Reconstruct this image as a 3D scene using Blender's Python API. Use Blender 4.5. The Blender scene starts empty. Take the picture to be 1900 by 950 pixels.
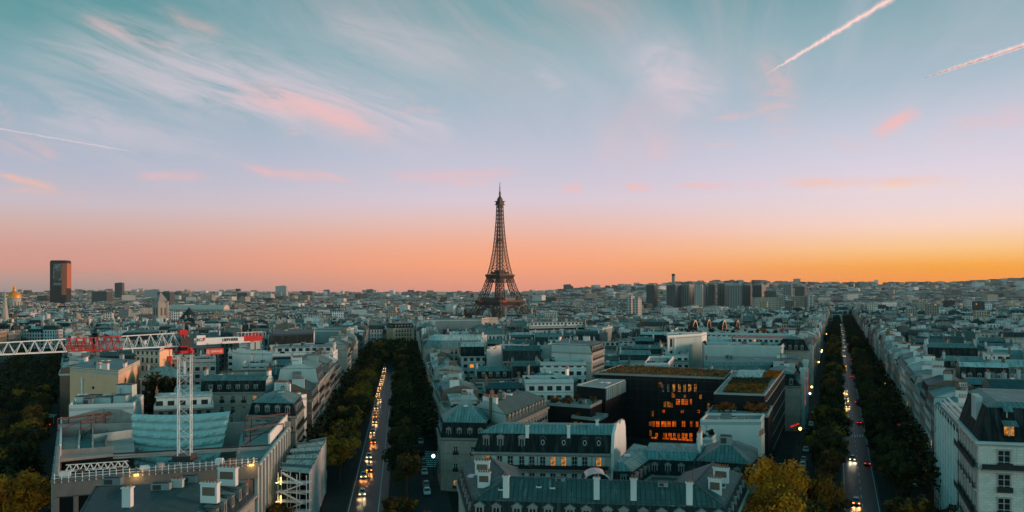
import bpy, math, random
import numpy as np
from mathutils import Vector, Matrix

S = bpy.context.scene
COL = S.collection
RNG = random.Random(11)
rad = math.radians

# ---------------------------------------------------------------- camera
CZ = 52.0            # eye height above the avenue pavement (a tall monument's roof terrace)
F = 1410.0           # focal length in pixels of the 1900 px wide photograph
HY = 543.0           # row of the true horizon
cam_d = bpy.data.cameras.new("camera")
cam = bpy.data.objects.new("camera", cam_d)
COL.objects.link(cam)
cam.location = (0, 0, CZ)
cam.rotation_euler = (rad(90), 0, 0)
cam_d.sensor_width = 36.0
cam_d.lens = 36.0 * F / 1900.0
cam_d.shift_y = (HY - 475.0) / 1900.0
cam_d.clip_start = 0.5
cam_d.clip_end = 120000.0
S.camera = cam

S.view_settings.view_transform = 'Standard'
S.view_settings.look = 'None'
S.view_settings.gamma = 1.0
S.view_settings.use_curve_mapping = False
S.view_settings.exposure = 0.0
S.cycles.max_bounces = 5
S.cycles.diffuse_bounces = 3
S.cycles.glossy_bounces = 3
S.cycles.transmission_bounces = 3
S.cycles.volume_bounces = 0
S.cycles.sample_clamp_indirect = 4.0
S.cycles.caustics_reflective = False
S.cycles.caustics_refractive = False


def lin(r, g, b):
    def c(v):
        v /= 255.0
        return v / 12.92 if v <= 0.04045 else ((v + 0.055) / 1.055) ** 2.4
    return (c(r), c(g), c(b), 1.0)


# ---------------------------------------------------------------- node helpers
class NT:
    def __init__(s, tree):
        s.t = tree
        s.n = tree.nodes
        s.l = tree.links

    def add(s, typ, **kw):
        n = s.n.new(typ)
        for k, v in kw.items():
            setattr(n, k, v)
        return n

    def put(s, sock, v):
        if isinstance(v, bpy.types.NodeSocket):
            s.l.new(v, sock)
        else:
            sock.default_value = v

    def m(s, op, a, b=None, c=None, clamp=False):
        n = s.add('ShaderNodeMath', operation=op, use_clamp=clamp)
        s.put(n.inputs[0], a)
        if b is not None:
            s.put(n.inputs[1], b)
        if c is not None:
            s.put(n.inputs[2], c)
        return n.outputs[0]

    def mix(s, f, a, b, blend='MIX'):
        n = s.add('ShaderNodeMix', data_type='RGBA', blend_type=blend)
        s.put(n.inputs[0], f)
        s.put(n.inputs[6], a)
        s.put(n.inputs[7], b)
        return n.outputs[2]

    def ramp(s, f, stops, interp='LINEAR'):
        n = s.add('ShaderNodeValToRGB')
        cr = n.color_ramp
        cr.interpolation = interp
        while len(cr.elements) < len(stops):
            cr.elements.new(0.5)
        for e, (p, c) in zip(cr.elements, stops):
            e.position = p
            e.color = c
        s.put(n.inputs[0], f)
        return n.outputs[0]

    def step(s, x, lo, hi):
        n = s.add('ShaderNodeMapRange', interpolation_type='SMOOTHSTEP')
        s.put(n.inputs[0], x)
        n.inputs[1].default_value = lo
        n.inputs[2].default_value = hi
        return n.outputs[0]

    def vec(s, x, y, z):
        n = s.add('ShaderNodeCombineXYZ')
        s.put(n.inputs[0], x)
        s.put(n.inputs[1], y)
        s.put(n.inputs[2], z)
        return n.outputs[0]

    def noise(s, v, scale, detail=4, rough=0.55, dist=0.0):
        n = s.add('ShaderNodeTexNoise')
        if v is not None:
            s.put(n.inputs['Vector'], v)
        n.inputs['Scale'].default_value = scale
        n.inputs['Detail'].default_value = detail
        n.inputs['Roughness'].default_value = rough
        n.inputs['Distortion'].default_value = dist
        return n.outputs[0]


# ---------------------------------------------------------------- sky
world = bpy.data.worlds.new("World")
S.world = world
world.use_nodes = True
world.node_tree.nodes.clear()
w = NT(world.node_tree)
tc = w.add('ShaderNodeTexCoord')
nrm = w.add('ShaderNodeVectorMath', operation='NORMALIZE')
w.l.new(tc.outputs['Generated'], nrm.inputs[0])
sep = w.add('ShaderNodeSeparateXYZ')
w.l.new(nrm.outputs[0], sep.inputs[0])
X, Y, Z = sep.outputs
az = w.m('ARCTAN2', X, Y)                                   # 0 ahead, + to the right
hor = w.m('SQRT', w.m('ADD', w.m('MULTIPLY', X, X), w.m('MULTIPLY', Y, Y)))
te = w.m('DIVIDE', Z, w.m('MAXIMUM', hor, 0.05))            # tangent of elevation
tp = w.m('DIVIDE', te, 0.6, clamp=True)


def R(rows, k=1.0):
    return [(max(0.0, min(1.0, (HY - y) / F * k / 0.6)), lin(*c)) for y, c in rows]


ZEN = (30, 128, 140)
left = w.ramp(tp, R([(541, (158, 140, 140)), (525, (178, 148, 142)), (495, (214, 153, 140)), (455, (216, 160, 150)),
                     (410, (212, 178, 172)), (370, (204, 190, 200)), (300, (180, 186, 204)), (220, (160, 180, 196)),
                     (120, (132, 170, 180)), (30, (96, 155, 160)), (-250, ZEN)], 0.84))
cent = w.ramp(tp, R([(541, (226, 150, 132)), (522, (244, 156, 124)), (490, (255, 166, 124)), (455, (248, 176, 146)),
                     (410, (234, 194, 186)), (370, (220, 204, 216)), (300, (198, 198, 216)), (220, (172, 188, 204)),
                     (120, (152, 181, 191)), (30, (120, 165, 173)), (-250, ZEN)], 1.0))
right = w.ramp(tp, R([(541, (255, 136, 28)), (520, (255, 148, 36)), (490, (255, 170, 58)), (455, (255, 202, 140)),
                      (410, (252, 216, 200)), (370, (240, 218, 220)), (300, (226, 214, 228)), (220, (204, 206, 222)),
                      (120, (168, 188, 202)), (30, (150, 178, 188)), (-250, ZEN)], 0.84))
rear = w.ramp(tp, [(0.0, (1.35, 1.62, 1.55, 1)), (0.3, (0.8, 1.28, 1.3, 1)), (0.62, (0.13, 0.52, 0.57, 1)), (1.0, lin(*ZEN))])  # unseen sky behind the camera, brightened as fill for facing walls
c1 = w.mix(w.step(az, -0.58, 0.0), left, cent)
c2 = w.mix(w.step(az, 0.0, 0.58), c1, right)
# clouds: cirrus bands on a high sheet, running away from the viewer
zz = w.m('ADD', w.m('MAXIMUM', Z, 0.0), 0.07)
pu = w.m('DIVIDE', X, zz)
pv = w.m('DIVIDE', Y, zz)
wob = w.noise(w.vec(w.m('MULTIPLY', pu, 0.5), w.m('MULTIPLY', pv, 0.25), 3.1), 1.0, 3)
pu2 = w.m('ADD', w.m('ADD', pu, w.m('MULTIPLY', pv, -0.34)), w.m('MULTIPLY', wob, 1.5))
big = w.noise(w.vec(w.m('MULTIPLY', pu2, 0.55), w.m('MULTIPLY', pv, 0.16), 7.7), 1.0, 3, 0.5)
fine = w.noise(w.vec(w.m('MULTIPLY', pu2, 3.4), w.m('MULTIPLY', pv, 0.42), 1.3), 1.0, 7, 0.62, 0.35)
cov = w.step(w.m('ADD', w.m('MULTIPLY', big, 0.62), w.m('MULTIPLY', fine, 0.46)), 0.46, 0.72)
cov = w.m('MULTIPLY', cov, w.step(te, 0.10, 0.2))
cov = w.m('MULTIPLY', cov, w.step(te, 0.75, 0.45))
pinkness = w.step(w.noise(w.vec(w.m('MULTIPLY', pu, 0.9), w.m('MULTIPLY', pv, 0.3), 9.0), 1.0, 3), 0.45, 0.68)
ccol = w.mix(pinkness, lin(206, 200, 216), lin(246, 192, 192))
c3 = w.mix(w.m('MULTIPLY', cov, 0.4), c2, ccol)
# thin pink streaks lying low over the horizon
nlow = w.noise(w.vec(w.m('MULTIPLY', az, 4.5), w.m('MULTIPLY', te, 42.0), 0.4), 1.0, 5, 0.55, 0.5)
nmask = w.noise(w.vec(w.m('MULTIPLY', az, 3.0), 2.2, 0.9), 1.0, 2)
low = w.m('MULTIPLY', w.step(nlow, 0.52, 0.66), w.m('MULTIPLY', w.step(te, 0.125, 0.145), w.step(te, 0.178, 0.156)))
low = w.m('MULTIPLY', low, w.step(nmask, 0.36, 0.56))
c4 = w.mix(w.m('MULTIPLY', low, 0.0), c3, lin(255, 180, 164))
mid_n = w.noise(w.vec(w.m('MULTIPLY', az, 7.0), w.m('MULTIPLY', te, 24.0), 5.4), 1.0, 5, 0.6, 0.8)
mid = w.m('MULTIPLY', w.step(mid_n, 0.58, 0.72), w.m('MULTIPLY', w.step(te, 0.16, 0.20), w.step(te, 0.30, 0.24)))
c4 = w.mix(w.m('MULTIPLY', mid, 0.3), c4, lin(252, 190, 182))
# single bands of cirrus, given by the directions (tangents) of their two ends
gy = w.m('MAXIMUM', Y, 0.02)
gu, gv = w.m('DIVIDE', X, gy), w.m('DIVIDE', Z, gy)
tex = w.noise(w.vec(w.m('MULTIPLY', gu, 9.0), w.m('MULTIPLY', gv, 22.0), 2.0), 1.0, 6, 0.66, 0.9)
_cs, _sn = math.cos(rad(19)), math.sin(rad(19))
ga = w.m('ADD', w.m('MULTIPLY', gu, _cs), w.m('MULTIPLY', gv, -_sn))
gb = w.m('ADD', w.m('MULTIPLY', gu, _sn), w.m('MULTIPLY', gv, _cs))
texl = w.noise(w.vec(w.m('MULTIPLY', ga, 5.0), w.m('MULTIPLY', gb, 30.0), 8.0), 1.0, 7, 0.66, 0.9)
tex2 = w.noise(w.vec(w.m('MULTIPLY', gu, 3.0), w.m('MULTIPLY', gv, 6.0), 6.0), 1.0, 4, 0.6)
wv = w.m('MULTIPLY', w.m('SUBTRACT', tex2, 0.5), 0.05)
PK, LI, PE = (250, 188, 182), (224, 206, 216), (255, 190, 160)
for xa, ya, xb, yb, wd, st, cc in (
        (-40, 70, 640, 220, 34, .55, LI), (250, 50, 930, 300, 50, .5, LI), (430, 148, 690, 248, 12, .7, PK), (150, 130, 620, 250, 20, .6, LI), (560, 190, 860, 262, 16, .5, LI),
        (130, 32, 345, 98, 17, .75, PK), (60, 20, 790, 268, 52, .7, LI), (400, 160, 760, 262, 24, .75, PK), (-20, 250, 120, 290, 17, .8, PK),
        (-20, 322, 115, 350, 7, .9, PE), (-20, 352, 200, 364, 9, .5, PE), (-20, 170, 480, 300, 60, .6, LI), (430, 306, 670, 345, 8, .9, PK), (240, 318, 410, 328, 9, .6, PK),
        (700, 330, 990, 318, 11, .55, PK), (830, 338, 920, 341, 6, .6, PK), (270, 10, 420, 66, 14, .5, PK), (985, 122, 1065, 190, 15, .6, LI), (1170, 80, 1350, 220, 52, .7, LI),
        (1425, 70, 1455, 270, 36, .5, PK), (1610, 252, 1712, 198, 15, .85, PK), (1035, 352, 1085, 350, 7, .7, PK), (1155, 348, 1215, 346, 7, .7, PK), (1235, 347, 1440, 344, 6, .6, PK),
        (1425, 338, 1830, 338, 9, .85, PE), (1480, 352, 1800, 345, 12, .5, (255, 224, 190)), (740, 215, 850, 245, 12, .5, LI), (1700, 250, 1960, 190, 26, .35, PK), (560, 40, 900, 130, 55, .45, LI)):
    ua, va, ub, vb = (xa - 950) / F, (HY - ya) / F, (xb - 950) / F, (HY - yb) / F
    L2 = math.hypot(ub - ua, vb - va)
    dx, dy = (ub - ua) / L2, (vb - va) / L2
    ru, rv = w.m('SUBTRACT', gu, ua), w.m('ADD', w.m('SUBTRACT', gv, va), wv)
    al = w.m('ADD', w.m('MULTIPLY', ru, dx / L2), w.m('MULTIPLY', rv, dy / L2))
    ac = w.m('ADD', w.m('MULTIPLY', ru, -dy * F / wd), w.m('MULTIPLY', rv, dx * F / wd))
    g = w.m('EXPONENT', w.m('MULTIPLY', w.m('MULTIPLY', ac, ac), -1.0))
    g = w.m('MULTIPLY', g, w.m('MULTIPLY', w.step(al, -0.02, 0.3), w.step(al, 1.03, 0.7)))
    g = w.m('MULTIPLY', g, w.m('MULTIPLY', w.step(texl if (xa < 900 and yb - ya > 25) else tex, 0.3, 0.66), st * (.72 if xa < 900 else .95)), clamp=True)
    c4 = w.mix(g, c4, lin(*cc))
c4 = w.mix(w.step(Y, 0.1, 0.02), c4, c3)
front = w.mix(w.step(w.m('ABSOLUTE', az), 1.3, 2.3), c4, rear)
ny = w.add('ShaderNodeTexSky', sky_type='NISHITA', sun_disc=False)
ny.sun_elevation = rad(7)
ny.sun_rotation = rad(82)
bg1 = w.add('ShaderNodeBackground')
w.l.new(front, bg1.inputs[0])
bg1.inputs[1].default_value = 0.97
bg2 = w.add('ShaderNodeBackground')
w.l.new(ny.outputs[0], bg2.inputs[0])
bg2.inputs[1].default_value = 0.004
ads = w.add('ShaderNodeAddShader')
w.l.new(bg1.outputs[0], ads.inputs[0])
w.l.new(bg2.outputs[0], ads.inputs[1])
wo = w.add('ShaderNodeOutputWorld')
w.l.new(ads.outputs[0], wo.inputs[0])
world.cycles.sampling_method = 'MANUAL'
world.cycles.sample_map_resolution = 1024

# ---------------------------------------------------------------- last warm light from the right
sun_d = bpy.data.lights.new("sun", 'SUN')
sun_d.energy = 3.3
sun_d.color = (1.0, 0.56, 0.36)
sun_d.angle = rad(14)
sun = bpy.data.objects.new("sun", sun_d)
COL.objects.link(sun)
_a, _e = rad(82), rad(7.0)
sun_dir = Vector((math.sin(_a) * math.cos(_e), math.cos(_a) * math.cos(_e), math.sin(_e)))
sun.rotation_euler = sun_dir.to_track_quat('Z', 'Y').to_euler()


# ---------------------------------------------------------------- materials
def new_mat(name):
    m = bpy.data.materials.new(name)
    m.use_nodes = True
    m.node_tree.nodes.clear()
    t = NT(m.node_tree)
    out = t.add('ShaderNodeOutputMaterial')
    b = t.add('ShaderNodeBsdfPrincipled')
    t.l.new(b.outputs[0], out.inputs[0])
    return m, t, b, out


def col4(c):
    return (c[0], c[1], c[2], 1.0)


def vary(t, c, var, scale, objvar, stretch=(1, 1, 1)):
    co = t.add('ShaderNodeTexCoord').outputs['Object']
    mp = t.add('ShaderNodeMapping')
    t.l.new(co, mp.inputs[0])
    mp.inputs['Scale'].default_value = stretch
    n = t.noise(mp.outputs[0], scale, 6, 0.62)
    k = t.m('ADD', 1.0 - var * 1.25, t.m('MULTIPLY', n, var * 2.5))
    if objvar:
        r = t.add('ShaderNodeObjectInfo').outputs['Random']
        k = t.m('MULTIPLY', k, t.m('ADD', 1.0 - objvar, t.m('MULTIPLY', r, 2 * objvar)))
    mul = t.add('ShaderNodeVectorMath', operation='SCALE')
    t.put(mul.inputs[0], c if isinstance(c, bpy.types.NodeSocket) else c[:3])
    t.put(mul.inputs[3], k)
    return mul.outputs[0]


def basic(name, c, rough=0.75, var=0.22, scale=0.6, objvar=0.0, metal=0.0, spec=0.3, stretch=(1, 1, 1)):
    m, t, b, o = new_mat(name)
    t.put(b.inputs['Base Color'], vary(t, c, var, scale, objvar, stretch))
    b.inputs['Roughness'].default_value = rough
    b.inputs['Metallic'].default_value = metal
    b.inputs['Specular IOR Level'].default_value = spec
    return m


def glow(name, c, strength, noisy=0.0, scale=1.5):
    m, t, b, o = new_mat(name)
    e = t.add('ShaderNodeEmission')
    if noisy:
        co = t.add('ShaderNodeTexCoord').outputs['Object']
        n = t.noise(co, scale, 4, 0.7)
        k = t.m('MULTIPLY', t.step(n, 0.5 - noisy / 2, 0.75), strength)
        t.put(e.inputs[1], k)
    else:
        e.inputs[1].default_value = strength
    e.inputs[0].default_value = col4(c)
    t.l.new(e.outputs[0], o.inputs[0])
    return m


def uvxy(t):
    s = t.add('ShaderNodeSeparateXYZ')
    t.l.new(t.add('ShaderNodeTexCoord').outputs['UV'], s.inputs[0])
    return s.outputs[0], s.outputs[1]


def line_mask(t, u, pitch, width):
    """1 inside thin lines every `pitch` metres"""
    f = t.m('FRACT', t.m('DIVIDE', u, pitch))
    return t.m('LESS_THAN', f, width / pitch)


def zinc(name, c, objvar=0.3, pitch=0.8, wseam=0.13, use_tint=False, rough=0.55, seam=0.5):
    m, t, b, o = new_mat(name)
    u, v = uvxy(t)
    base = c
    if use_tint:
        at = t.add('ShaderNodeAttribute', attribute_name='tint')
        base = at.outputs['Color']
    cc = vary(t, base, 0.22, 0.35, objvar)
    streak = t.noise(t.vec(t.m('MULTIPLY', u, 1.1), t.m('MULTIPLY', v, 0.13), 0.0), 1.0, 5, 0.65)
    cc = t.mix(t.m('MULTIPLY', t.step(streak, 0.46, 0.68), 0.62), cc, (0.07, 0.085, 0.08, 1))
    st2 = t.noise(t.vec(t.m('MULTIPLY', u, 0.7), t.m('MULTIPLY', v, 0.1), 5.0), 1.0, 4, 0.7)
    cc = t.mix(t.m('MULTIPLY', t.step(st2, 0.55, 0.72), 0.45 if (use_tint or c[1] > .2) else 0.08), cc, (0.40, 0.46, 0.44, 1))
    panel = t.add('ShaderNodeTexWhiteNoise', noise_dimensions='2D')
    t.put(panel.inputs['Vector'], t.vec(t.m('FLOOR', t.m('DIVIDE', u, pitch)), t.m('FLOOR', t.m('DIVIDE', v, 2.1)), 0.0))
    sc = t.add('ShaderNodeVectorMath', operation='SCALE')
    t.put(sc.inputs[0], cc)
    t.put(sc.inputs[3], t.m('ADD', 0.86, t.m('MULTIPLY', panel.outputs[0], 0.28)))
    s = line_mask(t, u, pitch, wseam)
    s2 = line_mask(t, v, 2.1, wseam * 0.6)
    s = t.m('MAXIMUM', s, t.m('MULTIPLY', s2, 0.7))
    dk = t.add('ShaderNodeVectorMath', operation='SCALE')
    t.put(dk.inputs[0], sc.outputs[0])
    dk.inputs[3].default_value = seam
    t.put(b.inputs['Base Color'], t.mix(s, sc.outputs[0], dk.outputs[0]))
    b.inputs['Roughness'].default_value = rough
    b.inputs['Specular IOR Level'].default_value = 0.12
    bp = t.add('ShaderNodeBump')
    bp.inputs['Strength'].default_value = 0.5
    bp.inputs['Distance'].default_value = 0.06
    t.put(bp.inputs['Height'], s)
    t.l.new(bp.outputs[0], b.inputs['Normal'])
    return m


def stone(name, c, objvar=0.12, course=0.45, dirty=0.35):
    m, t, b, o = new_mat(name)
    u, v = uvxy(t)
    cc = vary(t, c, 0.16, 0.5, objvar)
    drip = t.noise(t.vec(t.m('MULTIPLY', u, 0.9), t.m('MULTIPLY', v, 0.09), 0.0), 1.0, 6, 0.68)
    cc = t.mix(t.m('MULTIPLY', t.step(drip, 0.5, 0.74), dirty), cc, (0.09, 0.085, 0.075, 1))
    br = t.add('ShaderNodeTexBrick')
    t.put(br.inputs['Vector'], t.vec(u, v, 0.0))
    br.inputs['Color1'].default_value = (1, 1, 1, 1)
    br.inputs['Color2'].default_value = (0.86, 0.86, 0.86, 1)
    br.inputs['Mortar'].default_value = (0.6, 0.6, 0.6, 1)
    br.inputs['Scale'].default_value = 1.0
    br.inputs['Brick Width'].default_value = course * 2.2
    br.inputs['Row Height'].default_value = course
    br.inputs['Mortar Size'].default_value = 0.02
    t.put(b.inputs['Base Color'], t.mix(1.0, cc, br.outputs[0], 'MULTIPLY'))
    b.inputs['Roughness'].default_value = 0.85
    b.inputs['Specular IOR Level'].default_value = 0.2
    return m


def wallwin(name, c, objvar=0.25, use_tint=False, floor=3.3, pitch=2.5, w0=0.27, w1=0.73, h0=0.18, h1=0.80, lit=0.012):
    """rendered wall with a regular grid of dark windows (u, v are metres on the facade)"""
    m, t, b, o = new_mat(name)
    u, v = uvxy(t)
    base = c
    if use_tint:
        base = t.add('ShaderNodeAttribute', attribute_name='tint').outputs['Color']
    cc = vary(t, base, 0.2, 0.3, objvar)
    drip = t.noise(t.vec(t.m('MULTIPLY', u, 0.7), t.m('MULTIPLY', v, 0.1), 0.0), 1.0, 5, 0.68)
    cc = t.mix(t.m('MULTIPLY', t.step(drip, 0.5, 0.74), 0.35), cc, (0.09, 0.085, 0.075, 1))
    fu = t.m('FRACT', t.m('DIVIDE', u, pitch))
    fv = t.m('FRACT', t.m('DIVIDE', v, floor))
    iu = t.m('FLOOR', t.m('DIVIDE', u, pitch))
    iv = t.m('FLOOR', t.m('DIVIDE', v, floor))
    win = t.m('MULTIPLY', t.m('MULTIPLY', t.m('GREATER_THAN', fu, w0), t.m('LESS_THAN', fu, w1)),
              t.m('MULTIPLY', t.m('GREATER_THAN', fv, h0), t.m('LESS_THAN', fv, h1)))
    # only upright faces carry windows
    g = t.add('ShaderNodeSeparateXYZ')
    t.l.new(t.add('ShaderNodeNewGeometry').outputs['Normal'], g.inputs[0])
    win = t.m('MULTIPLY', win, t.m('LESS_THAN', t.m('ABSOLUTE', g.outputs[2]), 0.2))
    band = t.m('MULTIPLY', t.m('LESS_THAN', fv, 0.07), 1.0)
    cc = t.mix(t.m('MULTIPLY', band, 0.45), cc, (0.06, 0.06, 0.06, 1))
    t.put(b.inputs['Base Color'], t.mix(win, cc, (0.022, 0.026, 0.028, 1)))
    t.put(b.inputs['Roughness'], t.m('ADD', 0.85, t.m('MULTIPLY', win, -0.55)))
    b.inputs['Specular IOR Level'].default_value = 0.25
    if lit:
        wn = t.add('ShaderNodeTexWhiteNoise', noise_dimensions='3D')
        loc = t.add('ShaderNodeObjectInfo').outputs['Random']
        t.put(wn.inputs['Vector'], t.vec(iu, iv, t.m('MULTIPLY', loc, 91.0)))
        on = t.m('MULTIPLY', t.m('LESS_THAN', wn.outputs[0], lit), win)
        t.put(b.inputs['Emission Color'], lin(255, 150, 60))
        t.put(b.inputs['Emission Strength'], t.m('MULTIPLY', on, 0.9))
    return m


M = {}
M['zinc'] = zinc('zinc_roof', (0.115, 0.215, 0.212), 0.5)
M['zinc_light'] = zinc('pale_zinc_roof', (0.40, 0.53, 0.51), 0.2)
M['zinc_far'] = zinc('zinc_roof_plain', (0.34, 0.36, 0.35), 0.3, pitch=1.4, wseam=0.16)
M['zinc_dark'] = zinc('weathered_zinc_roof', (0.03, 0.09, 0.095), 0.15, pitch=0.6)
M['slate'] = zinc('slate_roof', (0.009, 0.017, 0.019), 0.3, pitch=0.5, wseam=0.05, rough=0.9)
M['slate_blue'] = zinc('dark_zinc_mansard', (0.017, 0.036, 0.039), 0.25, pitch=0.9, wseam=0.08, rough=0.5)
M['cream'] = stone('cream_limestone', (0.46, 0.42, 0.36))
M['pale_stone'] = stone('pale_limestone', (0.66, 0.62, 0.54))
M['grey_stone'] = stone('grey_limestone', (0.34, 0.32, 0.29))
M['white_wall'] = basic('white_render', (0.72, 0.71, 0.68), 0.85, 0.12, 0.25, 0.06, stretch=(1, 1, 0.25))
M['grey_wall'] = basic('grey_render', (0.20, 0.25, 0.245), 0.85, 0.25, 0.3, 0.2, stretch=(1, 1, 0.2))
M['pale_wall'] = basic('pale_render', (0.44, 0.50, 0.475), 0.85, 0.18, 0.3, 0.15, stretch=(1, 1, 0.2))
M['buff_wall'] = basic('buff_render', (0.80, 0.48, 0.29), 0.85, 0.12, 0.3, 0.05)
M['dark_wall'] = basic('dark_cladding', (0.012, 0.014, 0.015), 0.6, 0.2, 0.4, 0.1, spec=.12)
M['brick'] = stone('brown_brick', (0.23, 0.16, 0.12), 0.2, 0.12, 0.4)
M['win_cream'] = wallwin('cream_facade', (0.44, 0.39, 0.31))
M['win_grey'] = wallwin('grey_facade', (0.24, 0.24, 0.225))
M['win_pale'] = wallwin('pale_facade', (0.62, 0.61, 0.57), floor=3.1, pitch=3.0, w0=0.2, w1=0.8, h0=0.25, h1=0.75)
M['win_band'] = wallwin('banded_facade', (0.5, 0.49, 0.46), floor=3.0, pitch=40.0, w0=0.0, w1=1.0, h0=0.32, h1=0.8, lit=0.0)
M['mass_wall'] = wallwin('city_facades', (1, 1, 1), 0.0, True, lit=0.008)
M['mass_roof'] = zinc('city_roofs', (1, 1, 1), 0.0, 1.8, 0.22, True)
M['gravel'] = basic('gravel_roof', (0.30, 0.30, 0.28), 0.9, 0.3, 0.8, 0.3)
M['concrete'] = basic('raw_concrete', (0.33, 0.32, 0.30), 0.9, 0.32, 0.35, 0.1, stretch=(1, 1, 0.4))
M['concrete_mid'] = basic('grey_concrete', (0.16, 0.16, 0.15), 0.9, 0.35, 0.5, 0.1, stretch=(1, 1, 0.4))
M['concrete_dark'] = basic('stained_concrete', (0.16, 0.16, 0.15), 0.9, 0.35, 0.4, 0.1)
M['pot'] = basic('terracotta', (0.36, 0.13, 0.07), 0.8, 0.2, 1.0, 0.1)
M['glass'] = basic('window_glass', (0.018, 0.022, 0.025), 0.08, 0.3, 0.4, 0.3, spec=0.6)
M['lit'] = glow('lit_window_pane', lin(255, 170, 80), 1.0, 0.35, 1.2)
M['lit_warm'] = glow('lit_office_pane', lin(255, 112, 24), 1.0, 0.55, 0.5)
M['frame_white'] = basic('white_joinery', (0.62, 0.62, 0.6), 0.6, 0.1, 1.0)
M['iron'] = basic('brown_iron', (0.05, 0.037, 0.03), 0.6, 0.15, 0.05, spec=0.3)
M['black_iron'] = basic('black_iron', (0.02, 0.021, 0.022), 0.5, 0.1, 1.0)
M['white_steel'] = basic('white_painted_steel', (0.78, 0.78, 0.76), 0.45, 0.08, 0.5)
M['red_steel'] = basic('red_painted_steel', (0.55, 0.02, 0.02), 0.45, 0.1, 0.5)
M['dark_steel'] = basic('dark_steel', (0.05, 0.045, 0.045), 0.5, 0.2, 0.8)
M['shutter'] = basic('pale_shutter', (0.55, 0.62, 0.62), 0.6, 0.1, 1.0)
M['asphalt'] = basic('asphalt', (0.02, 0.021, 0.022), 0.5, 0.35, 0.25, spec=0.3)
M['pave'] = basic('pavement_slabs', (0.035, 0.035, 0.034), 0.8, 0.3, 0.3, spec=.15)
M['paint'] = basic('road_paint', (0.65, 0.65, 0.62), 0.6, 0.2, 1.0)
M['moss'] = basic('planted_roof', (0.20, 0.14, 0.05), 0.95, 0.5, 0.35)
M['awning_red'] = basic('red_canvas', (0.5, 0.05, 0.05), 0.8, 0.15, 1.0)
M['wood_orange'] = basic('orange_hoarding', (0.42, 0.12, 0.05), 0.8, 0.3, 0.8, stretch=(3, 3, 0.3))


# ---------------------------------------------------------------- mesh helpers
def P(px, py, z):
    """the point of height z seen at photograph pixel (px, py)"""
    y = F * (CZ - z) / (py - HY)
    return Vector(((px - 950.0) / F * y, y, z))


def PX(x, y, z):
    return (950 + F * x / y, HY + F * (CZ - z) / y)


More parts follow.
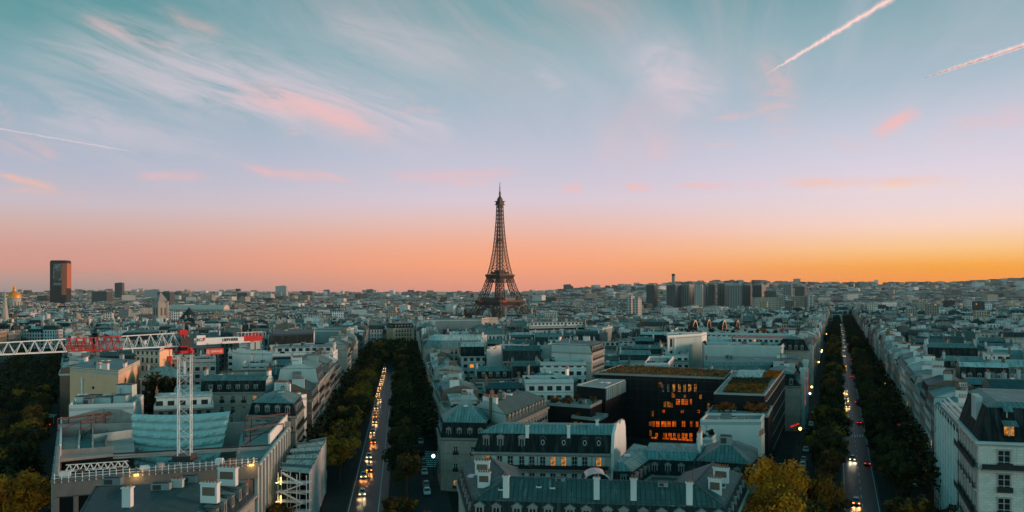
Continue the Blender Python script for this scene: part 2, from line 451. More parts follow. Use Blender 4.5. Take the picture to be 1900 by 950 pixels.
class MB:
    def __init__(s):
        s.v, s.f, s.m, s.t = [], [], [], []
        s.tint = None

    def face(s, pts, m=0):
        i = len(s.v)
        s.v.extend([tuple(p) for p in pts])
        s.f.append(tuple(range(i, i + len(pts))))
        s.m.append(m)
        s.t.append(s.tint)

    def box(s, c, size, m=0, rz=0.0, top=None, bottom=True):
        cx, cy, cz = c
        hx, hy, hz = size[0] / 2, size[1] / 2, size[2] / 2
        ca, sa = math.cos(rz), math.sin(rz)

        def q(x, y, z):
            return (cx + x * ca - y * sa, cy + x * sa + y * ca, cz + z)
        a = [q(-hx, -hy, -hz), q(hx, -hy, -hz), q(hx, hy, -hz), q(-hx, hy, -hz)]
        b = [q(-hx, -hy, hz), q(hx, -hy, hz), q(hx, hy, hz), q(-hx, hy, hz)]
        for i in range(4):
            j = (i + 1) % 4
            s.face([a[i], a[j], b[j], b[i]], m)
        s.face(b, m if top is None else top)
        if bottom:
            s.face(a[::-1], m)

    def prism(s, poly, z0, z1, m=0, top=None, cap=True, bottom=False):
        n = len(poly)
        for i in range(n):
            p, q = poly[i], poly[(i + 1) % n]
            s.face([(p[0], p[1], z0), (q[0], q[1], z0), (q[0], q[1], z1), (p[0], p[1], z1)], m)
        if cap:
            s.face([(p[0], p[1], z1) for p in poly], m if top is None else top)
        if bottom:
            s.face([(p[0], p[1], z0) for p in poly][::-1], m)

    def loft(s, rings, m=0, cap=True, base=False):
        for a, b in zip(rings[:-1], rings[1:]):
            n = len(a)
            for i in range(n):
                j = (i + 1) % n
                s.face([a[i], a[j], b[j], b[i]], m)
        if cap:
            s.face(rings[-1], m)
        if base:
            s.face(rings[0][::-1], m)

    def bar(s, a, b, w, m=0, w2=None):
        a, b = Vector(a), Vector(b)
        d = (b - a)
        if d.length < 1e-6:
            return
        d.normalize()
        up = Vector((0, 0, 1)) if abs(d.z) < 0.95 else Vector((1, 0, 0))
        x = d.cross(up).normalized()
        y = x.cross(d).normalized()
        w2 = w if w2 is None else w2
        ra = [a + (x * i + y * j) * w / 2 for i, j in ((-1, -1), (1, -1), (1, 1), (-1, 1))]
        rb = [b + (x * i + y * j) * w2 / 2 for i, j in ((-1, -1), (1, -1), (1, 1), (-1, 1))]
        for i in range(4):
            j = (i + 1) % 4
            s.face([ra[i], ra[j], rb[j], rb[i]], m)
        s.face(ra[::-1], m)
        s.face(rb, m)

    def lathe(s, c, prof, n=12, m=0):
        """prof: list of (radius, z) upward"""
        rings = [[(c[0] + r * math.cos(2 * math.pi * k / n), c[1] + r * math.sin(2 * math.pi * k / n), c[2] + z)
                  for k in range(n)] for r, z in prof]
        s.loft(rings, m)

    def build(s, name, mats, parent=None, org=(0, 0, 0), smooth=False):
        me = bpy.data.meshes.new(name)
        v = np.array(s.v, dtype=np.float64) - np.array(org, dtype=np.float64)
        me.from_pydata(v.tolist(), [], s.f)
        if not isinstance(mats, (list, tuple)):
            mats = [mats]
        for mm in mats:
            me.materials.append(mm)
        me.polygons.foreach_set('material_index', s.m)
        # metre-true UVs: u runs level along the face, v up the slope
        nl = sum(len(f) for f in s.f)
        uv = np.zeros((nl, 2))
        k = 0
        va = np.array(s.v, dtype=np.float64)
        for f in s.f:
            pts = va[list(f)]
            n = np.cross(pts[1] - pts[0], pts[2] - pts[0])
            ln = np.linalg.norm(n)
            n = n / ln if ln > 1e-9 else np.array([0, 0, 1.0])
            ua = np.array([-n[1], n[0], 0.0])
            lu = np.linalg.norm(ua)
            ua = ua / lu if lu > 1e-4 else np.array([1.0, 0, 0])
            vb = np.cross(n, ua)
            uv[k:k + len(f), 0] = pts @ ua
            uv[k:k + len(f), 1] = pts @ vb
            k += len(f)
        ul = me.uv_layers.new(name='UVMap')
        ul.data.foreach_set('uv', uv.ravel())
        if any(t is not None for t in s.t):
            at = me.attributes.new('tint', 'FLOAT_COLOR', 'FACE')
            arr = np.array([(t if t is not None else (0.4, 0.4, 0.4)) + (1.0,) for t in s.t], dtype=np.float32)
            at.data.foreach_set('color', arr.ravel())
        if smooth:
            me.polygons.foreach_set('use_smooth', [True] * len(s.f))
        me.update()
        o = bpy.data.objects.new(name, me)
        COL.objects.link(o)
        if parent is not None:
            o.parent = parent
        return o


def thing(name, label, cat, loc=(0, 0, 0), rz=0.0, group=None):
    o = bpy.data.objects.new(name, None)
    o.empty_display_size = 0.5
    COL.objects.link(o)
    o.location = loc
    o.rotation_euler = (0, 0, rz)
    o['label'] = label
    o['category'] = cat
    if group:
        o['group'] = group
    return o


def tag(o, label, cat, group=None, kind=None):
    o['label'] = label
    o['category'] = cat
    if group:
        o['group'] = group
    if kind:
        o['kind'] = kind
    return o


def struct(o):
    o['kind'] = 'structure'
    return o


def inst(name, mesh, parent, loc, rz=0.0, scale=None):
    o = bpy.data.objects.new(name, mesh)
    COL.objects.link(o)
    o.parent = parent
    o.location = loc
    o.rotation_euler = (0, 0, rz)
    if scale is not None:
        o.scale = scale
    return o


def proto(mb, name, mats, smooth=False):
    """build a mesh to be shared, without leaving its object in the scene"""
    o = mb.build(name, mats, smooth=smooth)
    me = o.data
    bpy.data.objects.remove(o)
    return me


def inset(poly, ds):
    n = len(poly)
    if not isinstance(ds, (list, tuple)):
        ds = [ds] * n
    lines = []
    for i in range(n):
        p, q = Vector(poly[i][:2]), Vector(poly[(i + 1) % n][:2])
        d = (q - p).normalized()
        nin = Vector((-d.y, d.x))
        lines.append((p + nin * ds[i], d))
    out = []
    for i in range(n):
        p, d = lines[i - 1]
        q, e = lines[i]
        den = d.x * e.y - d.y * e.x
        if abs(den) < 1e-6:
            out.append((q.x, q.y))
            continue
        t = ((q.x - p.x) * e.y - (q.y - p.y) * e.x) / den
        r = p + d * t
        out.append((r.x, r.y))
    return out


def ring(poly, z):
    return [(p[0], p[1], z) for p in poly]


def smooth01(x, a, b):
    t = max(0.0, min(1.0, (x - a) / (b - a)))
    return t * t * (3 - 2 * t)


def T(x, y):
    """ground height"""
    u = x / max(y, 1.0)
    wl = 1.0 - smooth01(u, 0.18, 0.34)
    d = wl * smooth01(y, 620, 1500) + (1 - wl) * smooth01(y, 1350, 2100)
    z = -26.0 * d
    r = math.hypot(x, y)
    k = smooth01(u, -0.05, 0.35)
    z += smooth01(r, 4200, 9500) * (60 + 52 * smooth01(u, 0.02, 0.16) + 112 * k * (0.75 + 0.25 * math.sin(u * 9 + 0.4)))
    z += smooth01(r, 4200, 9000) * 7 * math.sin(u * 23 + 1) * math.sin(u * 7.3)
    return z


# the two avenues seen end on, and the one at the left edge: centre line x(y)
def AV1(y):
    return -8.0 - 0.145 * y


def AV2(y):
    return 5.5 + 0.429 * y


def AV3(y):
    return -27.0 - 0.57 * y

# ================================================================ terrain and roads
def terrain():
    rs = [0.0] + list(np.geomspace(25, 12500, 90))
    na = 240
    verts, faces = [(0, 0, 0)], []
    for r in rs[1:]:
        for k in range(na):
            a = 2 * math.pi * k / na
            x, y = r * math.sin(a), r * math.cos(a)
            verts.append((x, y, T(x, y) if y > 0 else 0.0))
    for k in range(na):
        faces.append((0, 1 + (k + 1) % na, 1 + k))
    for i in range(len(rs) - 2):
        o, q = 1 + i * na, 1 + (i + 1) * na
        for k in range(na):
            j = (k + 1) % na
            faces.append((o + k, o + j, q + j, q + k))
    me = bpy.data.meshes.new('ground')
    me.from_pydata(verts, [], faces)
    m, t, b, o = new_mat('city_ground')
    co = t.add('ShaderNodeTexCoord').outputs['Object']
    n = t.noise(co, 0.004, 8, 0.7)
    n2 = t.noise(co, 0.06, 4, 0.6)
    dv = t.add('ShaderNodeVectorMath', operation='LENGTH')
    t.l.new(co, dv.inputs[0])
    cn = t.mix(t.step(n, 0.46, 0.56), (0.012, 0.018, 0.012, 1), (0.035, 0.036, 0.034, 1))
    cf = t.mix(t.step(n, 0.46, 0.56), (0.05, 0.07, 0.06, 1), (0.14, 0.15, 0.14, 1))  # paler far ground puts the distance haze into the colour
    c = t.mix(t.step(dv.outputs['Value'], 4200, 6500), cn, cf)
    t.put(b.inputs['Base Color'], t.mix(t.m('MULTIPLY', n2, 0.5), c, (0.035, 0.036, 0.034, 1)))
    b.inputs['Roughness'].default_value = 0.9
    b.inputs['Specular IOR Level'].default_value = 0.1
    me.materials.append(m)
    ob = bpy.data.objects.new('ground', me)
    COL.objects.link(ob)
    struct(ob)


terrain()


def strip(name, av, slope, o0, o1, ys, dz, mat, side=0.0):
    """sheet between two offsets (across the avenue) from its centre line; with a kerb face if side"""
    mb = MB()
    k = 1.0 / math.sqrt(1 + slope * slope)
    for ya, yb in zip(ys[:-1], ys[1:]):
        pts = []
        for y, o in ((ya, o0), (ya, o1), (yb, o1), (yb, o0)):
            x = av(y) + o
            pts.append((x, y, T(x, y) + dz))
        mb.face(pts, 0)
        if side:
            for i, j in ((3, 0), (1, 2)):
                a, b = pts[i], pts[j]
                mb.face([(a[0], a[1], a[2] - side), (b[0], b[1], b[2] - side), b, a], 0)
    return struct(mb.build(name, mat))


YS1 = list(range(90, 640, 25))
YS2 = list(range(70, 1340, 25))
for av, sl, ys in ((AV1, -0.145, YS1), (AV2, 0.429, YS2), (AV3, -0.57, list(range(110, 520, 25)))):
    ra, rb = (-5.2, 4.6) if av is AV1 else (-4.4, 5.0)
    strip('road', av, sl, ra, rb, ys, 0.03, M['asphalt'])
    strip('pavement', av, sl, -20.0, ra, ys, 0.15, M['pave'], 0.14)
    strip('pavement', av, sl, rb, 20.0, ys, 0.15, M['pave'], 0.14)


def markings():
    mb = MB()
    for av, ys0, ys1 in ((AV1, 150, 600), (AV2, 120, 900)):
        y = ys0
        while y < ys1:
            for o in ((-1.6,) if av is AV1 else (.4,)):
                x = av(y) + o
                x2 = av(y + 3.0) + o
                mb.face([(x, y, 0.034), (x + .16, y, 0.034), (x2 + .16, y + 3, 0.034), (x2, y + 3, 0.034)])
            y += 8.0
        for o in ((-4.8, 2.3) if av is AV1 else (-3.9, 4.3)):
            for y in range(ys0, ys1, 20):
                x, x2 = av(y) + o, av(y + 20) + o
                mb.face([(x, y, 0.034), (x + .18, y, 0.034), (x2 + .18, y + 20, 0.034), (x2, y + 20, 0.034)])
    # zebra crossing of the right avenue, and of the side street right of the left avenue
    yc = P(1580, 811, 0).y
    for k in range(10):
        x = AV2(yc) - 4.2 + k * .92
        s = 0.429 * 4.5
        mb.face([(x, yc, 0.036), (x + .46, yc, 0.036), (x + .46 + s, yc + 4.5, 0.036), (x + s, yc + 4.5, 0.036)])
    c = P(797, 860, 0)
    for k in range(9):
        y = c.y - 5 + k * 2.6
        mb.face([(c.x - 3.2, y, 0.156), (c.x + 2.2, y, 0.156), (c.x + 2.2, y + 1.2, 0.156), (c.x - 3.2, y + 1.2, 0.156)])
    struct(mb.build('road_markings', M['paint']))


markings()


# ================================================================ the lattice tower
def lattice_tower():
    Yt = 1713.0
    cx, cy, bz = (927.5 - 950) / F * Yt, Yt, -26.0
    root = thing('lattice_tower', 'tall brown iron lattice tower tapering to an antenna above the whole skyline', 'tower', (cx, cy, bz), rad(45))
    k = 0.985

    def W(z):     # outer half width
        pts = [(0, 62.5), (20, 53.5), (40, 45), (57, 38), (80, 29.5), (100, 24), (116, 20.2), (140, 15.4), (170, 11.4), (200, 8.6),
               (240, 6.2), (276, 5.0)]
        for (a, wa), (b, wb) in zip(pts[:-1], pts[1:]):
            if z <= b:
                return wa + (wb - wa) * (z - a) / (b - a)
        return 5.0

    def L(z):     # width of one leg
        pts = [(0, 25), (57, 19), (63, 15.5), (116, 10.8), (140, 9.4), (180, 8.2), (276, 5)]
        for (a, wa), (b, wb) in zip(pts[:-1], pts[1:]):
            if z <= b:
                return wa + (wb - wa) * (z - a) / (b - a)
        return 5.0
    zs_low = [0, 13, 26, 39, 50, 57, 64, 74, 84, 94, 104, 116]
    zs_up = [116, 124, 132, 140, 149, 158, 167, 176, 185, 194, 203, 212, 221, 230, 239, 248, 257, 266, 276]
    for sx in (-1, 1):
        for sy in (-1, 1):
            mb = MB()

            def C(z, i, j):
                w0, l = W(z), min(L(z), W(z) - 0.3)
                return (sx * (w0 - l * i), sy * (w0 - l * j), z)
            for a, b in zip(zs_low[:-1], zs_low[1:]):
                cs = [(0, 0), (1, 0), (1, 1), (0, 1)]
                for q in range(4):
                    p0, p1 = cs[q], cs[(q + 1) % 4]
                    th = 1.9 if a < 60 else 1.6
                    mb.bar(C(a, *p0), C(b, *p0), th)
                    mb.bar(C(a, *p0), C(b, *p1), 0.95)
                    mb.bar(C(a, *p1), C(b, *p0), 0.95)
                    mb.bar(C(b, *p0), C(b, *p1), 0.9)
                    mid0 = [(u + v) / 2 for u, v in zip(C(a, *p0), C(a, *p1))]
                    mid1 = [(u + v) / 2 for u, v in zip(C(b, *p0), C(b, *p1))]
                    mb.bar(mid0, mid1, 0.8)
            mb.build('leg', M['iron'], root)
    mb = MB()
    for a, b in zip(zs_up[:-1], zs_up[1:]):
        for r in range(4):
            ca, sa = [(1, 0), (0, 1), (-1, 0), (0, -1)][r]

            def Q(u, v, z):
                return (u * ca - v * sa, u * sa + v * ca, z)
            wa, wb = W(a), W(b)
            la, lb = min(L(a), wa), min(L(b), wb)
            th = 1.25
            mb.bar(Q(wa, wa, a), Q(wb, wb, b), th + 0.2)
            for s in (-1, 1):
                mb.bar(Q(wa, s * (wa - la), a), Q(wb, s * (wb - lb), b), th)
                mb.bar(Q(wa, s * wa, a), Q(wb, s * (wb - lb), b), 0.7)
                mb.bar(Q(wa, s * (wa - la), a), Q(wb, s * wb, b), 0.7)
            mb.bar(Q(wb, -wb, b), Q(wb, wb, b), 0.7)
            if wa - la > 1.2:
                mb.bar(Q(wa, -(wa - la), a), Q(wb, (wb - lb), b), 0.45)
                mb.bar(Q(wa, (wa - la), a), Q(wb, -(wb - lb), b), 0.45)
    mb.bar((0, 0, 120), (0, 0, 276), 2.6)
    mb.box((0, 0, 196), (11, 11, 4))
    mb.build('upper_shaft', M['iron'], root)

    def plat(name, z0, z1, w0, w1, hole=0.0, rail=0.0):
        mb = MB()
        ringo = lambda w, z: [(-w, -w, z), (w, -w, z), (w, w, z), (-w, w, z)]
        mb.loft([ringo(w0, z0), ringo(w1, z0 + (z1 - z0) * 0.7), ringo(w1, z1)], cap=not hole, base=not hole)
        if hole:
            o, h = ringo(w1, z1), ringo(hole, z1)
            o2, h2 = ringo(w0, z0), ringo(hole, z0)
            for i in range(4):
                j = (i + 1) % 4
                mb.face([o[i], o[j], h[j], h[i]])
                mb.face([o2[j], o2[i], h2[i], h2[j]])
                mb.face([h[j], h[i], h2[i], h2[j]])
        return mb.build(name, M['iron'], root)
    plat('first_platform', 50, 61, 36.2, 40, 16)
    p2 = plat('second_platform', 109, 119, 20.5, 23.6)
    mb = MB()
    mb.box((0, 0, 122), (29, 29, 4))
    mb.box((0, 0, 126), (18, 18, 5))
    mb.build('upper_deck', M['iron'], p2)
    mb = MB()
    for z0, z1, a, b in ((101, 108, 22.3, 21.4), ):
        for r in range(4):
            ca, sa = [(1, 0), (0, 1), (-1, 0), (0, -1)][r]
            for q in range(8):
                u0, u1 = -a + 2 * a * q / 8, -a + 2 * a * (q + 1) / 8
                f = lambda v, z, w: (w * ca - v * sa, w * sa + v * ca, z)
                mb.bar(f(u0, z0, a), f(u1, z1, b), 0.7)
                mb.bar(f(u1, z0, a), f(u0, z1, b), 0.7)
            mb.bar(f(-a, z0, a), f(a, z0, a), 1.4)
    mb.build('belt_girder', M['iron'], root)
    # glazed restaurants and red banners of the first platform
    mb = MB()
    for r in range(4):
        ca, sa = [(1, 0), (0, 1), (-1, 0), (0, -1)][r]
        mb.box((27 * ca, 27 * sa, 64), (14 if ca else 34, 34 if ca else 14, 6))
    mb.build('pavilion', M['dark_steel'], root)
    for (u, r) in ((-24, 3), (-15, 0), (24, 0), (-20, 2)):
        mb = MB()
        ca, sa = [(1, 0), (0, 1), (-1, 0), (0, -1)][r]
        d = 40.5
        mb.box((d * ca - u * sa, d * sa + u * ca, 58.4), (0.6 if ca else 13, 13 if ca else 0.6, 3.4))
        mb.build('banner', M['awning_red'], root)
    for r in range(4):        # the four great arches under the first platform
        mb = MB()
        ca, sa = [(1, 0), (0, 1), (-1, 0), (0, -1)][r]
        prev = None
        for q in range(25):
            th = math.pi * q / 24
            rows = []
            for rr in (37.0, 33.2):
                u, z = rr * math.cos(th), 10 + rr * math.sin(th) * 1.02
                w0 = W(z) - 1.0
                rows.append((w0 * ca - u * sa, w0 * sa + u * ca, z))
            if prev:
                for a, b in zip(prev, rows):
                    mb.bar(a, b, 1.1)
                mb.bar(prev[0], rows[1], 0.6)
                mb.bar(rows[0], prev[1], 0.6)
            prev = rows
        mb.build('arch', M['iron'], root)
    mb = MB()
    mb.box((0, 0, 276), (16.5, 16.5, 1.6))
    mb.box((0, 0, 279.5), (13.5, 13.5, 6))
    mb.box((0, 0, 283.5), (17, 17, 1.4))
    mb.box((0, 0, 287), (9, 9, 6))
    mb.lathe((0, 0, 289), [(5, 0), (4.4, 3), (2.6, 5.5), (1.2, 7)], 10)
    tp = mb.build('summit_cabin', M['iron'], root)
    mb = MB()
    mb.bar((0, 0, 294), (0, 0, 306), 2.6)
    mb.bar((0, 0, 306), (0, 0, 317), 1.5)
    mb.bar((0, 0, 317), (0, 0, 327), 0.8)
    for z in (297, 300, 303):
        mb.box((0, 0, z), (4.2, 4.2, 0.8))
    mb.build('antenna', M['iron'], tp)
    # masonry feet
    for sx in (-1, 1):
        for sy in (-1, 1):
            mb = MB()
            mb.box((sx * 50, sy * 50, 1.5), (27, 27, 5))
            mb.build('masonry_foot', M['grey_stone'], root)


lattice_tower()


# ================================================================ landmarks on the skyline
def at(px, Y):
    return (px - 950.0) / F * Y


def zat(py, Y):
    return CZ - (py - HY) * Y / F


def slab(px0, px1, py, Y, depth, mat, label, name='tower_block', cat='tower block', turn=0.0, roofbox=True, group=None, floor_cap=True):
    x0, x1 = at(px0, Y), at(px1, Y)
    zt = zat(py, Y)
    g = T((x0 + x1) / 2, Y) - 1
    r = thing(name, label, cat, ((x0 + x1) / 2, Y + depth / 2, g), (-(turn + .25) if px0 > 1000 and turn else turn), group)
    w = (x1 - x0) * (.82 if turn else 1)
    mb = MB()
    mb.box((0, 0, (zt - g) / 2), (w, depth, zt - g), 0, bottom=False)
    mb.build('wall', mat, r)
    mb = MB()
    mb.box((0, 0, zt - g + 0.6), (w + 0.6, depth + 0.6, 1.2), 0)
    rf = mb.build('roof', M['concrete'], r)
    if roofbox:
        mb = MB()
        mb.box((w * 0.12, 0, zt - g + 2.9), (w * 0.45, depth * 0.5, 3.4), 0)
        mb.build('plant_room', M['grey_wall'], rf)
    return r


M['tower_dark'] = wallwin('dark_tower_glazing', (0.03, 0.022, 0.022), 0.05, floor=3.6, pitch=3.0, w0=0.2, w1=0.9, h0=0.2, h1=0.8, lit=0.0)
M['tower_grey'] = wallwin('grey_tower_facade', (0.24, 0.25, 0.24), 0.2, floor=3.2, pitch=9.0, w0=0.15, w1=0.85, h0=0.3, h1=0.9, lit=0.0)
M['tower_pale'] = wallwin('pale_tower_facade', (0.55, 0.53, 0.5), 0.15, floor=3.2, pitch=7.0, w0=0.2, w1=0.8, h0=0.3, h1=0.85, lit=0.0)
M['tower_dim'] = wallwin('dim_tower_facade', (0.10, 0.11, 0.11), 0.25, floor=3.2, pitch=6.0, w0=0.1, w1=0.6, h0=0.1, h1=0.9, lit=0.0)


def dark_tower():
    Y = 3600.0
    x0, x1 = at(92.5, Y), at(123, Y)
    g, zt = T(-2100, Y) - 1, zat(485, Y)
    r = thing('office_tower', 'lone dark office tower carrying a huge picture banner on the left skyline', 'tower', ((x0 + x1) / 2, Y + 20, g))
    w, d, h = x1 - x0, 40.0, zt - g
    pts = []
    n = 8
    for i in range(n + 1):
        f = i / n * 2 - 1
        pts.append((f * w / 2, -d / 2 - 6 * (1 - f * f)))
    for i in range(n + 1):
        f = 1 - i / n * 2
        pts.append((f * w / 2, d / 2 + 6 * (1 - f * f)))
    mb = MB()
    mb.prism(pts, 0, h, 0)
    mb.build('wall', M['tower_dark'], r)
    mb = MB()
    mb.prism([(p[0] * .94, p[1] * .9) for p in pts], h, h + 5, 0)
    mb.build('roof', M['dark_wall'], r)
    # banner hung over the upper half of the face: a dull portrait-format picture with a pale strip below it
    m, t, b, o = new_mat('tower_banner_print')
    u, v = uvxy(t)
    n1 = t.noise(t.vec(u, v, 0.0), 0.035, 5, 0.6, 1.2)
    t.put(b.inputs['Base Color'], t.mix(t.step(n1, 0.48, 0.62), (0.045, 0.032, 0.03, 1), (0.30, 0.25, 0.23, 1)))
    mb = MB()
    q = [p for p in pts[:n + 1]][2:7]
    for a, c in zip(q[:-1], q[1:]):
        mb.face([(a[0], a[1] - .8, h * .60), (c[0], c[1] - .8, h * .60), (c[0], c[1] - .8, h * .95), (a[0], a[1] - .8, h * .95)])
    bn = mb.build('banner', m, r)
    mb = MB()
    for a, c in zip(q[:-1], q[1:]):
        mb.face([(a[0], a[1] - 1.4, h * .50), (c[0], c[1] - 1.4, h * .50), (c[0], c[1] - 1.4, h * .555), (a[0], a[1] - 1.4, h * .555)])
    mb.build('pale_strip', M['grey_wall'], bn)
    mb = MB()
    mb.box((w / 2 + 1.0, 0, h * .70), (1.2, d * .94, h * .52))
    for q0, q1, k_ in ((pts[6], pts[7], .8), (pts[7], pts[8], .9)):
        mb.face([(q0[0], q0[1] - .5, h * .3), (q1[0], q1[1] - .5, h * .3), (q1[0], q1[1] - .5, h * .96), (q0[0], q0[1] - .5, h * .96)])
    mb.build('sunset_side_banner', basic('sunset_red_brown', (0.42, 0.13, 0.07), 0.7), r)  # sunset light on the right edge put into the red-brown colour


dark_tower()
slab(211, 227, 525, 5200, 40, M['tower_dim'], 'slim teal-grey tower block right of the dark office tower', turn=0.1)
slab(170, 198, 541, 4200, 60, M['tower_dim'], 'low broad dark block between the dark office tower and the slim tower')
slab(292, 315, 542, 3000, 40, M['tower_dim'], 'dark broad block showing behind the stone bell tower')
slab(268, 296, 538, 5600, 60, M['tower_pale'], 'pale flat-topped block on the horizon left of the bell tower')
slab(440, 458, 543, 4700, 40, M['tower_dim'], 'small dark horizon block right of the long barrel-roofed hall')
slab(511, 531, 531, 6200, 60, M['tower_pale'], 'pale block standing highest on the horizon between crane and lattice tower')
slab(560, 580, 541, 6500, 50, M['tower_grey'], 'grey horizon block next right of the pale highest one')
slab(600, 611, 538, 7200, 40, M['tower_grey'], 'slim grey horizon block midway between crane and lattice tower')
slab(680, 692, 537, 7600, 40, M['tower_grey'], 'slim grey horizon block left of the lattice tower')
slab(1046, 1060, 528, 8200, 50, M['tower_dim'], 'small dark block on the horizon right of the lattice tower')
slab(1202, 1221, 529, 2850, 34, M['tower_dim'], 'dark riverside tower standing apart, leftmost of the tower row', turn=0.35)
slab(1240, 1262, 529, 2800, 34, M['tower_dim'], 'dark riverside tower directly below the tall thin chimney', turn=0.45)
slab(1264, 1290, 529, 2820, 40, M['tower_grey'], 'grey riverside tower with a warm lit flank right of the chimney', turn=0.5)
slab(1291, 1308, 529, 2760, 34, M['tower_pale'], 'palest riverside tower in the middle of the row', turn=0.2)
slab(1309, 1318, 531, 2980, 30, M['tower_grey'], 'narrow grey riverside tower squeezed between pale and dark ones')
slab(1317, 1331, 528, 2780, 34, M['tower_dim'], 'dark riverside tower just right of the narrow grey one', turn=0.15)
slab(1333, 1347, 527, 2860, 34, M['tower_dim'], 'darkest tall riverside tower near the middle of the row', turn=-0.1)
slab(1350, 1377, 530, 2740, 36, M['tower_grey'], 'broad ribbed grey riverside tower right of the darkest one')
slab(1378, 1398, 529, 2900, 36, M['tower_dim'], 'dark riverside tower right of the broad ribbed grey one', turn=0.2)
slab(1400, 1423, 529, 2840, 34, M['tower_dim'], 'riverside tower with a pale lit flank at the right end of the row', turn=0.55)
slab(1425, 1440, 540, 2700, 40, M['tower_dim'], 'low dark block at the right foot of the riverside towers')
slab(1456, 1474, 528, 3900, 50, M['tower_grey'], 'hazy grey-green block left of its teal neighbour near the avenue head', turn=0.2)
slab(1479, 1500, 532, 3700, 50, M['tower_dim'], 'hazy teal block above the long beige palace wings', turn=0.3)
slab(1166, 1177, 551, 1500, 20, M['tower_pale'], 'white block in front of the leftmost riverside tower', name='apartment_block', cat='building', turn=.3)
slab(1178, 1190, 555, 1480, 20, M['tower_pale'], 'lower white block beside the white one before the riverside towers', name='apartment_block', cat='building', turn=.3)


def chimney_stack():
    Y = 2950.0
    x, zt = at(1249.5, Y), zat(508, Y)
    g = T(x, Y) - 1
    mb = MB()
    mb.lathe((0, 0, 0), [(7.5, 0), (6.2, (zt - g) * .8), (6.0, zt - g)], 14)
    mb.lathe((0, 0, zt - g), [(6.6, -9), (6.6, 0), (5, 0.2)], 14, 1)
    r = mb.build('industrial_chimney', [M['concrete'], M['dark_steel']])
    r.location = (x, Y, g)
    tag(r, 'tall thin concrete chimney rising above the riverside towers', 'chimney')


chimney_stack()


def palace():
    """two long low beige wings on the hill with square pavilions"""
    Y = 1350.0
    r = thing('palace', 'long low beige palace with square pavilions before the riverside towers', 'palace', (at(1455, Y), Y, -2))
    for px0, px1, py, dy, nm in ((1402, 1462, 553, 0, 'wing'), (1468, 1512, 551, 40, 'wing'), (1455, 1466, 549, -12, 'pavilion'),
                                 (1500, 1509, 549, 30, 'pavilion')):
        mb = MB()
        xa, xb = at(px0, Y + dy) - r.location.x, at(px1, Y + dy) - r.location.x
        zt = zat(py, Y) + 2
        mb.box(((xa + xb) / 2, dy + 10, zt / 2), (xb - xa, 20, zt), 0, bottom=False)
        mb.box(((xa + xb) / 2, dy + 10, zt + .6), (xb - xa + 1, 21, 1.2), 1)
        mb.build(nm, [M['tower_pale'] if nm == 'pavilion' else M['win_cream'], M['concrete']], r)


palace()


def dome_church():
    Y = 2600.0
    x = at(26.5, Y)
    g = T(x, Y)
    r = thing('domed_church', 'church with a gilded dome and lantern at the far left', 'church', (x, Y, g))
    s = 1.0
    z = lambda py: zat(py, Y) - g
    r.scale = (1.25, 1.25, 1.06)
    mb = MB()
    mb.box((0, 0, z(574) / 2), (52, 52, z(574)))
    mb.box((0, -27, z(568) / 2), (20, 8, z(568)))
    mb.build('base', M['win_cream'], r)
    mb = MB()
    mb.lathe((0, 0, 0), [(17.5, z(574)), (17.5, z(562)), (16, z(561.5)), (16, z(556)), (17, z(555.5)), (17, z(554))], 24)
    for k in range(16):
        a = 2 * math.pi * k / 16
        mb.bar((18 * math.cos(a), 18 * math.sin(a), z(574)), (18 * math.cos(a), 18 * math.sin(a), z(561)), 2.2)
    mb.build('drum', M['cream'], r)
    gold = basic('gilded_lead', (0.78, 0.27, 0.035), 0.45, 0.3, 0.1, metal=0.25)
    mb = MB()
    pr = [(16.5 * math.cos(a), z(554) + 21 * math.sin(a)) for a in np.linspace(0, 1.38, 9)]
    mb.lathe((0, 0, 0), pr, 24)
    dm = mb.build('dome', gold, r)
    mb = MB()
    mb.lathe((0, 0, 0), [(4, pr[-1][1] - .5), (3.6, z(539)), (4.4, z(538.8)), (2.4, z(537)), (0.8, z(533)), (0.1, z(529.5))], 10)
    mb.build('lantern', gold, dm)


dome_church()


def spire_church():
    Y = 900.0
    x = at(9, Y)
    g = T(x, Y)
    z = lambda py: zat(py, Y) - g
    r = thing('church_spire', 'slender pale stone church spire with pinnacles at the left edge', 'church', (x, Y, g), 0.4)
    mb = MB()
    mb.box((0, 0, z(604) / 2), (11, 11, z(604)))
    mb.box((-8, 14, z(622) / 2), (16, 34, z(622)))
    mb.build('tower', M['cream'], r)
    mb = MB()
    sq = lambda w, zz: [(-w, -w, zz), (w, -w, zz), (w, w, zz), (-w, w, zz)]
    oc = lambda w, zz: [(w * math.cos(a), w * math.sin(a), zz) for a in np.arange(8) * math.pi / 4 + math.pi / 8]
    mb.loft([oc(5, z(604)), oc(4.4, z(592)), oc(4.0, z(590)), oc(0.25, z(537))])
    mb.build('spire', M['cream'], r)
    for i in (-1, 1):
        for j in (-1, 1):
            mb = MB()
            mb.loft([[(i * 5 + q[0] * .2, j * 5 + q[1] * .2, zz) for q in sq(5, 0)] for zz in (z(606), z(596))])
            mb.loft([[(i * 5 + q[0], j * 5 + q[1], zz) for q in sq(ww, 0)] for ww, zz in ((1.0, z(596)), (0.1, z(588)))])
            mb.build('pinnacle', M['cream'], r)


spire_church()


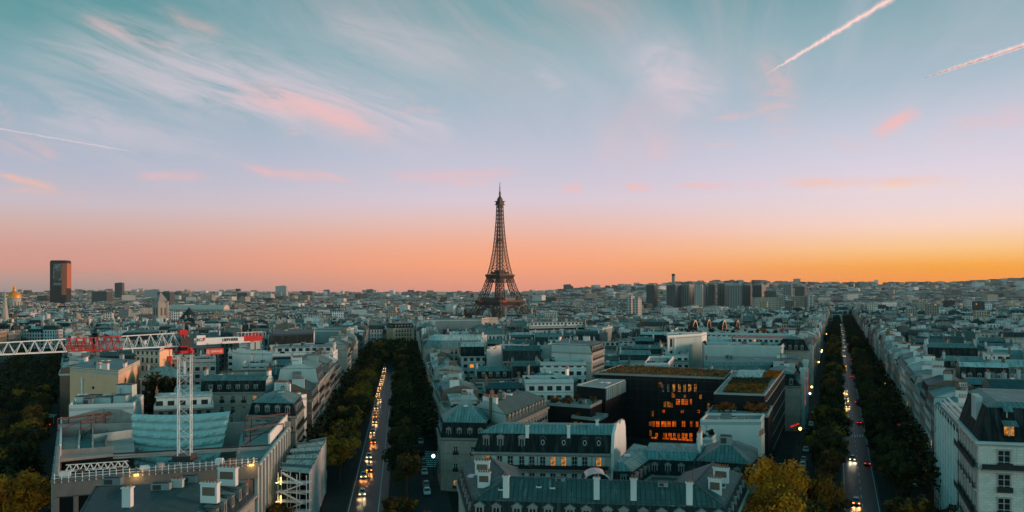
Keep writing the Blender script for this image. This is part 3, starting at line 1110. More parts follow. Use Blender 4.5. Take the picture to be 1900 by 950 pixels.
def bell_tower():
    Y = 880.0
    x = at(298, Y)
    g = T(x, Y)
    z = lambda py: zat(py, Y) - g
    r = thing('bell_tower', 'square stone bell tower with a pointed roof rising behind the crane jib', 'church tower', (x, Y, g), -0.62)
    mb = MB()
    mb.box((0, 0, z(563) / 2), (11.5, 11.5, z(563)))
    mb.box((0, 0, z(563)), (12.6, 12.6, 1.0))
    mb.box((0, 0, z(590)), (12.2, 12.2, 0.8))
    for i in (-1, 1):
        for j in (-1, 1):
            mb.box((i * 5.4, j * 5.4, z(559) / 2), (1.9, 1.9, z(559)))
    mb.build('shaft', M['grey_stone'], r)
    for k in range(4):
        a = k * math.pi / 2
        for off in (-2.2, 2.2):
            mb = MB()
            mb.box((0, 0, 0), (0.3, 1.9, 9))
            o = mb.build('louvre', M['dark_steel'], r)
            o.location = (math.cos(a) * 5.75 - math.sin(a) * off, math.sin(a) * 5.75 + math.cos(a) * off, z(578))
            o.rotation_euler = (0, 0, a)
    mb = MB()
    sq = lambda w, zz: [(-w, -w, zz), (w, -w, zz), (w, w, zz), (-w, w, zz)]
    mb.loft([sq(4.6, z(563)), sq(4.6, z(557)), sq(5.0, z(556.5)), sq(0.2, z(542))])
    mb.build('pointed_roof', M['grey_stone'], r)
    mb = MB()
    # the church body with a cone over an octagonal drum
    Y2 = 860.0
    x2 = at(351, Y2)
    g2 = T(x2, Y2)
    z = lambda py: zat(py, Y2) - g2
    r = thing('church_rotunda', 'round stone church drum under a dark cone roof right of the bell tower', 'church', (x2, Y2, g2), 0.2)
    oc = lambda w, zz: [(w * math.cos(a), w * math.sin(a), zz) for a in np.arange(12) * math.pi / 6]
    mb = MB()
    mb.loft([oc(10.5, 0), oc(10.5, z(593)), oc(11.2, z(592.5)), oc(11.2, z(591.5))])
    mb.box((4, 2, z(606) / 2), (26, 22, z(606)))
    mb.build('drum', M['cream'], r)
    for k in range(12):
        a = (k + .5) * math.pi / 6
        for da in (-0.09, 0.09):
            mb = MB()
            mb.box((0, 0, 0), (0.3, 0.9, 6))
            o = mb.build('arched_window', M['glass'], r)
            o.location = (10.25 * math.cos(a + da), 10.25 * math.sin(a + da), z(600))
            o.rotation_euler = (0, 0, a)
    mb = MB()
    mb.loft([oc(11.4, z(591.5)), oc(5.2, z(581)), oc(0.2, z(570))])
    mb.build('cone_roof', M['slate_blue'], r)


bell_tower()


def barrel_hall():
    Y = 2250.0
    x0, x1 = at(306, Y), at(416, Y)
    g = T((x0 + x1) / 2, Y)
    z = lambda py: zat(py, Y) - g
    r = thing('exhibition_hall', 'long pale hall with a curved glass roof behind bell tower and cone roof', 'hall', ((x0 + x1) / 2, Y, g))
    mb = MB()
    mb.box((0, 20, z(574) / 2), (x1 - x0, 50, z(574)), 0)
    mb.build('wall', M['win_cream'], r)
    mb = MB()
    n = 10
    for i in range(n):
        a0, a1 = math.pi * i / n, math.pi * (i + 1) / n
        p = lambda a: (20 - 24 * math.cos(a), z(574) + 13 * math.sin(a))
        (ya, za), (yb, zb) = p(a0), p(a1)
        mb.face([(-(x1 - x0) / 2, ya, za), ((x1 - x0) / 2, ya, za), ((x1 - x0) / 2, yb, zb), (-(x1 - x0) / 2, yb, zb)])
    for s in (-1, 1):
        mb.face([(s * (x1 - x0) / 2, 20 - 24 * math.cos(math.pi * i / n), z(574) + 13 * math.sin(math.pi * i / n)) for i in range(n + 1)][::s])
    mb.build('curved_roof', basic('pale_glass_roof', (0.5, 0.46, 0.40), 0.4, 0.2, 0.02), r)


barrel_hall()


def contrails():
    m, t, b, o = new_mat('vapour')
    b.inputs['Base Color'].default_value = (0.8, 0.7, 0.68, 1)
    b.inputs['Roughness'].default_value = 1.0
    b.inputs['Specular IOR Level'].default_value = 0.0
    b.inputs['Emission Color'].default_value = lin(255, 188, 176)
    b.inputs['Emission Strength'].default_value = 0.55  # emission stands in for sunlight on the vapour
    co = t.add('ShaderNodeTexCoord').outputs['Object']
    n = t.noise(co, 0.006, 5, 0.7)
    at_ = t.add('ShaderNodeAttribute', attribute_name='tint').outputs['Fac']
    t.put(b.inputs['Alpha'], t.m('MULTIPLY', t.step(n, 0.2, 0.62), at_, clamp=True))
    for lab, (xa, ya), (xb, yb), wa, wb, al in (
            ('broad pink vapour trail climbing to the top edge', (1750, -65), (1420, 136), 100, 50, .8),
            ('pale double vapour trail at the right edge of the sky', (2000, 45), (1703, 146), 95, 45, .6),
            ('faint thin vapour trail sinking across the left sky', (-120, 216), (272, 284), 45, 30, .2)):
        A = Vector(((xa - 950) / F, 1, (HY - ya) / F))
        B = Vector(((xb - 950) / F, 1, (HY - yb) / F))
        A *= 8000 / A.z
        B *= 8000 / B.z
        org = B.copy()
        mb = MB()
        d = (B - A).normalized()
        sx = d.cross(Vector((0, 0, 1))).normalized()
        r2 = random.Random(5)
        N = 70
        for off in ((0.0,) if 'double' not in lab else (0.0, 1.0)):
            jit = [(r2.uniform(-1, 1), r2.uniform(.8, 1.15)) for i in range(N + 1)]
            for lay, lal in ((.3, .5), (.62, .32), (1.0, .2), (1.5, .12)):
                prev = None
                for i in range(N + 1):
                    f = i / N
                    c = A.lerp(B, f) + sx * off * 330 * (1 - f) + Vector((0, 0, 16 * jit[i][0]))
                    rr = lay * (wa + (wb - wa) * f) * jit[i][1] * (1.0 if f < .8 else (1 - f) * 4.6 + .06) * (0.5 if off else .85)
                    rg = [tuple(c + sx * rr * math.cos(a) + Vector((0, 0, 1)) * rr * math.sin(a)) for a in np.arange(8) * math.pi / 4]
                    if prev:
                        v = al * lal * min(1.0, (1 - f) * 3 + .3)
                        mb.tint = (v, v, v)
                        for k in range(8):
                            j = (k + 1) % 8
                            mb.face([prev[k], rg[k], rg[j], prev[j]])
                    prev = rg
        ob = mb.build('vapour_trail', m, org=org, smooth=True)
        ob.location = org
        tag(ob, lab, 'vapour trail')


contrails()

# ================================================================ shared small meshes
def leaf_mesh(name, n, rx, ry, rz, size, mat, seed, cz=0.0, clumps=10, hollow=0.55):
    """foliage: many small leaf faces gathered into clumps spread through an uneven volume"""
    r = random.Random(seed)
    cl = []
    while len(cl) < clumps:
        p = Vector((r.uniform(-1, 1), r.uniform(-1, 1), r.uniform(-1, 1)))
        if hollow * .7 < p.length < 1.0 and p.z > -0.85:
            cl.append((p * r.uniform(.62, .86), r.uniform(0.16, 0.4)))
    cl.append((Vector((0, 0, 0)), 0.5))
    mb = MB()
    for i in range(n):
        c, cr = r.choice(cl)
        d = Vector((r.gauss(0, 1), r.gauss(0, 1), r.gauss(0, 1))).normalized() * cr * (r.random() ** 0.5) * 1.12
        p = c + d
        p = Vector((p.x * rx, p.y * ry, p.z * rz + cz))
        nrm = (d.normalized() * 0.8 + Vector((r.gauss(0, .5), r.gauss(0, .5), r.gauss(0.35, .5)))).normalized()
        a = nrm.orthogonal().normalized()
        b = nrm.cross(a)
        th = r.uniform(0, 6.28)
        a, b = a * math.cos(th) + b * math.sin(th), b * math.cos(th) - a * math.sin(th)
        s = size * r.uniform(0.6, 1.35)
        k = r.uniform(0.65, 1.0)
        mb.tint = (k, k, k)
        mb.face([p - a * s, p - b * s * .6, p + a * s, p + b * s * .6])
    return proto(mb, name, mat)


def foliage(name, c1, c2):
    m, t, b, o = new_mat(name)
    co = t.add('ShaderNodeTexCoord').outputs['Object']
    n = t.noise(co, 0.42, 4, 0.6)
    r = t.add('ShaderNodeObjectInfo').outputs['Random']
    f = t.step(t.m('ADD', n, t.m('MULTIPLY', t.m('SUBTRACT', r, 0.5), 0.3)), 0.36, 0.66)
    c = t.mix(f, col4(c1), col4(c2))
    k = t.add('ShaderNodeAttribute', attribute_name='tint').outputs['Color']
    t.put(b.inputs['Base Color'], t.mix(1.0, c, k, 'MULTIPLY'))
    b.inputs['Roughness'].default_value = 0.75
    b.inputs['Specular IOR Level'].default_value = 0.15
    return m


M['leaf_dark'] = foliage('plane_tree_leaves', (0.014, 0.019, 0.007), (0.085, 0.06, 0.014))
M['leaf_olive'] = foliage('turning_leaves', (0.05, 0.036, 0.01), (0.46, 0.2, 0.02))
M['leaf_gold'] = foliage('golden_leaves', (0.30, 0.10, 0.01), (0.95, 0.31, 0.016))
M['leaf_rust'] = foliage('rusty_leaves', (0.06, 0.04, 0.016), (0.40, 0.12, 0.025))
M['leaf_shrub'] = foliage('terrace_leaves', (0.012, 0.02, 0.012), (0.045, 0.05, 0.02))
M['bark'] = basic('bark', (0.06, 0.05, 0.04), 0.9, 0.3, 2.0)

SHRUB = [leaf_mesh('terrace_shrub', 420, 1.0, 0.8, 0.8, 0.13, M['leaf_shrub'], 3 + i, 0.7, 7) for i in range(2)]
SHRUB_RUST = leaf_mesh('rusty_shrub', 700, 1.4, 1.2, 1.2, 0.16, M['leaf_rust'], 9, 1.1, 9)


def chimney_mesh(mat, pots):
    mb = MB()
    mb.box((0, 0, 0.5), (1, 0.62, 1.0), 0)
    mb.box((0, 0, 1.0), (1.03, 0.74, 0.06), 0)
    for i in range(pots):
        x = -0.42 + 0.84 * i / max(1, pots - 1)
        mb.box((x, 0, 1.14), (0.055, 0.2, 0.24), 1)
    return mb


CHIM = [proto(chimney_mesh(0, 7), 'chimney', [M['pale_wall'], M['pot']]),
        proto(chimney_mesh(0, 6), 'chimney', [M['brick'], M['pot']]),
        proto(chimney_mesh(0, 8), 'chimney', [M['white_wall'], M['pot']]),
        proto(chimney_mesh(0, 6), 'chimney', [M['grey_wall'], M['dark_steel']])]


def window_mesh(w, h, lit=None, shutters=False, arch=False):
    """French window facing -Y, sill at z=0: stone surround, glass, white sashes"""
    mb = MB()
    g = 2 if lit is None else 3
    mb.face([(-w / 2, -.02, 0), (w / 2, -.02, 0), (w / 2, -.02, h), (-w / 2, -.02, h)], g)
    t = .14
    for x in (-w / 2 - t / 2, w / 2 + t / 2):
        mb.box((x, -.07, h / 2), (t, .18, h + .2), 0)
    mb.box((0, -.1, h + .16), (w + .5, .26, .22), 0)
    mb.box((0, -.12, -.08), (w + .4, .3, .12), 0)
    mb.box((0, -.045, h / 2), (.08, .05, h), 1)
    for z in (h * .36, h * .72):
        mb.box((0, -.045, z), (w, .05, .06), 1)
    for x in (-w / 2 + .04, w / 2 - .04):
        mb.box((x, -.045, h / 2), (.07, .05, h), 1)
    return mb


WMATS = [M['cream'], M['frame_white'], M['glass'], M['lit']]
WIN = proto(window_mesh(1.15, 2.1), 'window', WMATS)
WIN_LIT = proto(window_mesh(1.15, 2.1, lit=True), 'window', WMATS)
_r = MB()
_r.box((0, -.24, .45), (1.5, .05, .9), 0)
RAIL = proto(_r, 'window_rail', [M['black_iron']])


def dormer_mesh(kind=0):
    mb = MB()
    mb.box((0, .75, .95), (1.25, 1.5, 1.9), 0)
    mb.face([(-.4, -.02, .3), (.4, -.02, .3), (.4, -.02, 1.65), (-.4, -.02, 1.65)], 1)
    mb.box((0, -.05, .95), (.06, .06, 1.4), 2)
    if kind == 0:      # pediment
        mb.face([(-.85, -.18, 1.9), (.85, -.18, 1.9), (0, -.18, 2.45)], 0)
        mb.face([(-.85, -.18, 1.9), (0, -.18, 2.45), (0, 1.7, 2.45), (-.85, 1.7, 1.9)], 3)
        mb.face([(0, -.18, 2.45), (.85, -.18, 1.9), (.85, 1.7, 1.9), (0, 1.7, 2.45)], 3)
    elif kind == 1:    # segmental arch
        n = 6
        pr = [(-.8 * math.cos(math.pi * i / n), 1.9 + .5 * math.sin(math.pi * i / n)) for i in range(n + 1)]
        mb.face([(x, -.15, z) for x, z in pr], 0)
        for (xa, za), (xb, zb) in zip(pr[:-1], pr[1:]):
            mb.face([(xa, -.15, za), (xb, -.15, zb), (xb, 1.6, zb), (xa, 1.6, za)], 3)
    else:              # shed
        mb.face([(-.8, -.2, 1.95), (.8, -.2, 1.95), (.8, 1.8, 2.25), (-.8, 1.8, 2.25)], 3)
    return mb


DMATS = [M['grey_stone'], M['glass'], M['frame_white'], M['zinc']]
DORM = [proto(dormer_mesh(k), 'dormer', DMATS) for k in range(3)]
_s = MB()
_s.box((0, 0, .12), (1.0, 1.3, .24), 0)
_s.face([(-.42, -.55, .25), (.42, -.55, .25), (.42, .55, .25), (-.42, .55, .25)], 1)
SKYL = proto(_s, 'skylight', [M['frame_white'], M['glass']])
_u = MB()
_u.box((0, 0, .6), (1.8, 1.2, 1.2), 0)
_u.box((0, 0, 1.3), (1.5, .9, .2), 1)
_u.box((-.3, -.62, .6), (.8, .05, .8), 1)
UNIT = proto(_u, 'roof_unit', [M['grey_wall'], M['dark_steel']])
_a = MB()
_a.bar((0, 0, 0), (0, 0, 3.2), .07)
for _z, _w in ((3.1, 1.1), (2.8, 1.4), (2.5, .8)):
    _a.bar((-_w / 2, 0, _z), (_w / 2, 0, _z), .05)
AERIAL = proto(_a, 'aerial', [M['dark_steel']])

BLK = []      # generic blocks: root, description, centre, height
FOOT = []     # footprints already taken
HERO = []     # (phrase, x, y, z) of the singular things other labels can lean on


def sat(a, b):
    for poly in (a, b):
        n = len(poly)
        for i in range(n):
            p, q = poly[i], poly[(i + 1) % n]
            ax, ay = q[1] - p[1], p[0] - q[0]
            la = [v[0] * ax + v[1] * ay for v in a]
            lb = [v[0] * ax + v[1] * ay for v in b]
            tol = 0.35 * math.hypot(ax, ay)
            if max(la) < min(lb) + tol or max(lb) < min(la) + tol:
                return False
    return True


def free(q, y=None):
    c = centre(q)
    for f, fc, fr in FOOT:
        if abs(fc[0] - c[0]) > fr + 45 or abs(fc[1] - c[1]) > fr + 45:
            continue
        if sat(q, f):
            return False
    return True


def centre(q):
    return (sum(p[0] for p in q) / len(q), sum(p[1] for p in q) / len(q))


def take(q):
    q = [(p[0], p[1]) for p in q]
    c = centre(q)
    FOOT.append((q, c, max(math.hypot(p[0] - c[0], p[1] - c[1]) for p in q)))


def edge(q, i):
    p, r = Vector(q[i][:2]), Vector(q[(i + 1) % len(q)][:2])
    d = r - p
    L = d.length
    d = d / L
    return p, d, L, Vector((d.y, -d.x)), math.atan2(d.y, d.x)


def seen(q, i):
    p, d, L, n, a = edge(q, i)
    c = p + d * L / 2
    return n.dot(Vector((0, 0)) - c) > 0


def facade_parts(root, org, q, i, z0, ze, fh=3.35, pitch=2.5, balc=(), lit=0.04, maxw=60, rail=True, win=None, winlit=None, zmin=-99, wmargin=1.0):
    p, d, L, n, a = edge(q, i)
    nf = max(1, int((ze - 0.6 - z0) / fh))
    nw = max(1, int((L - 2 * wmargin) / pitch))
    cnt = 0
    for f in range(nf - 1, -1, -1):
        z = ze - 0.6 - (nf - f) * fh + 0.55
        if z < zmin:
            break
        for k in range(nw):
            if cnt >= maxw:
                break
            c = p + d * (L / 2 + (k - (nw - 1) / 2) * pitch)
            me = (winlit or WIN_LIT) if RNG.random() < lit else (win or WIN)
            o = inst('window', me, root, (c.x - org[0], c.y - org[1], z - org[2]), a)
            if rail:
                inst('window_rail', RAIL, o, (0, 0, 0))
            cnt += 1
        if (nf - f) in balc:
            mb = MB()
            mb.box((L / 2, -.45, 0), (L - .8, .9, .18), 0)
            mb.box((L / 2, -.86, .55), (L - .8, .05, .95), 1)
            b = mb.build('balcony', [M['grey_stone'], M['black_iron']], root)
            b.location = (p.x - org[0], p.y - org[1], z - .3 - org[2])
            b.rotation_euler = (0, 0, a)
    return cnt


def block(name, q, ze, label=None, cat='building', roof='mansard', wall='win_cream', side='grey_wall', party=(1, 3), low='slate_blue', up='zinc',
          mh=2.9, uh=1.5, dorm=None, wins=(), chim=3, near=False, group=None, g=None, reg=True, parapet=0.9, pent=False, shrubs=0, units=1,
          ui=None, mi=0.9, balc=(), cornice=True, lit=0.04, blank=(), fh=3.35, pitch=2.5):
    """a street block: q = footprint (edge 0 is its main front), ze = eaves height"""
    c = centre(q)
    g = T(*c) if g is None else g
    org = (c[0], c[1], g)
    root = thing(name, label or '', cat, org, 0, group)
    if reg:
        take(q)
    n = len(q)
    wm = [M[wall], M[side], M['grey_stone'] if wall in ('cream', 'win_cream', 'grey_stone', 'win_grey') else M['pale_wall']]
    mb = MB()
    for i in range(n):
        p, r = q[i], q[(i + 1) % n]
        bl = i in party or i in blank
        mb.face([(p[0], p[1], g - .3), (r[0], r[1], g - .3), (r[0], r[1], ze), (p[0], p[1], ze)], 1 if bl else 0)
    if cornice:
        o1 = inset(q, [(-.45 if i not in party else -.02) for i in range(n)])
        o0 = inset(q, [(-.12 if i not in party else -.02) for i in range(n)])
        mb.loft([ring(o0, ze - .75), ring(o1, ze - .42), ring(o1, ze + .02)], 2, cap=False)
        for k in range(n):
            j = (k + 1) % n
            mb.face([ring(o1, ze + .02)[k], ring(o1, ze + .02)[j], ring(q, ze + .02)[j], ring(q, ze + .02)[k]], 2)
        for zz in (g + 5.2, ze - 4.3):
            if near and zz < ze:
                oo = inset(q, [(-.16 if i not in party else -.02) for i in range(n)])
                mb.loft([ring(oo, zz), ring(oo, zz + .28)], 2, cap=False)
    mb.build('wall', wm, root, org)
    depth = min(edge(q, 1)[2], edge(q, 0)[2])
    rf_mats = [M[low], M[up], M[side], M['gravel']]
    mb = MB()
    top = ze
    if roof in ('mansard', 'hip', 'party'):
        if roof == 'hip':
            mh_, mi_ = 0.15, -.1
        else:
            mh_, mi_ = mh, mi
        r1 = inset(q, [mi_ if i not in party else 0.0 for i in range(n)])
        ui_ = ui if ui is not None else depth * 0.4
        r2 = inset(q, [ui_ if i not in party else 0.0 for i in range(n)])
        R0, R1, R2 = ring(q, ze + .01), ring(r1, ze + mh_), ring(r2, ze + mh_ + uh)
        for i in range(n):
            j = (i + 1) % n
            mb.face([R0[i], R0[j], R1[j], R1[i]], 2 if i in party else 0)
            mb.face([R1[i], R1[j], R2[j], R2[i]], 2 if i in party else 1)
        mb.face(R2, 1)
        # lip at the break of the slope
        lip0, lip1 = inset(r1, [-.16 if i not in party else -.01 for i in range(n)]), r1
        mb.loft([ring(lip0, ze + mh_ - .1), ring(lip0, ze + mh_ + .1), ring(inset(r1, .02), ze + mh_ + .14)], 1, cap=False)
        top = ze + mh_ + uh
        inner = r2
    else:
        r1 = inset(q, .35)
        mb.loft([ring(q, ze), ring(q, ze + parapet)], 2, cap=False)
        a, b = ring(q, ze + parapet), ring(r1, ze + parapet)
        for i in range(n):
            j = (i + 1) % n
            mb.face([a[i], a[j], b[j], b[i]], 2)
            mb.face([b[i], b[j], (r1[j][0], r1[j][1], ze + .1), (r1[i][0], r1[i][1], ze + .1)], 2)
        mb.face(ring(r1, ze + .1), 3)
        top = ze + .1
        inner = inset(q, 1.5)
    rf = mb.build('roof', rf_mats, root, org)
    if pent and depth > 8:
        pq = inset(q, [2.6 if i not in party else .6 for i in range(n)])
        m2 = MB()
        m2.prism(pq, top, top + 2.9, 0, 1)
        oq = inset(pq, -.4)
        m2.prism(oq, top + 2.9, top + 3.15, 2, 1, bottom=True)
        m2.build('penthouse', [M['win_pale'], M[up], M['pale_wall']], root, org)
        top += 3.15
        inner = inset(pq, .8)
    rr = RNG
    ic = centre(inner)
    # chimney slabs along the party walls (or across the middle)
    pe = [e for e in party if e < n] or [1, 3]
    for k in range(chim):
        e = pe[k % len(pe)]
        p, d, L, nn, a = edge(q, e)
        f = rr.uniform(.28, .72)
        cpos = p + d * L * f - nn * rr.uniform(.35, .6)
        ln = min(L * .3, rr.uniform(1.6, 4.2))
        zb = ze + (mh if roof == 'mansard' else 0)
        h = top + rr.uniform(.9, 2.1) - zb
        inst('chimney', CHIM[rr.choice((0, 0, 1, 2, 2, 3))], rf, (cpos.x - org[0], cpos.y - org[1], zb - g), a, (ln, rr.uniform(.85, 1.2), h))
    for k in range(units):
        f, s = rr.uniform(.15, .85), rr.uniform(.2, .8)
        x = (inner[0][0] * (1 - f) + inner[1][0] * f) * (1 - s) + (inner[3][0] * (1 - f) + inner[2][0] * f) * s if n == 4 else ic[0]
        y = (inner[0][1] * (1 - f) + inner[1][1] * f) * (1 - s) + (inner[3][1] * (1 - f) + inner[2][1] * f) * s if n == 4 else ic[1]
        me, nm = rr.choice(((SKYL, 'skylight'), (SKYL, 'skylight'), (UNIT, 'roof_unit'), (AERIAL, 'aerial')))
        inst(nm, me, rf, (x - org[0], y - org[1], top - g - .02), edge(q, 0)[4], [rr.uniform(.8, 1.5)] * 3)
    for k in range(shrubs):
        f = rr.random()
        e = rr.choice([i for i in range(n) if seen(q, i)] or [0])
        p, d, L, nn, a = edge(inset(q, 1.0), e)
        cpos = p + d * L * f
        inst('terrace_shrub', rr.choice(SHRUB), root, (cpos.x - org[0], cpos.y - org[1], ze + .1 - g), rr.uniform(0, 6), [rr.uniform(.7, 1.3)] * 3)
    if dorm is not None:
        for i in range(n):
            if i in party or not seen(q, i):
                continue
            p, d, L, nn, a = edge(q, i)
            k = max(1, int((L - 1.2) / 2.8))
            for w_ in range(k):
                cpos = p + d * (L / 2 + (w_ - (k - 1) / 2) * 2.8) - nn * .25
                inst('dormer', DORM[dorm], rf, (cpos.x - org[0], cpos.y - org[1], ze + .35 - g), a)
    for i in wins:
        facade_parts(root, org, q, i, g, ze, balc=balc, lit=lit, maxw=90 // max(1, len(wins)), fh=fh, pitch=pitch)
    root['_top'] = top
    del root['_top']
    return root, org, top, rf


def hero(phrase, x, y, z):
    HERO.append((phrase, x, y, z))


WALLW = {'win_cream': 'cream', 'win_grey': 'grey', 'win_pale': 'pale', 'win_band': 'banded', 'cream': 'cream stone', 'grey_stone': 'grey'}


def rand_block(q, zb, place, frontage=False, near=False, wins=(), party=(1, 3), hk=(17, 24)):
    r = RNG
    c = centre(q)
    g = T(*c)
    ze = g + r.uniform(*hk)
    wall = r.choice(('win_cream', 'win_cream', 'win_grey', 'win_pale')) if not near else r.choice(('cream', 'cream', 'grey_stone'))
    kind = r.choice(('mansard', 'mansard', 'mansard', 'mansard', 'hip', 'flat', 'flat', 'pent')) if not frontage else r.choice(('mansard', 'mansard', 'mansard', 'mansard', 'pent'))
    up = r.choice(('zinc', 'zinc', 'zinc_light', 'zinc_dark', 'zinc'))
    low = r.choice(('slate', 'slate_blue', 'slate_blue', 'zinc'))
    side = r.choice(('grey_wall', 'pale_wall', 'white_wall', 'pale_wall', 'brick', 'cream'))
    kw = dict(wall=wall, side=side, up=up, low=low, party=party, wins=wins, near=near)
    if kind == 'mansard':
        rt, nm = 'mansard', {'slate': 'dark slate mansard', 'slate_blue': 'blue-grey mansard', 'zinc': 'zinc mansard'}[low]
        b = block('apartment_block', q, ze, roof='mansard', mh=r.choice((2.7, 3.0, 4.6)), uh=r.uniform(1.0, 2.2), chim=r.randint(2, 5), units=r.randint(0, 3),
                  dorm=r.choice((0, 1, 2)) if c[1] < 330 else None, balc=(1, 4) if near else (), **kw)
    elif kind == 'hip':
        rt, nm = 'hip', 'hipped zinc roof'
        b = block('apartment_block', q, ze, roof='hip', uh=r.uniform(1.6, 3.2), ui=None, chim=r.randint(1, 4), units=r.randint(0, 2), **{**kw, 'party': ()})
    elif kind == 'flat':
        rt, nm = 'flat', 'flat gravel terrace'
        b = block('apartment_block', q, ze + 1, roof='flat', chim=r.randint(0, 3), units=r.randint(1, 4), shrubs=r.choice((0, 0, 3, 5)), **{**kw, 'wall': 'win_pale' if not near else wall})
    else:
        rt, nm = 'flat', 'penthouse roof'
        b = block('apartment_block', q, ze, roof='flat', pent=True, chim=r.randint(1, 3), units=r.randint(1, 3), shrubs=r.choice((0, 2, 4)), balc=(1,) if near else (), **kw)
    BLK.append([b[0], f"{WALLW[wall]} block with {nm}", c[0], c[1], b[2], place])


# ---------------------------------------------------------------- the far city: one continuous mass of roofs
def city_mass(quads):
    """quads: (poly, z0, ze, kind) -> one object; quad faces only, colours per face"""
    r = random.Random(77)
    V, FM, TT = [], [], []
    WT = [(.44, .38, .30), (.33, .29, .24), (.62, .56, .48), (.74, .72, .69), (.17, .17, .16), (.07, .075, .075), (.50, .38, .27), (.76, .74, .72), (.40, .37, .33)]
    RT = [(.13, .21, .205), (.09, .15, .15), (.20, .29, .28), (.03, .055, .06), (.02, .036, .038), (.42, .53, .51), (.17, .165, .14), (.64, .68, .65), (.12, .2, .195), (.04, .062, .064)]

    def quad(a, b, c, d, m, t):
        V.extend((a, b, c, d))
        FM.append(m)
        TT.append(t)

    def shade(t, k):
        f = r.uniform(1 - k, 1 + k)
        return (t[0] * f, t[1] * f, t[2] * f)

    def box(cx, cy, z0, z1, lx, ly, ca, sa, t, tt=None):
        pts = [(cx + x * ca - y * sa, cy + x * sa + y * ca) for x, y in ((-lx, -ly), (lx, -ly), (lx, ly), (-lx, ly))]
        for i in range(4):
            p, q_ = pts[i], pts[(i + 1) % 4]
            quad((p[0], p[1], z0), (q_[0], q_[1], z0), (q_[0], q_[1], z1), (p[0], p[1], z1), 1, t)
        quad(*[(p[0], p[1], z1) for p in pts], 1, tt or t)
    for q, z0, ze, kind in quads:
        wt, rt = shade(r.choice(WT), .15), shade(r.choice(RT), .2)
        for i in range(4):
            p, s = q[i], q[(i + 1) % 4]
            quad((p[0], p[1], z0), (s[0], s[1], z0), (s[0], s[1], ze), (p[0], p[1], ze), 0, wt)
        a = math.atan2(q[1][1] - q[0][1], q[1][0] - q[0][0])
        ca, sa = math.cos(a), math.sin(a)
        L0 = math.hypot(q[1][0] - q[0][0], q[1][1] - q[0][1])
        L1 = math.hypot(q[2][0] - q[1][0], q[2][1] - q[1][1])
        c = centre(q)
        top = ze
        if kind == 0:
            mh, uh = r.choice((2.6, 3.0, 4.0)), r.uniform(.8, 2.5)
            low = rt if r.random() < .35 else shade(r.choice(RT[3:5]), .3)
            r1, r2 = inset(q, .9), inset(q, min(L0, L1) * .36)
            for i in range(4):
                j = (i + 1) % 4
                quad((*q[i], ze), (*q[j], ze), (*r1[j], ze + mh), (*r1[i], ze + mh), 1, low)
                quad((*r1[i], ze + mh), (*r1[j], ze + mh), (*r2[j], ze + mh + uh), (*r2[i], ze + mh + uh), 1, rt)
            quad(*[(p[0], p[1], ze + mh + uh) for p in r2], 1, rt)
            top = ze + mh + uh
        else:
            quad(*[(p[0], p[1], ze) for p in q], 1, rt)
            if kind == 1 and min(L0, L1) > 9:
                box(c[0], c[1], ze, ze + 3, L0 * .32, L1 * .3, ca, sa, shade(r.choice(WT), .2), shade(r.choice(RT), .2))
        nc = r.randint(2, 5) if L0 < 30 else r.randint(4, 9)
        for k in range(nc):
            f, s = r.uniform(-.47, .47), r.uniform(-.42, .42)
            x, y = c[0] + f * L0 * ca - s * L1 * sa, c[1] + f * L0 * sa + s * L1 * ca
            t = shade(r.choice(((.6, .58, .55), (.3, .2, .15), (.75, .73, .7), (.2, .2, .2), (.45, .4, .35))), .2)
            if r.random() < .5:
                lx, ly = .45, r.uniform(1.0, 2.4)
            else:
                lx, ly = r.uniform(.8, 2.6), r.uniform(.6, 1.4)
            box(x, y, ze, top + r.uniform(.5, 2.2), lx, ly, ca, sa, t)
    me = bpy.data.meshes.new('distant_city')
    n = len(FM)
    me.vertices.add(4 * n)
    va = np.array(V, dtype=np.float32)
    me.vertices.foreach_set('co', va.ravel())
    me.loops.add(4 * n)
    me.loops.foreach_set('vertex_index', np.arange(4 * n, dtype=np.int32))
    me.polygons.add(n)
    me.polygons.foreach_set('loop_start', np.arange(0, 4 * n, 4, dtype=np.int32))
    me.polygons.foreach_set('material_index', np.array(FM, dtype=np.int32))
    p = va.reshape(n, 4, 3).astype(np.float64)
    nn = np.cross(p[:, 1] - p[:, 0], p[:, 2] - p[:, 0])
    nn /= np.maximum(np.linalg.norm(nn, axis=1, keepdims=True), 1e-9)
    ua = np.stack([-nn[:, 1], nn[:, 0], np.zeros(n)], 1)
    lu = np.linalg.norm(ua, axis=1, keepdims=True)
    ua = np.where(lu > 1e-4, ua / np.maximum(lu, 1e-9), np.array([[1.0, 0, 0]]))
    vb = np.cross(nn, ua)
    uv = np.stack([(p * ua[:, None]).sum(2), (p * vb[:, None]).sum(2)], 2)
    me.materials.append(M['mass_wall'])
    me.materials.append(M['mass_roof'])
    me.update(calc_edges=True)
    ul = me.uv_layers.new(name='UVMap')
    ul.data.foreach_set('uv', uv.astype(np.float32).ravel())
    at = me.attributes.new('tint', 'FLOAT_COLOR', 'FACE')
    at.data.foreach_set('color', np.concatenate([np.array(TT, dtype=np.float32), np.ones((n, 1), np.float32)], 1).ravel())
    o = bpy.data.objects.new('distant_city', me)
    COL.objects.link(o)
    tag(o, 'dense far spread of zinc roofs and pale facades reaching the horizon', 'city roofs', kind='stuff')

# ================================================================ the singular buildings of the foreground
def V2(px, py, z):
    p = P(px, py, z)
    return (p.x, p.y)


def hq(a, b, z, depth, slope):
    """footprint whose front top edge (height z) runs between photograph pixels a and b and goes `depth` m back"""
    p, q = V2(*a, z), V2(*b, z)
    return [p, q, (q[0] + slope * depth, q[1] + depth), (p[0] + slope * depth, p[1] + depth)]


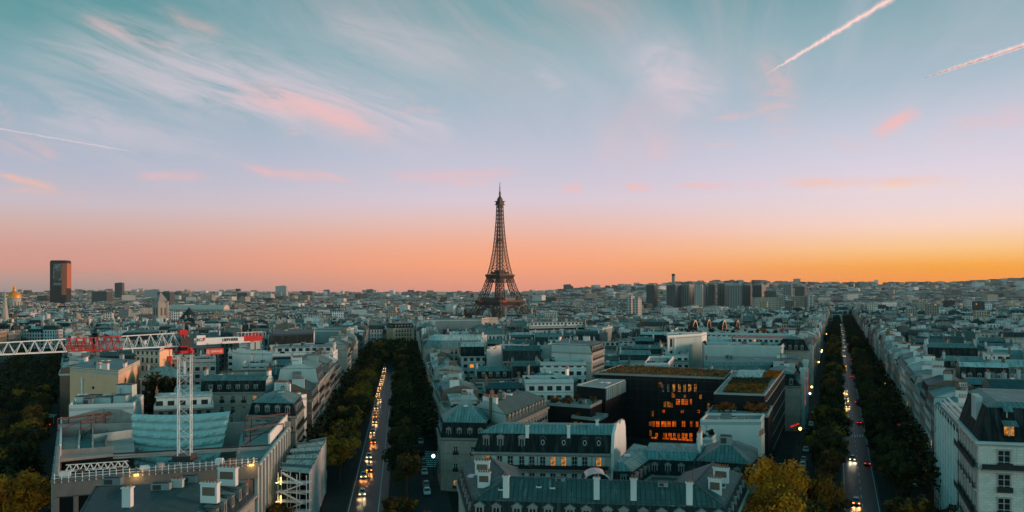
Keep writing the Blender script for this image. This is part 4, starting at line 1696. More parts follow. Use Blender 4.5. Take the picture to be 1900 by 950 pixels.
def add_part(root, name, mb, mats, parent=None):
    """mesh in world coordinates -> part of root (or of one of its parts)"""
    return mb.build(name, mats, parent or root, tuple(root.location))


def window_shuttered(lit=None):
    return window_mesh(1.25, 2.6, lit)


WIN_T = proto(window_mesh(1.25, 2.6), 'window', WMATS)
WIN_T_LIT = proto(window_mesh(1.25, 2.6, lit=True), 'window', WMATS)
WIN_W = proto(window_mesh(1.9, 2.9), 'window', WMATS)
_m = MB()
_m.box((0, -.06, 1.3), (.62, .07, 2.6), 0)
for _z in np.arange(.2, 2.5, .16):
    _m.box((0, -.105, _z), (.5, .03, .05), 0)
SHUT = proto(_m, 'shutter', [M['shutter']])
_m = MB()     # bull's-eye dormer
_m.box((0, .75, .8), (1.3, 1.5, 1.6), 0)
_n = 12
_pr = [(-.7 * math.cos(math.pi * i / 8), 1.55 + .6 * math.sin(math.pi * i / 8)) for i in range(9)]
_m.face([(x, -.12, z) for x, z in _pr], 0)
for (_xa, _za), (_xb, _zb) in zip(_pr[:-1], _pr[1:]):
    _m.face([(_xa, -.12, _za), (_xb, -.12, _zb), (_xb, 1.6, _zb), (_xa, 1.6, _za)], 3)
_m.face([(.36 * math.cos(2 * math.pi * i / _n), -.16, 1.15 + .5 * math.sin(2 * math.pi * i / _n)) for i in range(_n)], 2)
_m.face([(.25 * math.cos(2 * math.pi * i / _n), -.19, 1.15 + .38 * math.sin(2 * math.pi * i / _n)) for i in range(_n)], 1)
OCULUS = proto(_m, 'dormer', [M['slate_blue'], M['glass'], M['frame_white'], M['zinc']])


def stack(root, rf, px, py, z, w, d, h, rz=0.0, mat='pale_wall', pots=2, framed=False):
    """a tall chimney on a roof, foot seen at pixel (px, py) and height z"""
    p = P(px, py, z)
    mb = MB()
    mb.box((0, 0, h / 2 - .4), (w, d, h + .8), 0)
    mb.box((0, 0, h + .06), (w + .25, d + .25, .18), 0)
    if framed:
        mb.box((0, -.02, h / 2 - .1), (w * .74, d + .06, h * .62), 2)
    for i in range(pots):
        x = (i + .5) / pots * w - w / 2
        mb.lathe((x, 0, h + .1), [(.16, 0), (.13, .55), (.16, .6)], 7, 1)
    o = mb.build('chimney', [M[mat], M['pot'], M['brick']], rf)
    o.location = (p.x - root.location.x, p.y - root.location.y, z - root.location.z)
    o.rotation_euler = (0, 0, rz)


# ---------------------------------------------------------------- front mansion (bottom centre)
def front_mansion():
    FL, FR, BL, BR = (-6.3, 125.2), (33.7, 120.8), (-9.7, 149), (43, 142.7)
    BL2, IL, IR, BR2 = (.8, 148.3), (2.8, 133.8), (27.3, 131.05), (32.7, 143.8)
    zb, zr = 18.0, 20.6
    org = (14, 130, 0)
    r = thing('mansion', 'nearest zinc-roofed mansion with pediment dormers along the bottom centre', 'mansion', org)
    outer = [FL, FR, BR, BR2, IR, IL, BL2, BL]
    take([FL, FR, BR, BL])
    eav = inset(outer, -1.0)
    mb = MB()
    wl = inset(outer, -.7)
    mb.prism(wl, -.3, 14.6, 0, cap=False)
    mb.loft([ring(inset(outer, -.8), 13.9), ring(inset(outer, -1.3), 14.3), ring(inset(outer, -1.3), 14.7), ring(inset(outer, -.8), 14.72)], 0, cap=False)
    add_part(r, 'wall', mb, [M['cream']])
    RL, RR, WL, WR = (-.6, 129.3), (29.8, 124.8), (-4.2, 145), (37.2, 140.5)
    b3, t3 = (lambda p: (p[0], p[1], zb)), (lambda p: (p[0], p[1], zr))
    mb = MB()
    for f in ((b3(FL), b3(FR), t3(RR), t3(RL)), (b3(BL), b3(FL), t3(RL), t3(WL)), (b3(BL2), b3(BL), t3(WL)), (b3(IL), b3(BL2), t3(WL), t3(RL)),
              (b3(IR), b3(IL), t3(RL), t3(RR)), (b3(BR2), b3(IR), t3(RR), t3(WR)), (b3(BR), b3(BR2), t3(WR)), (b3(FR), b3(BR), t3(WR), t3(RR))):
        mb.face(f, 1)
    mb.loft([ring(eav, 14.72), ring(outer, zb - .02)], 0, cap=False)
    mb.loft([ring(inset(outer, -.22), zb - .16), ring(inset(outer, -.22), zb + .08), ring(inset(outer, .06), zb + .1)], 1, cap=False)
    for a, b in ((RL, RR), (RL, WL), (RR, WR), (FL, RL), (FR, RR)):      # ridge and hip rolls
        za, zc = (zr if a in (RL, RR) else zb), zr
        mb.bar((a[0], a[1], za + .06), (b[0], b[1], zc + .06), .28, 1)
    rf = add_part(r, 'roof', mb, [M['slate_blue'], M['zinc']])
    dd = Vector(FR) - Vector(FL)
    a = math.atan2(dd.y, dd.x)
    for px in (889, 920, 958, 987, 1016, 1056, 1086, 1125, 1155, 1191, 1225, 1258, 1299, 1331):
        k = (px - 950) / F
        t = (k * FL[1] - FL[0]) / (dd.x - k * dd.y)
        x, y = FL[0] + dd.x * t, FL[1] + dd.y * t
        inst('dormer', DORM[0], rf, (x - org[0] + .11 * .75, y - org[1] - .7, 14.95), a, (1.15, 1.15, 1.15))
    for e, s in ((7, 6), (1, 6)):
        p, d, L, n, an = edge(outer, e)
        for k in range(s):
            c = p + d * (L * (k + .6) / s) + n * .65
            inst('dormer', DORM[2], rf, (c.x - org[0], c.y - org[1], 15.0), an)
    for px, py in ((939, 914), (1107, 917), (1175.5, 919), (1279, 927)):
        stack(r, rf, px, py, 19.2, .95, .75, 2.6, a, 'white_wall', 2)
    stack(r, rf, 895, 873, 20.0, 2.6, .8, 1.6, -.1, 'white_wall', 5, True)
    stack(r, rf, 898, 896, 19.6, 2.1, .8, 1.7, -.1, 'white_wall', 5, True)
    stack(r, rf, 1338, 887, 19.8, 2.6, .8, 1.7, -.4, 'white_wall', 6, True)
    stack(r, rf, 1327, 911, 19.2, 2.1, .8, 2.0, -.4, 'white_wall', 5, True)
    for px, py, z in ((1290, 905, 19.9), (1340, 905, 19.2), (1060, 905, 19.4), (875, 885, 19)):
        p = P(px, py, z)
        inst('skylight', SKYL, rf, (p.x - org[0], p.y - org[1], z + .1), -.3, (1.1, 1.2, 1))
    for px, py, z, me, nm in ((930, 908, 19.2, SKYL, 'skylight'), (1000, 903, 19.6, SKYL, 'skylight'), (1025, 905, 19.5, SKYL, 'skylight'), (1140, 908, 19.4, SKYL, 'skylight'),
                              (1215, 910, 19.4, SKYL, 'skylight'), (1250, 912, 19.4, SKYL, 'skylight'), (985, 890, 20.6, AERIAL, 'aerial'), (1145, 896, 20.6, AERIAL, 'aerial'),
                              (1285, 898, 20.6, AERIAL, 'aerial'), (1040, 891, 20.4, UNIT, 'roof_unit'), (1230, 900, 20.4, UNIT, 'roof_unit')):
        pp = P(px, py, z)
        inst(nm, me, rf, (pp.x - org[0], pp.y - org[1], z - (.05 if nm == 'skylight' else .2)), a, (.9, .9, .6) if nm == 'roof_unit' else (.9, 1, 1))
    mb = MB()      # half-round glass lantern over the court
    c = V2(1108, 893, 19.0)
    n = 10
    pr = [(2.4 * math.cos(math.pi * i / n), 1.9 * math.sin(math.pi * i / n)) for i in range(n + 1)]
    mb.face([(c[0] + x, c[1], 18.6 + z) for x, z in pr], 0)
    for (xa, za), (xb, zb_) in zip(pr[:-1], pr[1:]):
        mb.face([(c[0] + xa, c[1], 18.6 + za), (c[0] + xb, c[1], 18.6 + zb_), (c[0] + xb, c[1] + 4, 18.6 + zb_), (c[0] + xa, c[1] + 4, 18.6 + za)], 0)
        mb.bar((c[0] + xa, c[1] - .05, 18.6 + za), (c[0] + xb, c[1] - .05, 18.6 + zb_), .22, 1)
    add_part(r, 'glass_lantern', mb, [M['glass'], M['white_wall']])
    facade_parts(r, org, outer, 7, 0, 14.4, fh=4.2, pitch=3.6, lit=0, maxw=20)
    facade_parts(r, org, outer, 1, 0, 14.4, fh=4.2, pitch=3.6, lit=0, maxw=20)
    hero('the nearest zinc-roofed mansion', 14, 130, 20)


front_mansion()


# ---------------------------------------------------------------- mansion with pale shutters and a big white gable
def shuttered_mansion():
    ze = 15.5
    q = [V2(879, 838, ze), V2(1133, 842, ze), (26.6, 183.2), (-5.2, 186.0)]
    r, org, top, rf = block('mansion', q, ze, 'mansion with pale shutters, oval dormers and a tall white gable', 'mansion', roof='mansard',
                            wall='cream', side='white_wall', party=(1,), low='slate', up='zinc', mh=4.2, uh=1.5, ui=4.5, mi=1.0, chim=0, units=0, near=True)
    p, d, L, n, a = edge(q, 0)

    def on(px):
        k = (px - 950) / F
        t = (k * p.y - p.x) / (d.x - k * d.y)
        return p + d * t
    for px, lit in ((905, 1), (927, 0), (947, 0), (968, 2), (987, 0), (1007, 0), (1026, 1), (1046, 1), (1066, 0), (1085, 0), (1111, 1)):
        c = on(px)
        for row, z in enumerate((12.0, 8.2, 4.2)):
            me = WIN_T_LIT if (lit == 1 and row == 0) else WIN_T
            o = inst('window', me, r, (c.x - org[0], c.y - org[1], z), a)
            for s in (-1, 1):
                inst('shutter', SHUT, o, (s * 1.05, 0, 0))
    for z in (11.9, 8.1):
        mb = MB()
        mb.box((L / 2, -.5, -.1), (L - 1, 1.0, .2), 0)
        mb.box((L / 2, -.95, .45), (L - 1, .05, .95), 1)
        b = mb.build('balcony', [M['grey_stone'], M['black_iron']], r)
        b.location = (p.x - org[0], p.y - org[1], z)
        b.rotation_euler = (0, 0, a)
    for px, me in ((902, DORM[1]), (928, DORM[1]), (968, DORM[1]), (1007, OCULUS), (1046, OCULUS), (1085, OCULUS), (1111, OCULUS)):
        c = on(px) - n * .35
        inst('dormer', me, rf, (c.x - org[0], c.y - org[1], ze + .9), a, (1.15, 1.15, 1.25))
    # tall white gable wall on the right
    p1, d1, L1, n1, a1 = edge(q, 1)
    mb = MB()
    prof = [(0, -.2), (0, ze), (.8, 20.0), (2.6, 21.3), (L1 - 1, 21.5), (L1 + .2, 20.0), (L1 + .8, ze), (L1 + .8, -.2)]
    f0 = [(*(p1 + d1 * s + n1 * .05)[:], z) for s, z in prof]
    f1 = [(*(p1 + d1 * s + n1 * .75)[:], z) for s, z in prof]
    mb.face(f1[::-1], 0)
    mb.face(f0, 0)
    for i in range(len(prof)):
        j = (i + 1) % len(prof)
        mb.face([f0[j], f0[i], f1[i], f1[j]], 0)
    add_part(r, 'gable_wall', mb, [M['white_wall']])
    for f in (.35, .7):
        cpos = p1 + d1 * L1 * f + n1 * .4
        inst('chimney', CHIM[2], rf, (cpos.x - org[0], cpos.y - org[1], 20.9), a1, (2.4, 1, 1.0))
    for px, py in ((978, 806), (1055, 806), (1108, 795)):
        stack(r, rf, px, py, 20.4, .7, .6, 1.9, a, 'white_wall', 1)
    hero('the mansion with pale shutters', 8, 178, 20)


shuttered_mansion()

# ---------------------------------------------------------------- corner mansion with hipped roof
q = [(-18.7, 199.2), (-6.2, 198), (-4.6, 212), (-20.9, 213.5)]
block('mansion', q, 14.0, 'corner mansion with a hipped blue-green zinc roof beside the left avenue', 'mansion', roof='mansard', wall='cream', side='pale_wall',
      party=(), low='slate', up='zinc', mh=4.0, uh=3.4, ui=5.2, dorm=0, wins=(0, 3), chim=1, units=1, near=True, fh=4.4, pitch=4.6, lit=.1)
hero('the hipped corner mansion', -13, 206, 21)
q = [(-1.2, 200), (11, 233), (-1, 238), (-11, 215)]
block('town_house', q, 17.0, 'long zinc-roofed house with a row of dormers behind the shuttered mansion', 'building', roof='mansard', wall='cream', side='pale_wall',
      party=(3,), low='zinc_dark', up='zinc', mh=2.8, uh=2.4, ui=5, dorm=1, chim=4, units=3, near=True, wins=(0,))
q = hq((892, 738), (955, 722), 20, 14, .4)
block('town_house', hq((958, 708), (1045, 712), 20, 15, .42), 20, 'broad dark zinc roof left of the terrace with rusty shrubs', 'building', roof='hip', wall='win_grey',
      side='grey_wall', party=(), uh=2.6, ui=6, chim=2, units=3)
hero('the broad zinc roof', 20, 262, 22)

# ---------------------------------------------------------------- white stepped-terrace block
def terrace_block():
    z = 26.0
    q = [V2(903, 652, z), V2(936, 649, z), (8.0, 366), (-6, 372)]
    r, org, top, rf = block('terrace_block', q, z, 'white block stepping down in planted terraces behind a blank wall', 'building', roof='flat', wall='win_band',
                            side='white_wall', party=(0,), chim=2, units=3, shrubs=3, cornice=False)
    p, d, L, n, a = edge(q, 1)
    p0, d0, L0, n0, a0 = edge(q, 0)
    for k in range(4):
        mb = MB()
        o0, o1 = k * 1.7, (k + 1) * 1.7
        zz = z - 3.1 * (k + 1)
        pq = [tuple(p + n * o0 + d * -.02), tuple(p + n * o1), tuple(p + n * o1 + d * L), tuple(p + n * o0 + d * L)]
        mb.prism(pq, 0, zz, 0, 1)
        mb.face([(*pq[0], 0), (*pq[1], 0), (*pq[1], zz), (*pq[0], zz)][::1], 2) if False else None
        mb.box(tuple((p + n * o1 + d * L / 2)[:]) + (zz + .45,), (.2, L, .9), 2, a - math.pi / 2)
        t = mb.build('terrace', [M['win_band'], M['gravel'], M['white_wall']], r, org)
        for s in range(4):
            c = p + n * (o1 - .7) + d * L * RNG.random()
            inst('terrace_shrub', SHRUB[s % 2], t, (c.x - org[0], c.y - org[1], zz), s, [.8] * 3)
    hero('the white stepped-terrace block', 0, 355, 26)


terrace_block()


def blank_wall_block():
    z = 27.0
    q = [V2(1023, 652, z), V2(1098, 655, z), (41, 338), (24, 345)]
    block('party_wall_block', q, z, 'block with a huge blank grey-green wall marked by dark streaks', 'building', roof='mansard', wall='cream', side='pale_wall',
          party=(0, 2, 3), low='slate', up='zinc', mh=3.0, uh=.6, ui=3, dorm=1, chim=5, units=2, near=True, wins=(1,))
    q2 = hq((1006, 644), (1022, 644), 28, 16, .3)
    block('party_wall_block', q2, 28, 'narrow blank slab leaning against the huge blank-walled block on its left', 'building', roof='flat', wall='pale_wall', side='pale_wall',
          party=(0, 1, 2, 3), chim=1, units=0)
    hero('the huge blank-walled block', 30, 330, 28)


blank_wall_block()


M['lit_grey'] = glow('cool_lit_pane', lin(150, 160, 160), .5, .3, 1.0)
M['lit_dim'] = glow('dim_lit_pane', lin(230, 140, 60), .35, .6, .9)
M['lit_red'] = glow('red_glow', lin(255, 58, 40), 1.0, .5, .6)
M['lit_amber'] = glow('amber_lit_panel', lin(255, 176, 60), 1.1, .5, .7)

# ---------------------------------------------------------------- black glass office court with planted roof
def dark_office():
    z = 22.0
    q = [V2(1104, 695, z), V2(1345.5, 704, z), (84, 289), (44.5, 310)]
    r, org, top, rf = block('glass_office', q, z, 'black glass office block with a planted roof and glowing orange floors', 'office', roof='flat', wall='dark_wall',
                            side='concrete', party=(), chim=0, units=0, parapet=.7, cornice=False)
    mb = MB()
    iq = inset(q, .5)
    mb.face(ring(iq, z + .35), 0)
    add_part(r, 'planted_roof', mb, [M['moss']])
    me = leaf_mesh('roof_planting', 1500, 1, 1, 1, .02, M['leaf_rust'], 4)
    rr = random.Random(3)
    mb = MB()
    for k in range(2600):
        s, t = rr.random(), rr.random()
        x = (iq[0][0] * (1 - s) + iq[1][0] * s) * (1 - t) + (iq[3][0] * (1 - s) + iq[2][0] * s) * t
        y = (iq[0][1] * (1 - s) + iq[1][1] * s) * (1 - t) + (iq[3][1] * (1 - s) + iq[2][1] * s) * t
        h = rr.uniform(.2, .7)
        a = rr.uniform(0, 6.3)
        c, sn = math.cos(a) * .3, math.sin(a) * .3
        mb.tint = (rr.uniform(.6, 1.2),) * 3
        mb.face([(x - c, y - sn, z + .34), (x + c, y + sn, z + .34), (x + c * .4 + .2, y + sn * .4, z + .34 + h)])
    add_part(r, 'roof_grass', mb, [M['leaf_rust']])
    p, d, L, n, a = edge(q, 0)

    def hit(px, py):
        ray = Vector(((px - 950) / F, 1.0))
        t = n.dot(p) / n.dot(ray)
        pt = ray * t
        return (pt - p).dot(d), CZ - (py - HY) * t / F
    rows = [(712.5, 727, [(1228.5, 1232.5), (1238, 1242), (1248, 1253), (1258, 1263), (1268, 1273), (1277, 1283), (1288, 1293)]),
            (740, 751, [(1254, 1262), (1264, 1277), (1280, 1284)]),
            (760, 766, [(1229, 1234), (1263, 1269), (1294, 1299)]),
            (781, 792, [(1211, 1215), (1217, 1224), (1227, 1237), (1238, 1245), (1247, 1255), (1265, 1272), (1281, 1285), (1291, 1296)]),
            (803, 818, [(1216, 1221), (1230, 1238), (1240, 1247), (1249, 1254), (1257, 1262), (1265, 1276), (1279, 1285), (1293, 1299)]),
            (827, 838, [(1208, 1219), (1229, 1242), (1243, 1257), (1258, 1272), (1273, 1286)])]
    for ri, (y0, y1, xs) in enumerate(rows):
        for (xa, xb) in xs:
            sa, zt = hit(xa, y0)
            sb, _ = hit(xb, y0)
            _, zl = hit((xa + xb) / 2, y1)
            zl = max(zl, .6)
            mb = MB()
            c = p + n * .14
            A, B = c + d * sa, c + d * sb
            mb.face([(A.x, A.y, zl), (B.x, B.y, zl), (B.x, B.y, zt), (A.x, A.y, zt)], 0)
            cc = p + n * .2
            for s in (sa, (sa + sb) / 2, sb):
                e = cc + d * s
                mb.bar((e.x, e.y, zl), (e.x, e.y, zt), .14, 1)
            for zz in (zl, zt, zl + (zt - zl) * .35):
                e0, e1 = cc + d * sa, cc + d * sb
                mb.bar((e0.x, e0.y, zz), (e1.x, e1.y, zz), .12, 1)
            lit = M['lit_grey'] if (ri == 0 and xb < 1245) else (M['lit'] if ri == 0 else M['lit_warm'])
            add_part(r, 'lit_window', mb, [lit, M['black_iron']])
    rr = random.Random(21)
    for k in range(26):
        s_, z_ = rr.uniform(L * .42, L - 4), .9 + 3.5 * rr.randint(0, 5)
        A, B = p + d * s_ + n * .1, p + d * (s_ + rr.choice((.8, 1.2, 2.2))) + n * .1
        mb = MB()
        mb.face([(A.x, A.y, z_), (B.x, B.y, z_), (B.x, B.y, z_ + rr.uniform(1, 2.2)), (A.x, A.y, z_ + rr.uniform(1, 2.2))], 0)
        add_part(r, 'window', mb, [M['lit_dim'] if rr.random() < .5 else M['glass']])
    mb = MB()      # mullion grid over the whole dark face
    for k in range(int(L / 2.6) + 1):
        e = p + d * (k * 2.6) + n * .06
        mb.bar((e.x, e.y, 0), (e.x, e.y, z), .12)
    for k in range(1, 7):
        e0, e1 = p + n * .06, p + d * L + n * .06
        mb.bar((e0.x, e0.y, k * 3.5), (e1.x, e1.y, k * 3.5), .18)
    add_part(r, 'mullion_grid', mb, [M['black_iron']])
    take([(28, 238), (52, 186), (84, 200), (74, 262), (30, 276)])      # its open court
    hero('the black glass office', 58, 280, 22)
    # left wing: flat pavilion with a louvred flank
    q = [V2(1070, 716, 21), V2(1123, 721, 21), V2(1160, 706, 21), V2(1108, 704, 21)]
    r, org, top, rf = block('glass_office', q, 21, 'flat grey pavilion with white louvred flank left of the black office', 'office', roof='flat', wall='dark_wall',
                            side='pale_wall', party=(), chim=0, units=2, parapet=.3, cornice=False)
    p, d, L, n, a = edge(q, 1)
    for k in range(11):
        mb = MB()
        e = p + d * (L * (k + .5) / 11) + n * .25
        mb.box((e.x, e.y, 19.0), (.35, .5, 3.8), 0, a)
        add_part(r, 'louvre', mb, [M['pale_wall']])
    # stepped terraces with rusty planting in front of it
    for (a_, b_, z, dep, lab) in (((1010, 752), (1095, 758), 16.5, 12, 'lower planted terrace full of rusty shrubs before the flat grey pavilion'),
                                  ((1060, 776), (1112, 782), 13.5, 9, 'dark glazed terrace step with one lit bay, beside the white gable')):
        q = hq(a_, b_, z, dep, .42)
        r, org, top, rf = block('planted_terrace', q, z, lab, 'terrace', roof='flat', wall='dark_wall', side='concrete', party=(), chim=0, units=1, cornice=False)
        for k in range(9 if z > 15 else 3):
            s, t = RNG.uniform(.1, .9), RNG.uniform(.1, .9)
            x = q[0][0] + (q[1][0] - q[0][0]) * s + (q[3][0] - q[0][0]) * t
            y = q[0][1] + (q[1][1] - q[0][1]) * s + (q[3][1] - q[0][1]) * t
            inst('rusty_shrub', SHRUB_RUST, r, (x - org[0], y - org[1], z + .1 - org[2]), k, [RNG.uniform(.8, 1.5)] * 3)
        if z < 15:
            p, d, L, n, a = edge(q, 0)
            for k in range(4):
                mb = MB()
                A, B = p + d * (L * (.1 + .22 * k)) + n * .1, p + d * (L * (.22 + .22 * k)) + n * .1
                mb.face([(A.x, A.y, 9.4), (B.x, B.y, 9.4), (B.x, B.y, 12.6), (A.x, A.y, 12.6)], 0)
                add_part(r, 'lit_window', mb, [M['lit_dim']])


dark_office()


# ---------------------------------------------------------------- green-roofed office by the right avenue
def green_roof_office():
    q = [V2(1324, 731.5, 23), V2(1419, 735, 23), V2(1454, 688.6, 23), V2(1363, 688.6, 23)]
    r, org, top, rf = block('glass_office', q, 23, 'glass office with a mossy planted roof beside the right avenue', 'office', roof='flat', wall='dark_wall', side='concrete',
                            party=(), chim=0, units=0, parapet=.35, cornice=False)
    def bil(s, t, z=23.3):
        x = (q[0][0] * (1 - s) + q[1][0] * s) * (1 - t) + (q[3][0] * (1 - s) + q[2][0] * s) * t
        y = (q[0][1] * (1 - s) + q[1][1] * s) * (1 - t) + (q[3][1] * (1 - s) + q[2][1] * s) * t
        return (x, y, z)
    rr = random.Random(8)
    for s0, s1, t0, t1, mt in ((.14, .92, .06, .34, M['leaf_olive']), (.1, .9, .36, .6, M['leaf_shrub']), (.70, .98, .62, .95, M['leaf_gold'])):
        mb = MB()
        mb.face([bil(s0, t0), bil(s1, t0), bil(s1, t1), bil(s0, t1)], 1)
        for k in range(1300):
            x, y, z = bil(rr.uniform(s0, s1), rr.uniform(t0, t1))
            h, a = rr.uniform(.2, .8), rr.uniform(0, 6.3)
            c, sn = math.cos(a) * .3, math.sin(a) * .3
            mb.tint = (rr.uniform(.6, 1.1),) * 3
            mb.face([(x - c, y - sn, z), (x + c, y + sn, z), (x + c * .4 + .2, y + sn * .4, z + h)], 0)
        add_part(r, 'planted_bed', mb, [mt, M['moss']])
    mb = MB()      # low curved white roof at the back
    prev = None
    for k in range(9):
        f = k / 8
        ringp = [bil(.16, .62 + .34 * f, 23.4 + 1.3 * math.sin(math.pi * f)), bil(.68, .62 + .34 * f, 23.4 + 1.3 * math.sin(math.pi * f))]
        if prev:
            mb.face([prev[0], prev[1], ringp[1], ringp[0]])
        prev = ringp
    add_part(r, 'curved_roof', mb, [M['zinc_light']])
    p, d, L, n, a = edge(q, 1)
    for k in range(16):
        mb = MB()
        e = p + d * (L * (k + .5) / 16) + n * .3
        mb.box((e.x, e.y, 11), (.3, .6, 22), 0, a)
        add_part(r, 'fin', mb, [M['dark_steel']])
    mb = MB()
    for k in range(5):
        e0, e1 = p + n * .35, p + d * L + n * .35
        mb.bar((e0.x, e0.y, 4 + 4.4 * k), (e1.x, e1.y, 4 + 4.4 * k), .35)
    add_part(r, 'floor_bands', mb, [M['concrete']])
    hero('the mossy-roofed glass office', 82, 245, 23)
    # planted terrace in front with rusty trees
    q = hq((1308, 772), (1425, 775), 18.5, 16, .42)
    r, org, top, rf = block('planted_terrace', q, 18.5, 'roof terrace with red and rusty bushes below the mossy-roofed office', 'terrace', roof='flat', wall='dark_wall',
                            side='concrete', party=(), chim=0, units=2, cornice=False)
    red = leaf_mesh('red_bush', 900, 1.5, 1.3, 1.2, .16, foliage('scarlet_leaves', (.09, .02, .012), (.42, .05, .03)), 31, 1.2, 9)
    for k in range(13):
        s, t = RNG.uniform(.05, .95), RNG.uniform(.3, .95)
        x = q[0][0] + (q[1][0] - q[0][0]) * s + (q[3][0] - q[0][0]) * t
        y = q[0][1] + (q[1][1] - q[0][1]) * s + (q[3][1] - q[0][1]) * t
        inst('rusty_shrub', SHRUB_RUST if k else red, r, (x - org[0], y - org[1], 18.6), k, [RNG.uniform(1.0, 1.7)] * 3)
    for s in (.74, .8):
        x = q[0][0] + (q[1][0] - q[0][0]) * s + (q[3][0] - q[0][0]) * .5
        y = q[0][1] + (q[3][1] - q[0][1]) * .5
        inst('red_shrub', red, r, (x - org[0], y - org[1], 18.6), s * 9, [1.5] * 3)
    # white party wall block before the terrace
    q = hq((1299, 783), (1412, 783), 19, 10, .42)
    block('party_wall_block', q, 19, 'clean white party wall block below the terrace with red bushes', 'building', roof='flat', wall='white_wall', side='white_wall',
          party=(0, 1, 2, 3), chim=1, units=4, parapet=.6)
    q = hq((1292, 816), (1322, 816), 16.2, 6, .42)
    block('party_wall_block', q, 16.2, 'low white annex with roof plants at the left foot of the white party wall', 'building', roof='flat', wall='white_wall', side='white_wall',
          party=(0, 1, 2, 3), chim=0, units=2, shrubs=4, parapet=.4)
    hero('the clean white party wall', 56, 200, 19)


green_roof_office()

# ---------------------------------------------------------------- the low mansion group right of the white gable
q = [V2(1285, 856, 16.5), V2(1399, 864, 16.5), (57.5, 170.5), (44, 177)]
block('mansion', q, 13.2, 'corner pavilion with a hipped grey zinc roof beside the golden trees', 'mansion', roof='mansard', wall='cream', side='pale_wall', party=(),
      low='slate', up='zinc', mh=3.4, uh=2.6, ui=5.4, dorm=0, wins=(0, 1), chim=2, units=2, near=True, fh=4.4, pitch=4.2)
hero('the hipped corner pavilion', 50, 165, 20)
q = [V2(1194, 854, 16), V2(1285, 857, 16), (46, 178), (33, 180)]
block('mansion', q, 12.9, 'long low mansion wing with blue-green roof below the glowing office windows', 'mansion', roof='mansard', wall='grey_stone', side='pale_wall', party=(1, 3),
      low='slate', up='zinc', mh=3.2, uh=1.2, ui=4, dorm=0, chim=0, units=0, near=True)
q = [V2(1136, 875, 16), V2(1178, 876, 16), (34.5, 172), (29.2, 178)]
block('mansion', q, 13.0, 'small mansion wing with a bare grey roof at the foot of the white gable', 'mansion', roof='mansard', wall='grey_stone', side='pale_wall', party=(3,),
      low='slate', up='gravel_zinc' if 'gravel_zinc' in M else 'zinc', mh=3.0, uh=1.3, ui=3, dorm=2, chim=0, units=1, near=True)


# ---------------------------------------------------------------- roof with four half-dome vaults
def vault_building():
    z = 25.0
    q = [V2(1262, 622, z), V2(1462, 640, z), (185, 462), (115, 500)]
    q = [(97, 468), (163, 448), (178, 500), (116, 532)]
    r, org, top, rf = block('vaulted_block', q, 27.0, 'roof-garden block crowned by four half-dome vaults with lit arches', 'building', roof='flat', wall='win_pale', side='pale_wall',
                            party=(), chim=3, units=3, shrubs=12)
    for (px0, px1, py) in ((1271, 1301, 612), (1301, 1324, 606), (1325, 1355, 612), (1355, 1377, 607)):
        c = P((px0 + px1) / 2, py, 27.4)
        rad_ = (px1 - px0) / 2 * c.y / F
        mb = MB()      # half dome, its open arch turned to the right and a little to the viewer
        n, mrow = 12, 5
        ca, sa = math.cos(-.52), math.sin(-.52)

        def q3(s, u, h):
            return (c.x + s * ca - u * sa, c.y + s * sa + u * ca, 26.9 + h)

        def dome(i, j, k=1.0):      # i round the arch, j back from the opening
            ang, b_ = math.pi * i / n, math.pi / 2 * j / mrow
            return q3(-rad_ * k * math.sin(b_) * math.sin(ang) ** .5 * .95 + rad_ * .3, rad_ * k * math.cos(ang) * (.35 + .65 * math.cos(b_)) * 1.1,
                      rad_ * k * 1.3 * math.sin(ang) * (.25 + .75 * math.cos(b_)))
        for i in range(n):
            for j in range(mrow):
                mb.face([dome(i, j), dome(i, j + 1), dome(i + 1, j + 1), dome(i + 1, j)], 0)
            o0, o1, i0, i1 = dome(i, 0), dome(i + 1, 0), dome(i, 0, .86), dome(i + 1, 0, .86)
            mb.face([o0, o1, i1, i0], 1)
        mb.face([dome(i, 0, .82) for i in range(n + 1)], 2)
        add_part(r, 'half_dome', mb, [M['slate_blue'], M['buff_wall'], M['glass']])
    for k in range(26):
        s, t = RNG.random(), RNG.uniform(.02, .5)
        x = q[0][0] + (q[1][0] - q[0][0]) * s + (q[3][0] - q[0][0]) * t
        y = q[0][1] + (q[1][1] - q[0][1]) * s + (q[3][1] - q[0][1]) * t
        inst('terrace_shrub', RNG.choice(SHRUB + [SHRUB_RUST]), r, (x - org[0], y - org[1], 27.0 - org[2]), k, [RNG.uniform(1.2, 2.2)] * 3)
    hero('the four half-dome vaults', 135, 485, 29)


vault_building()


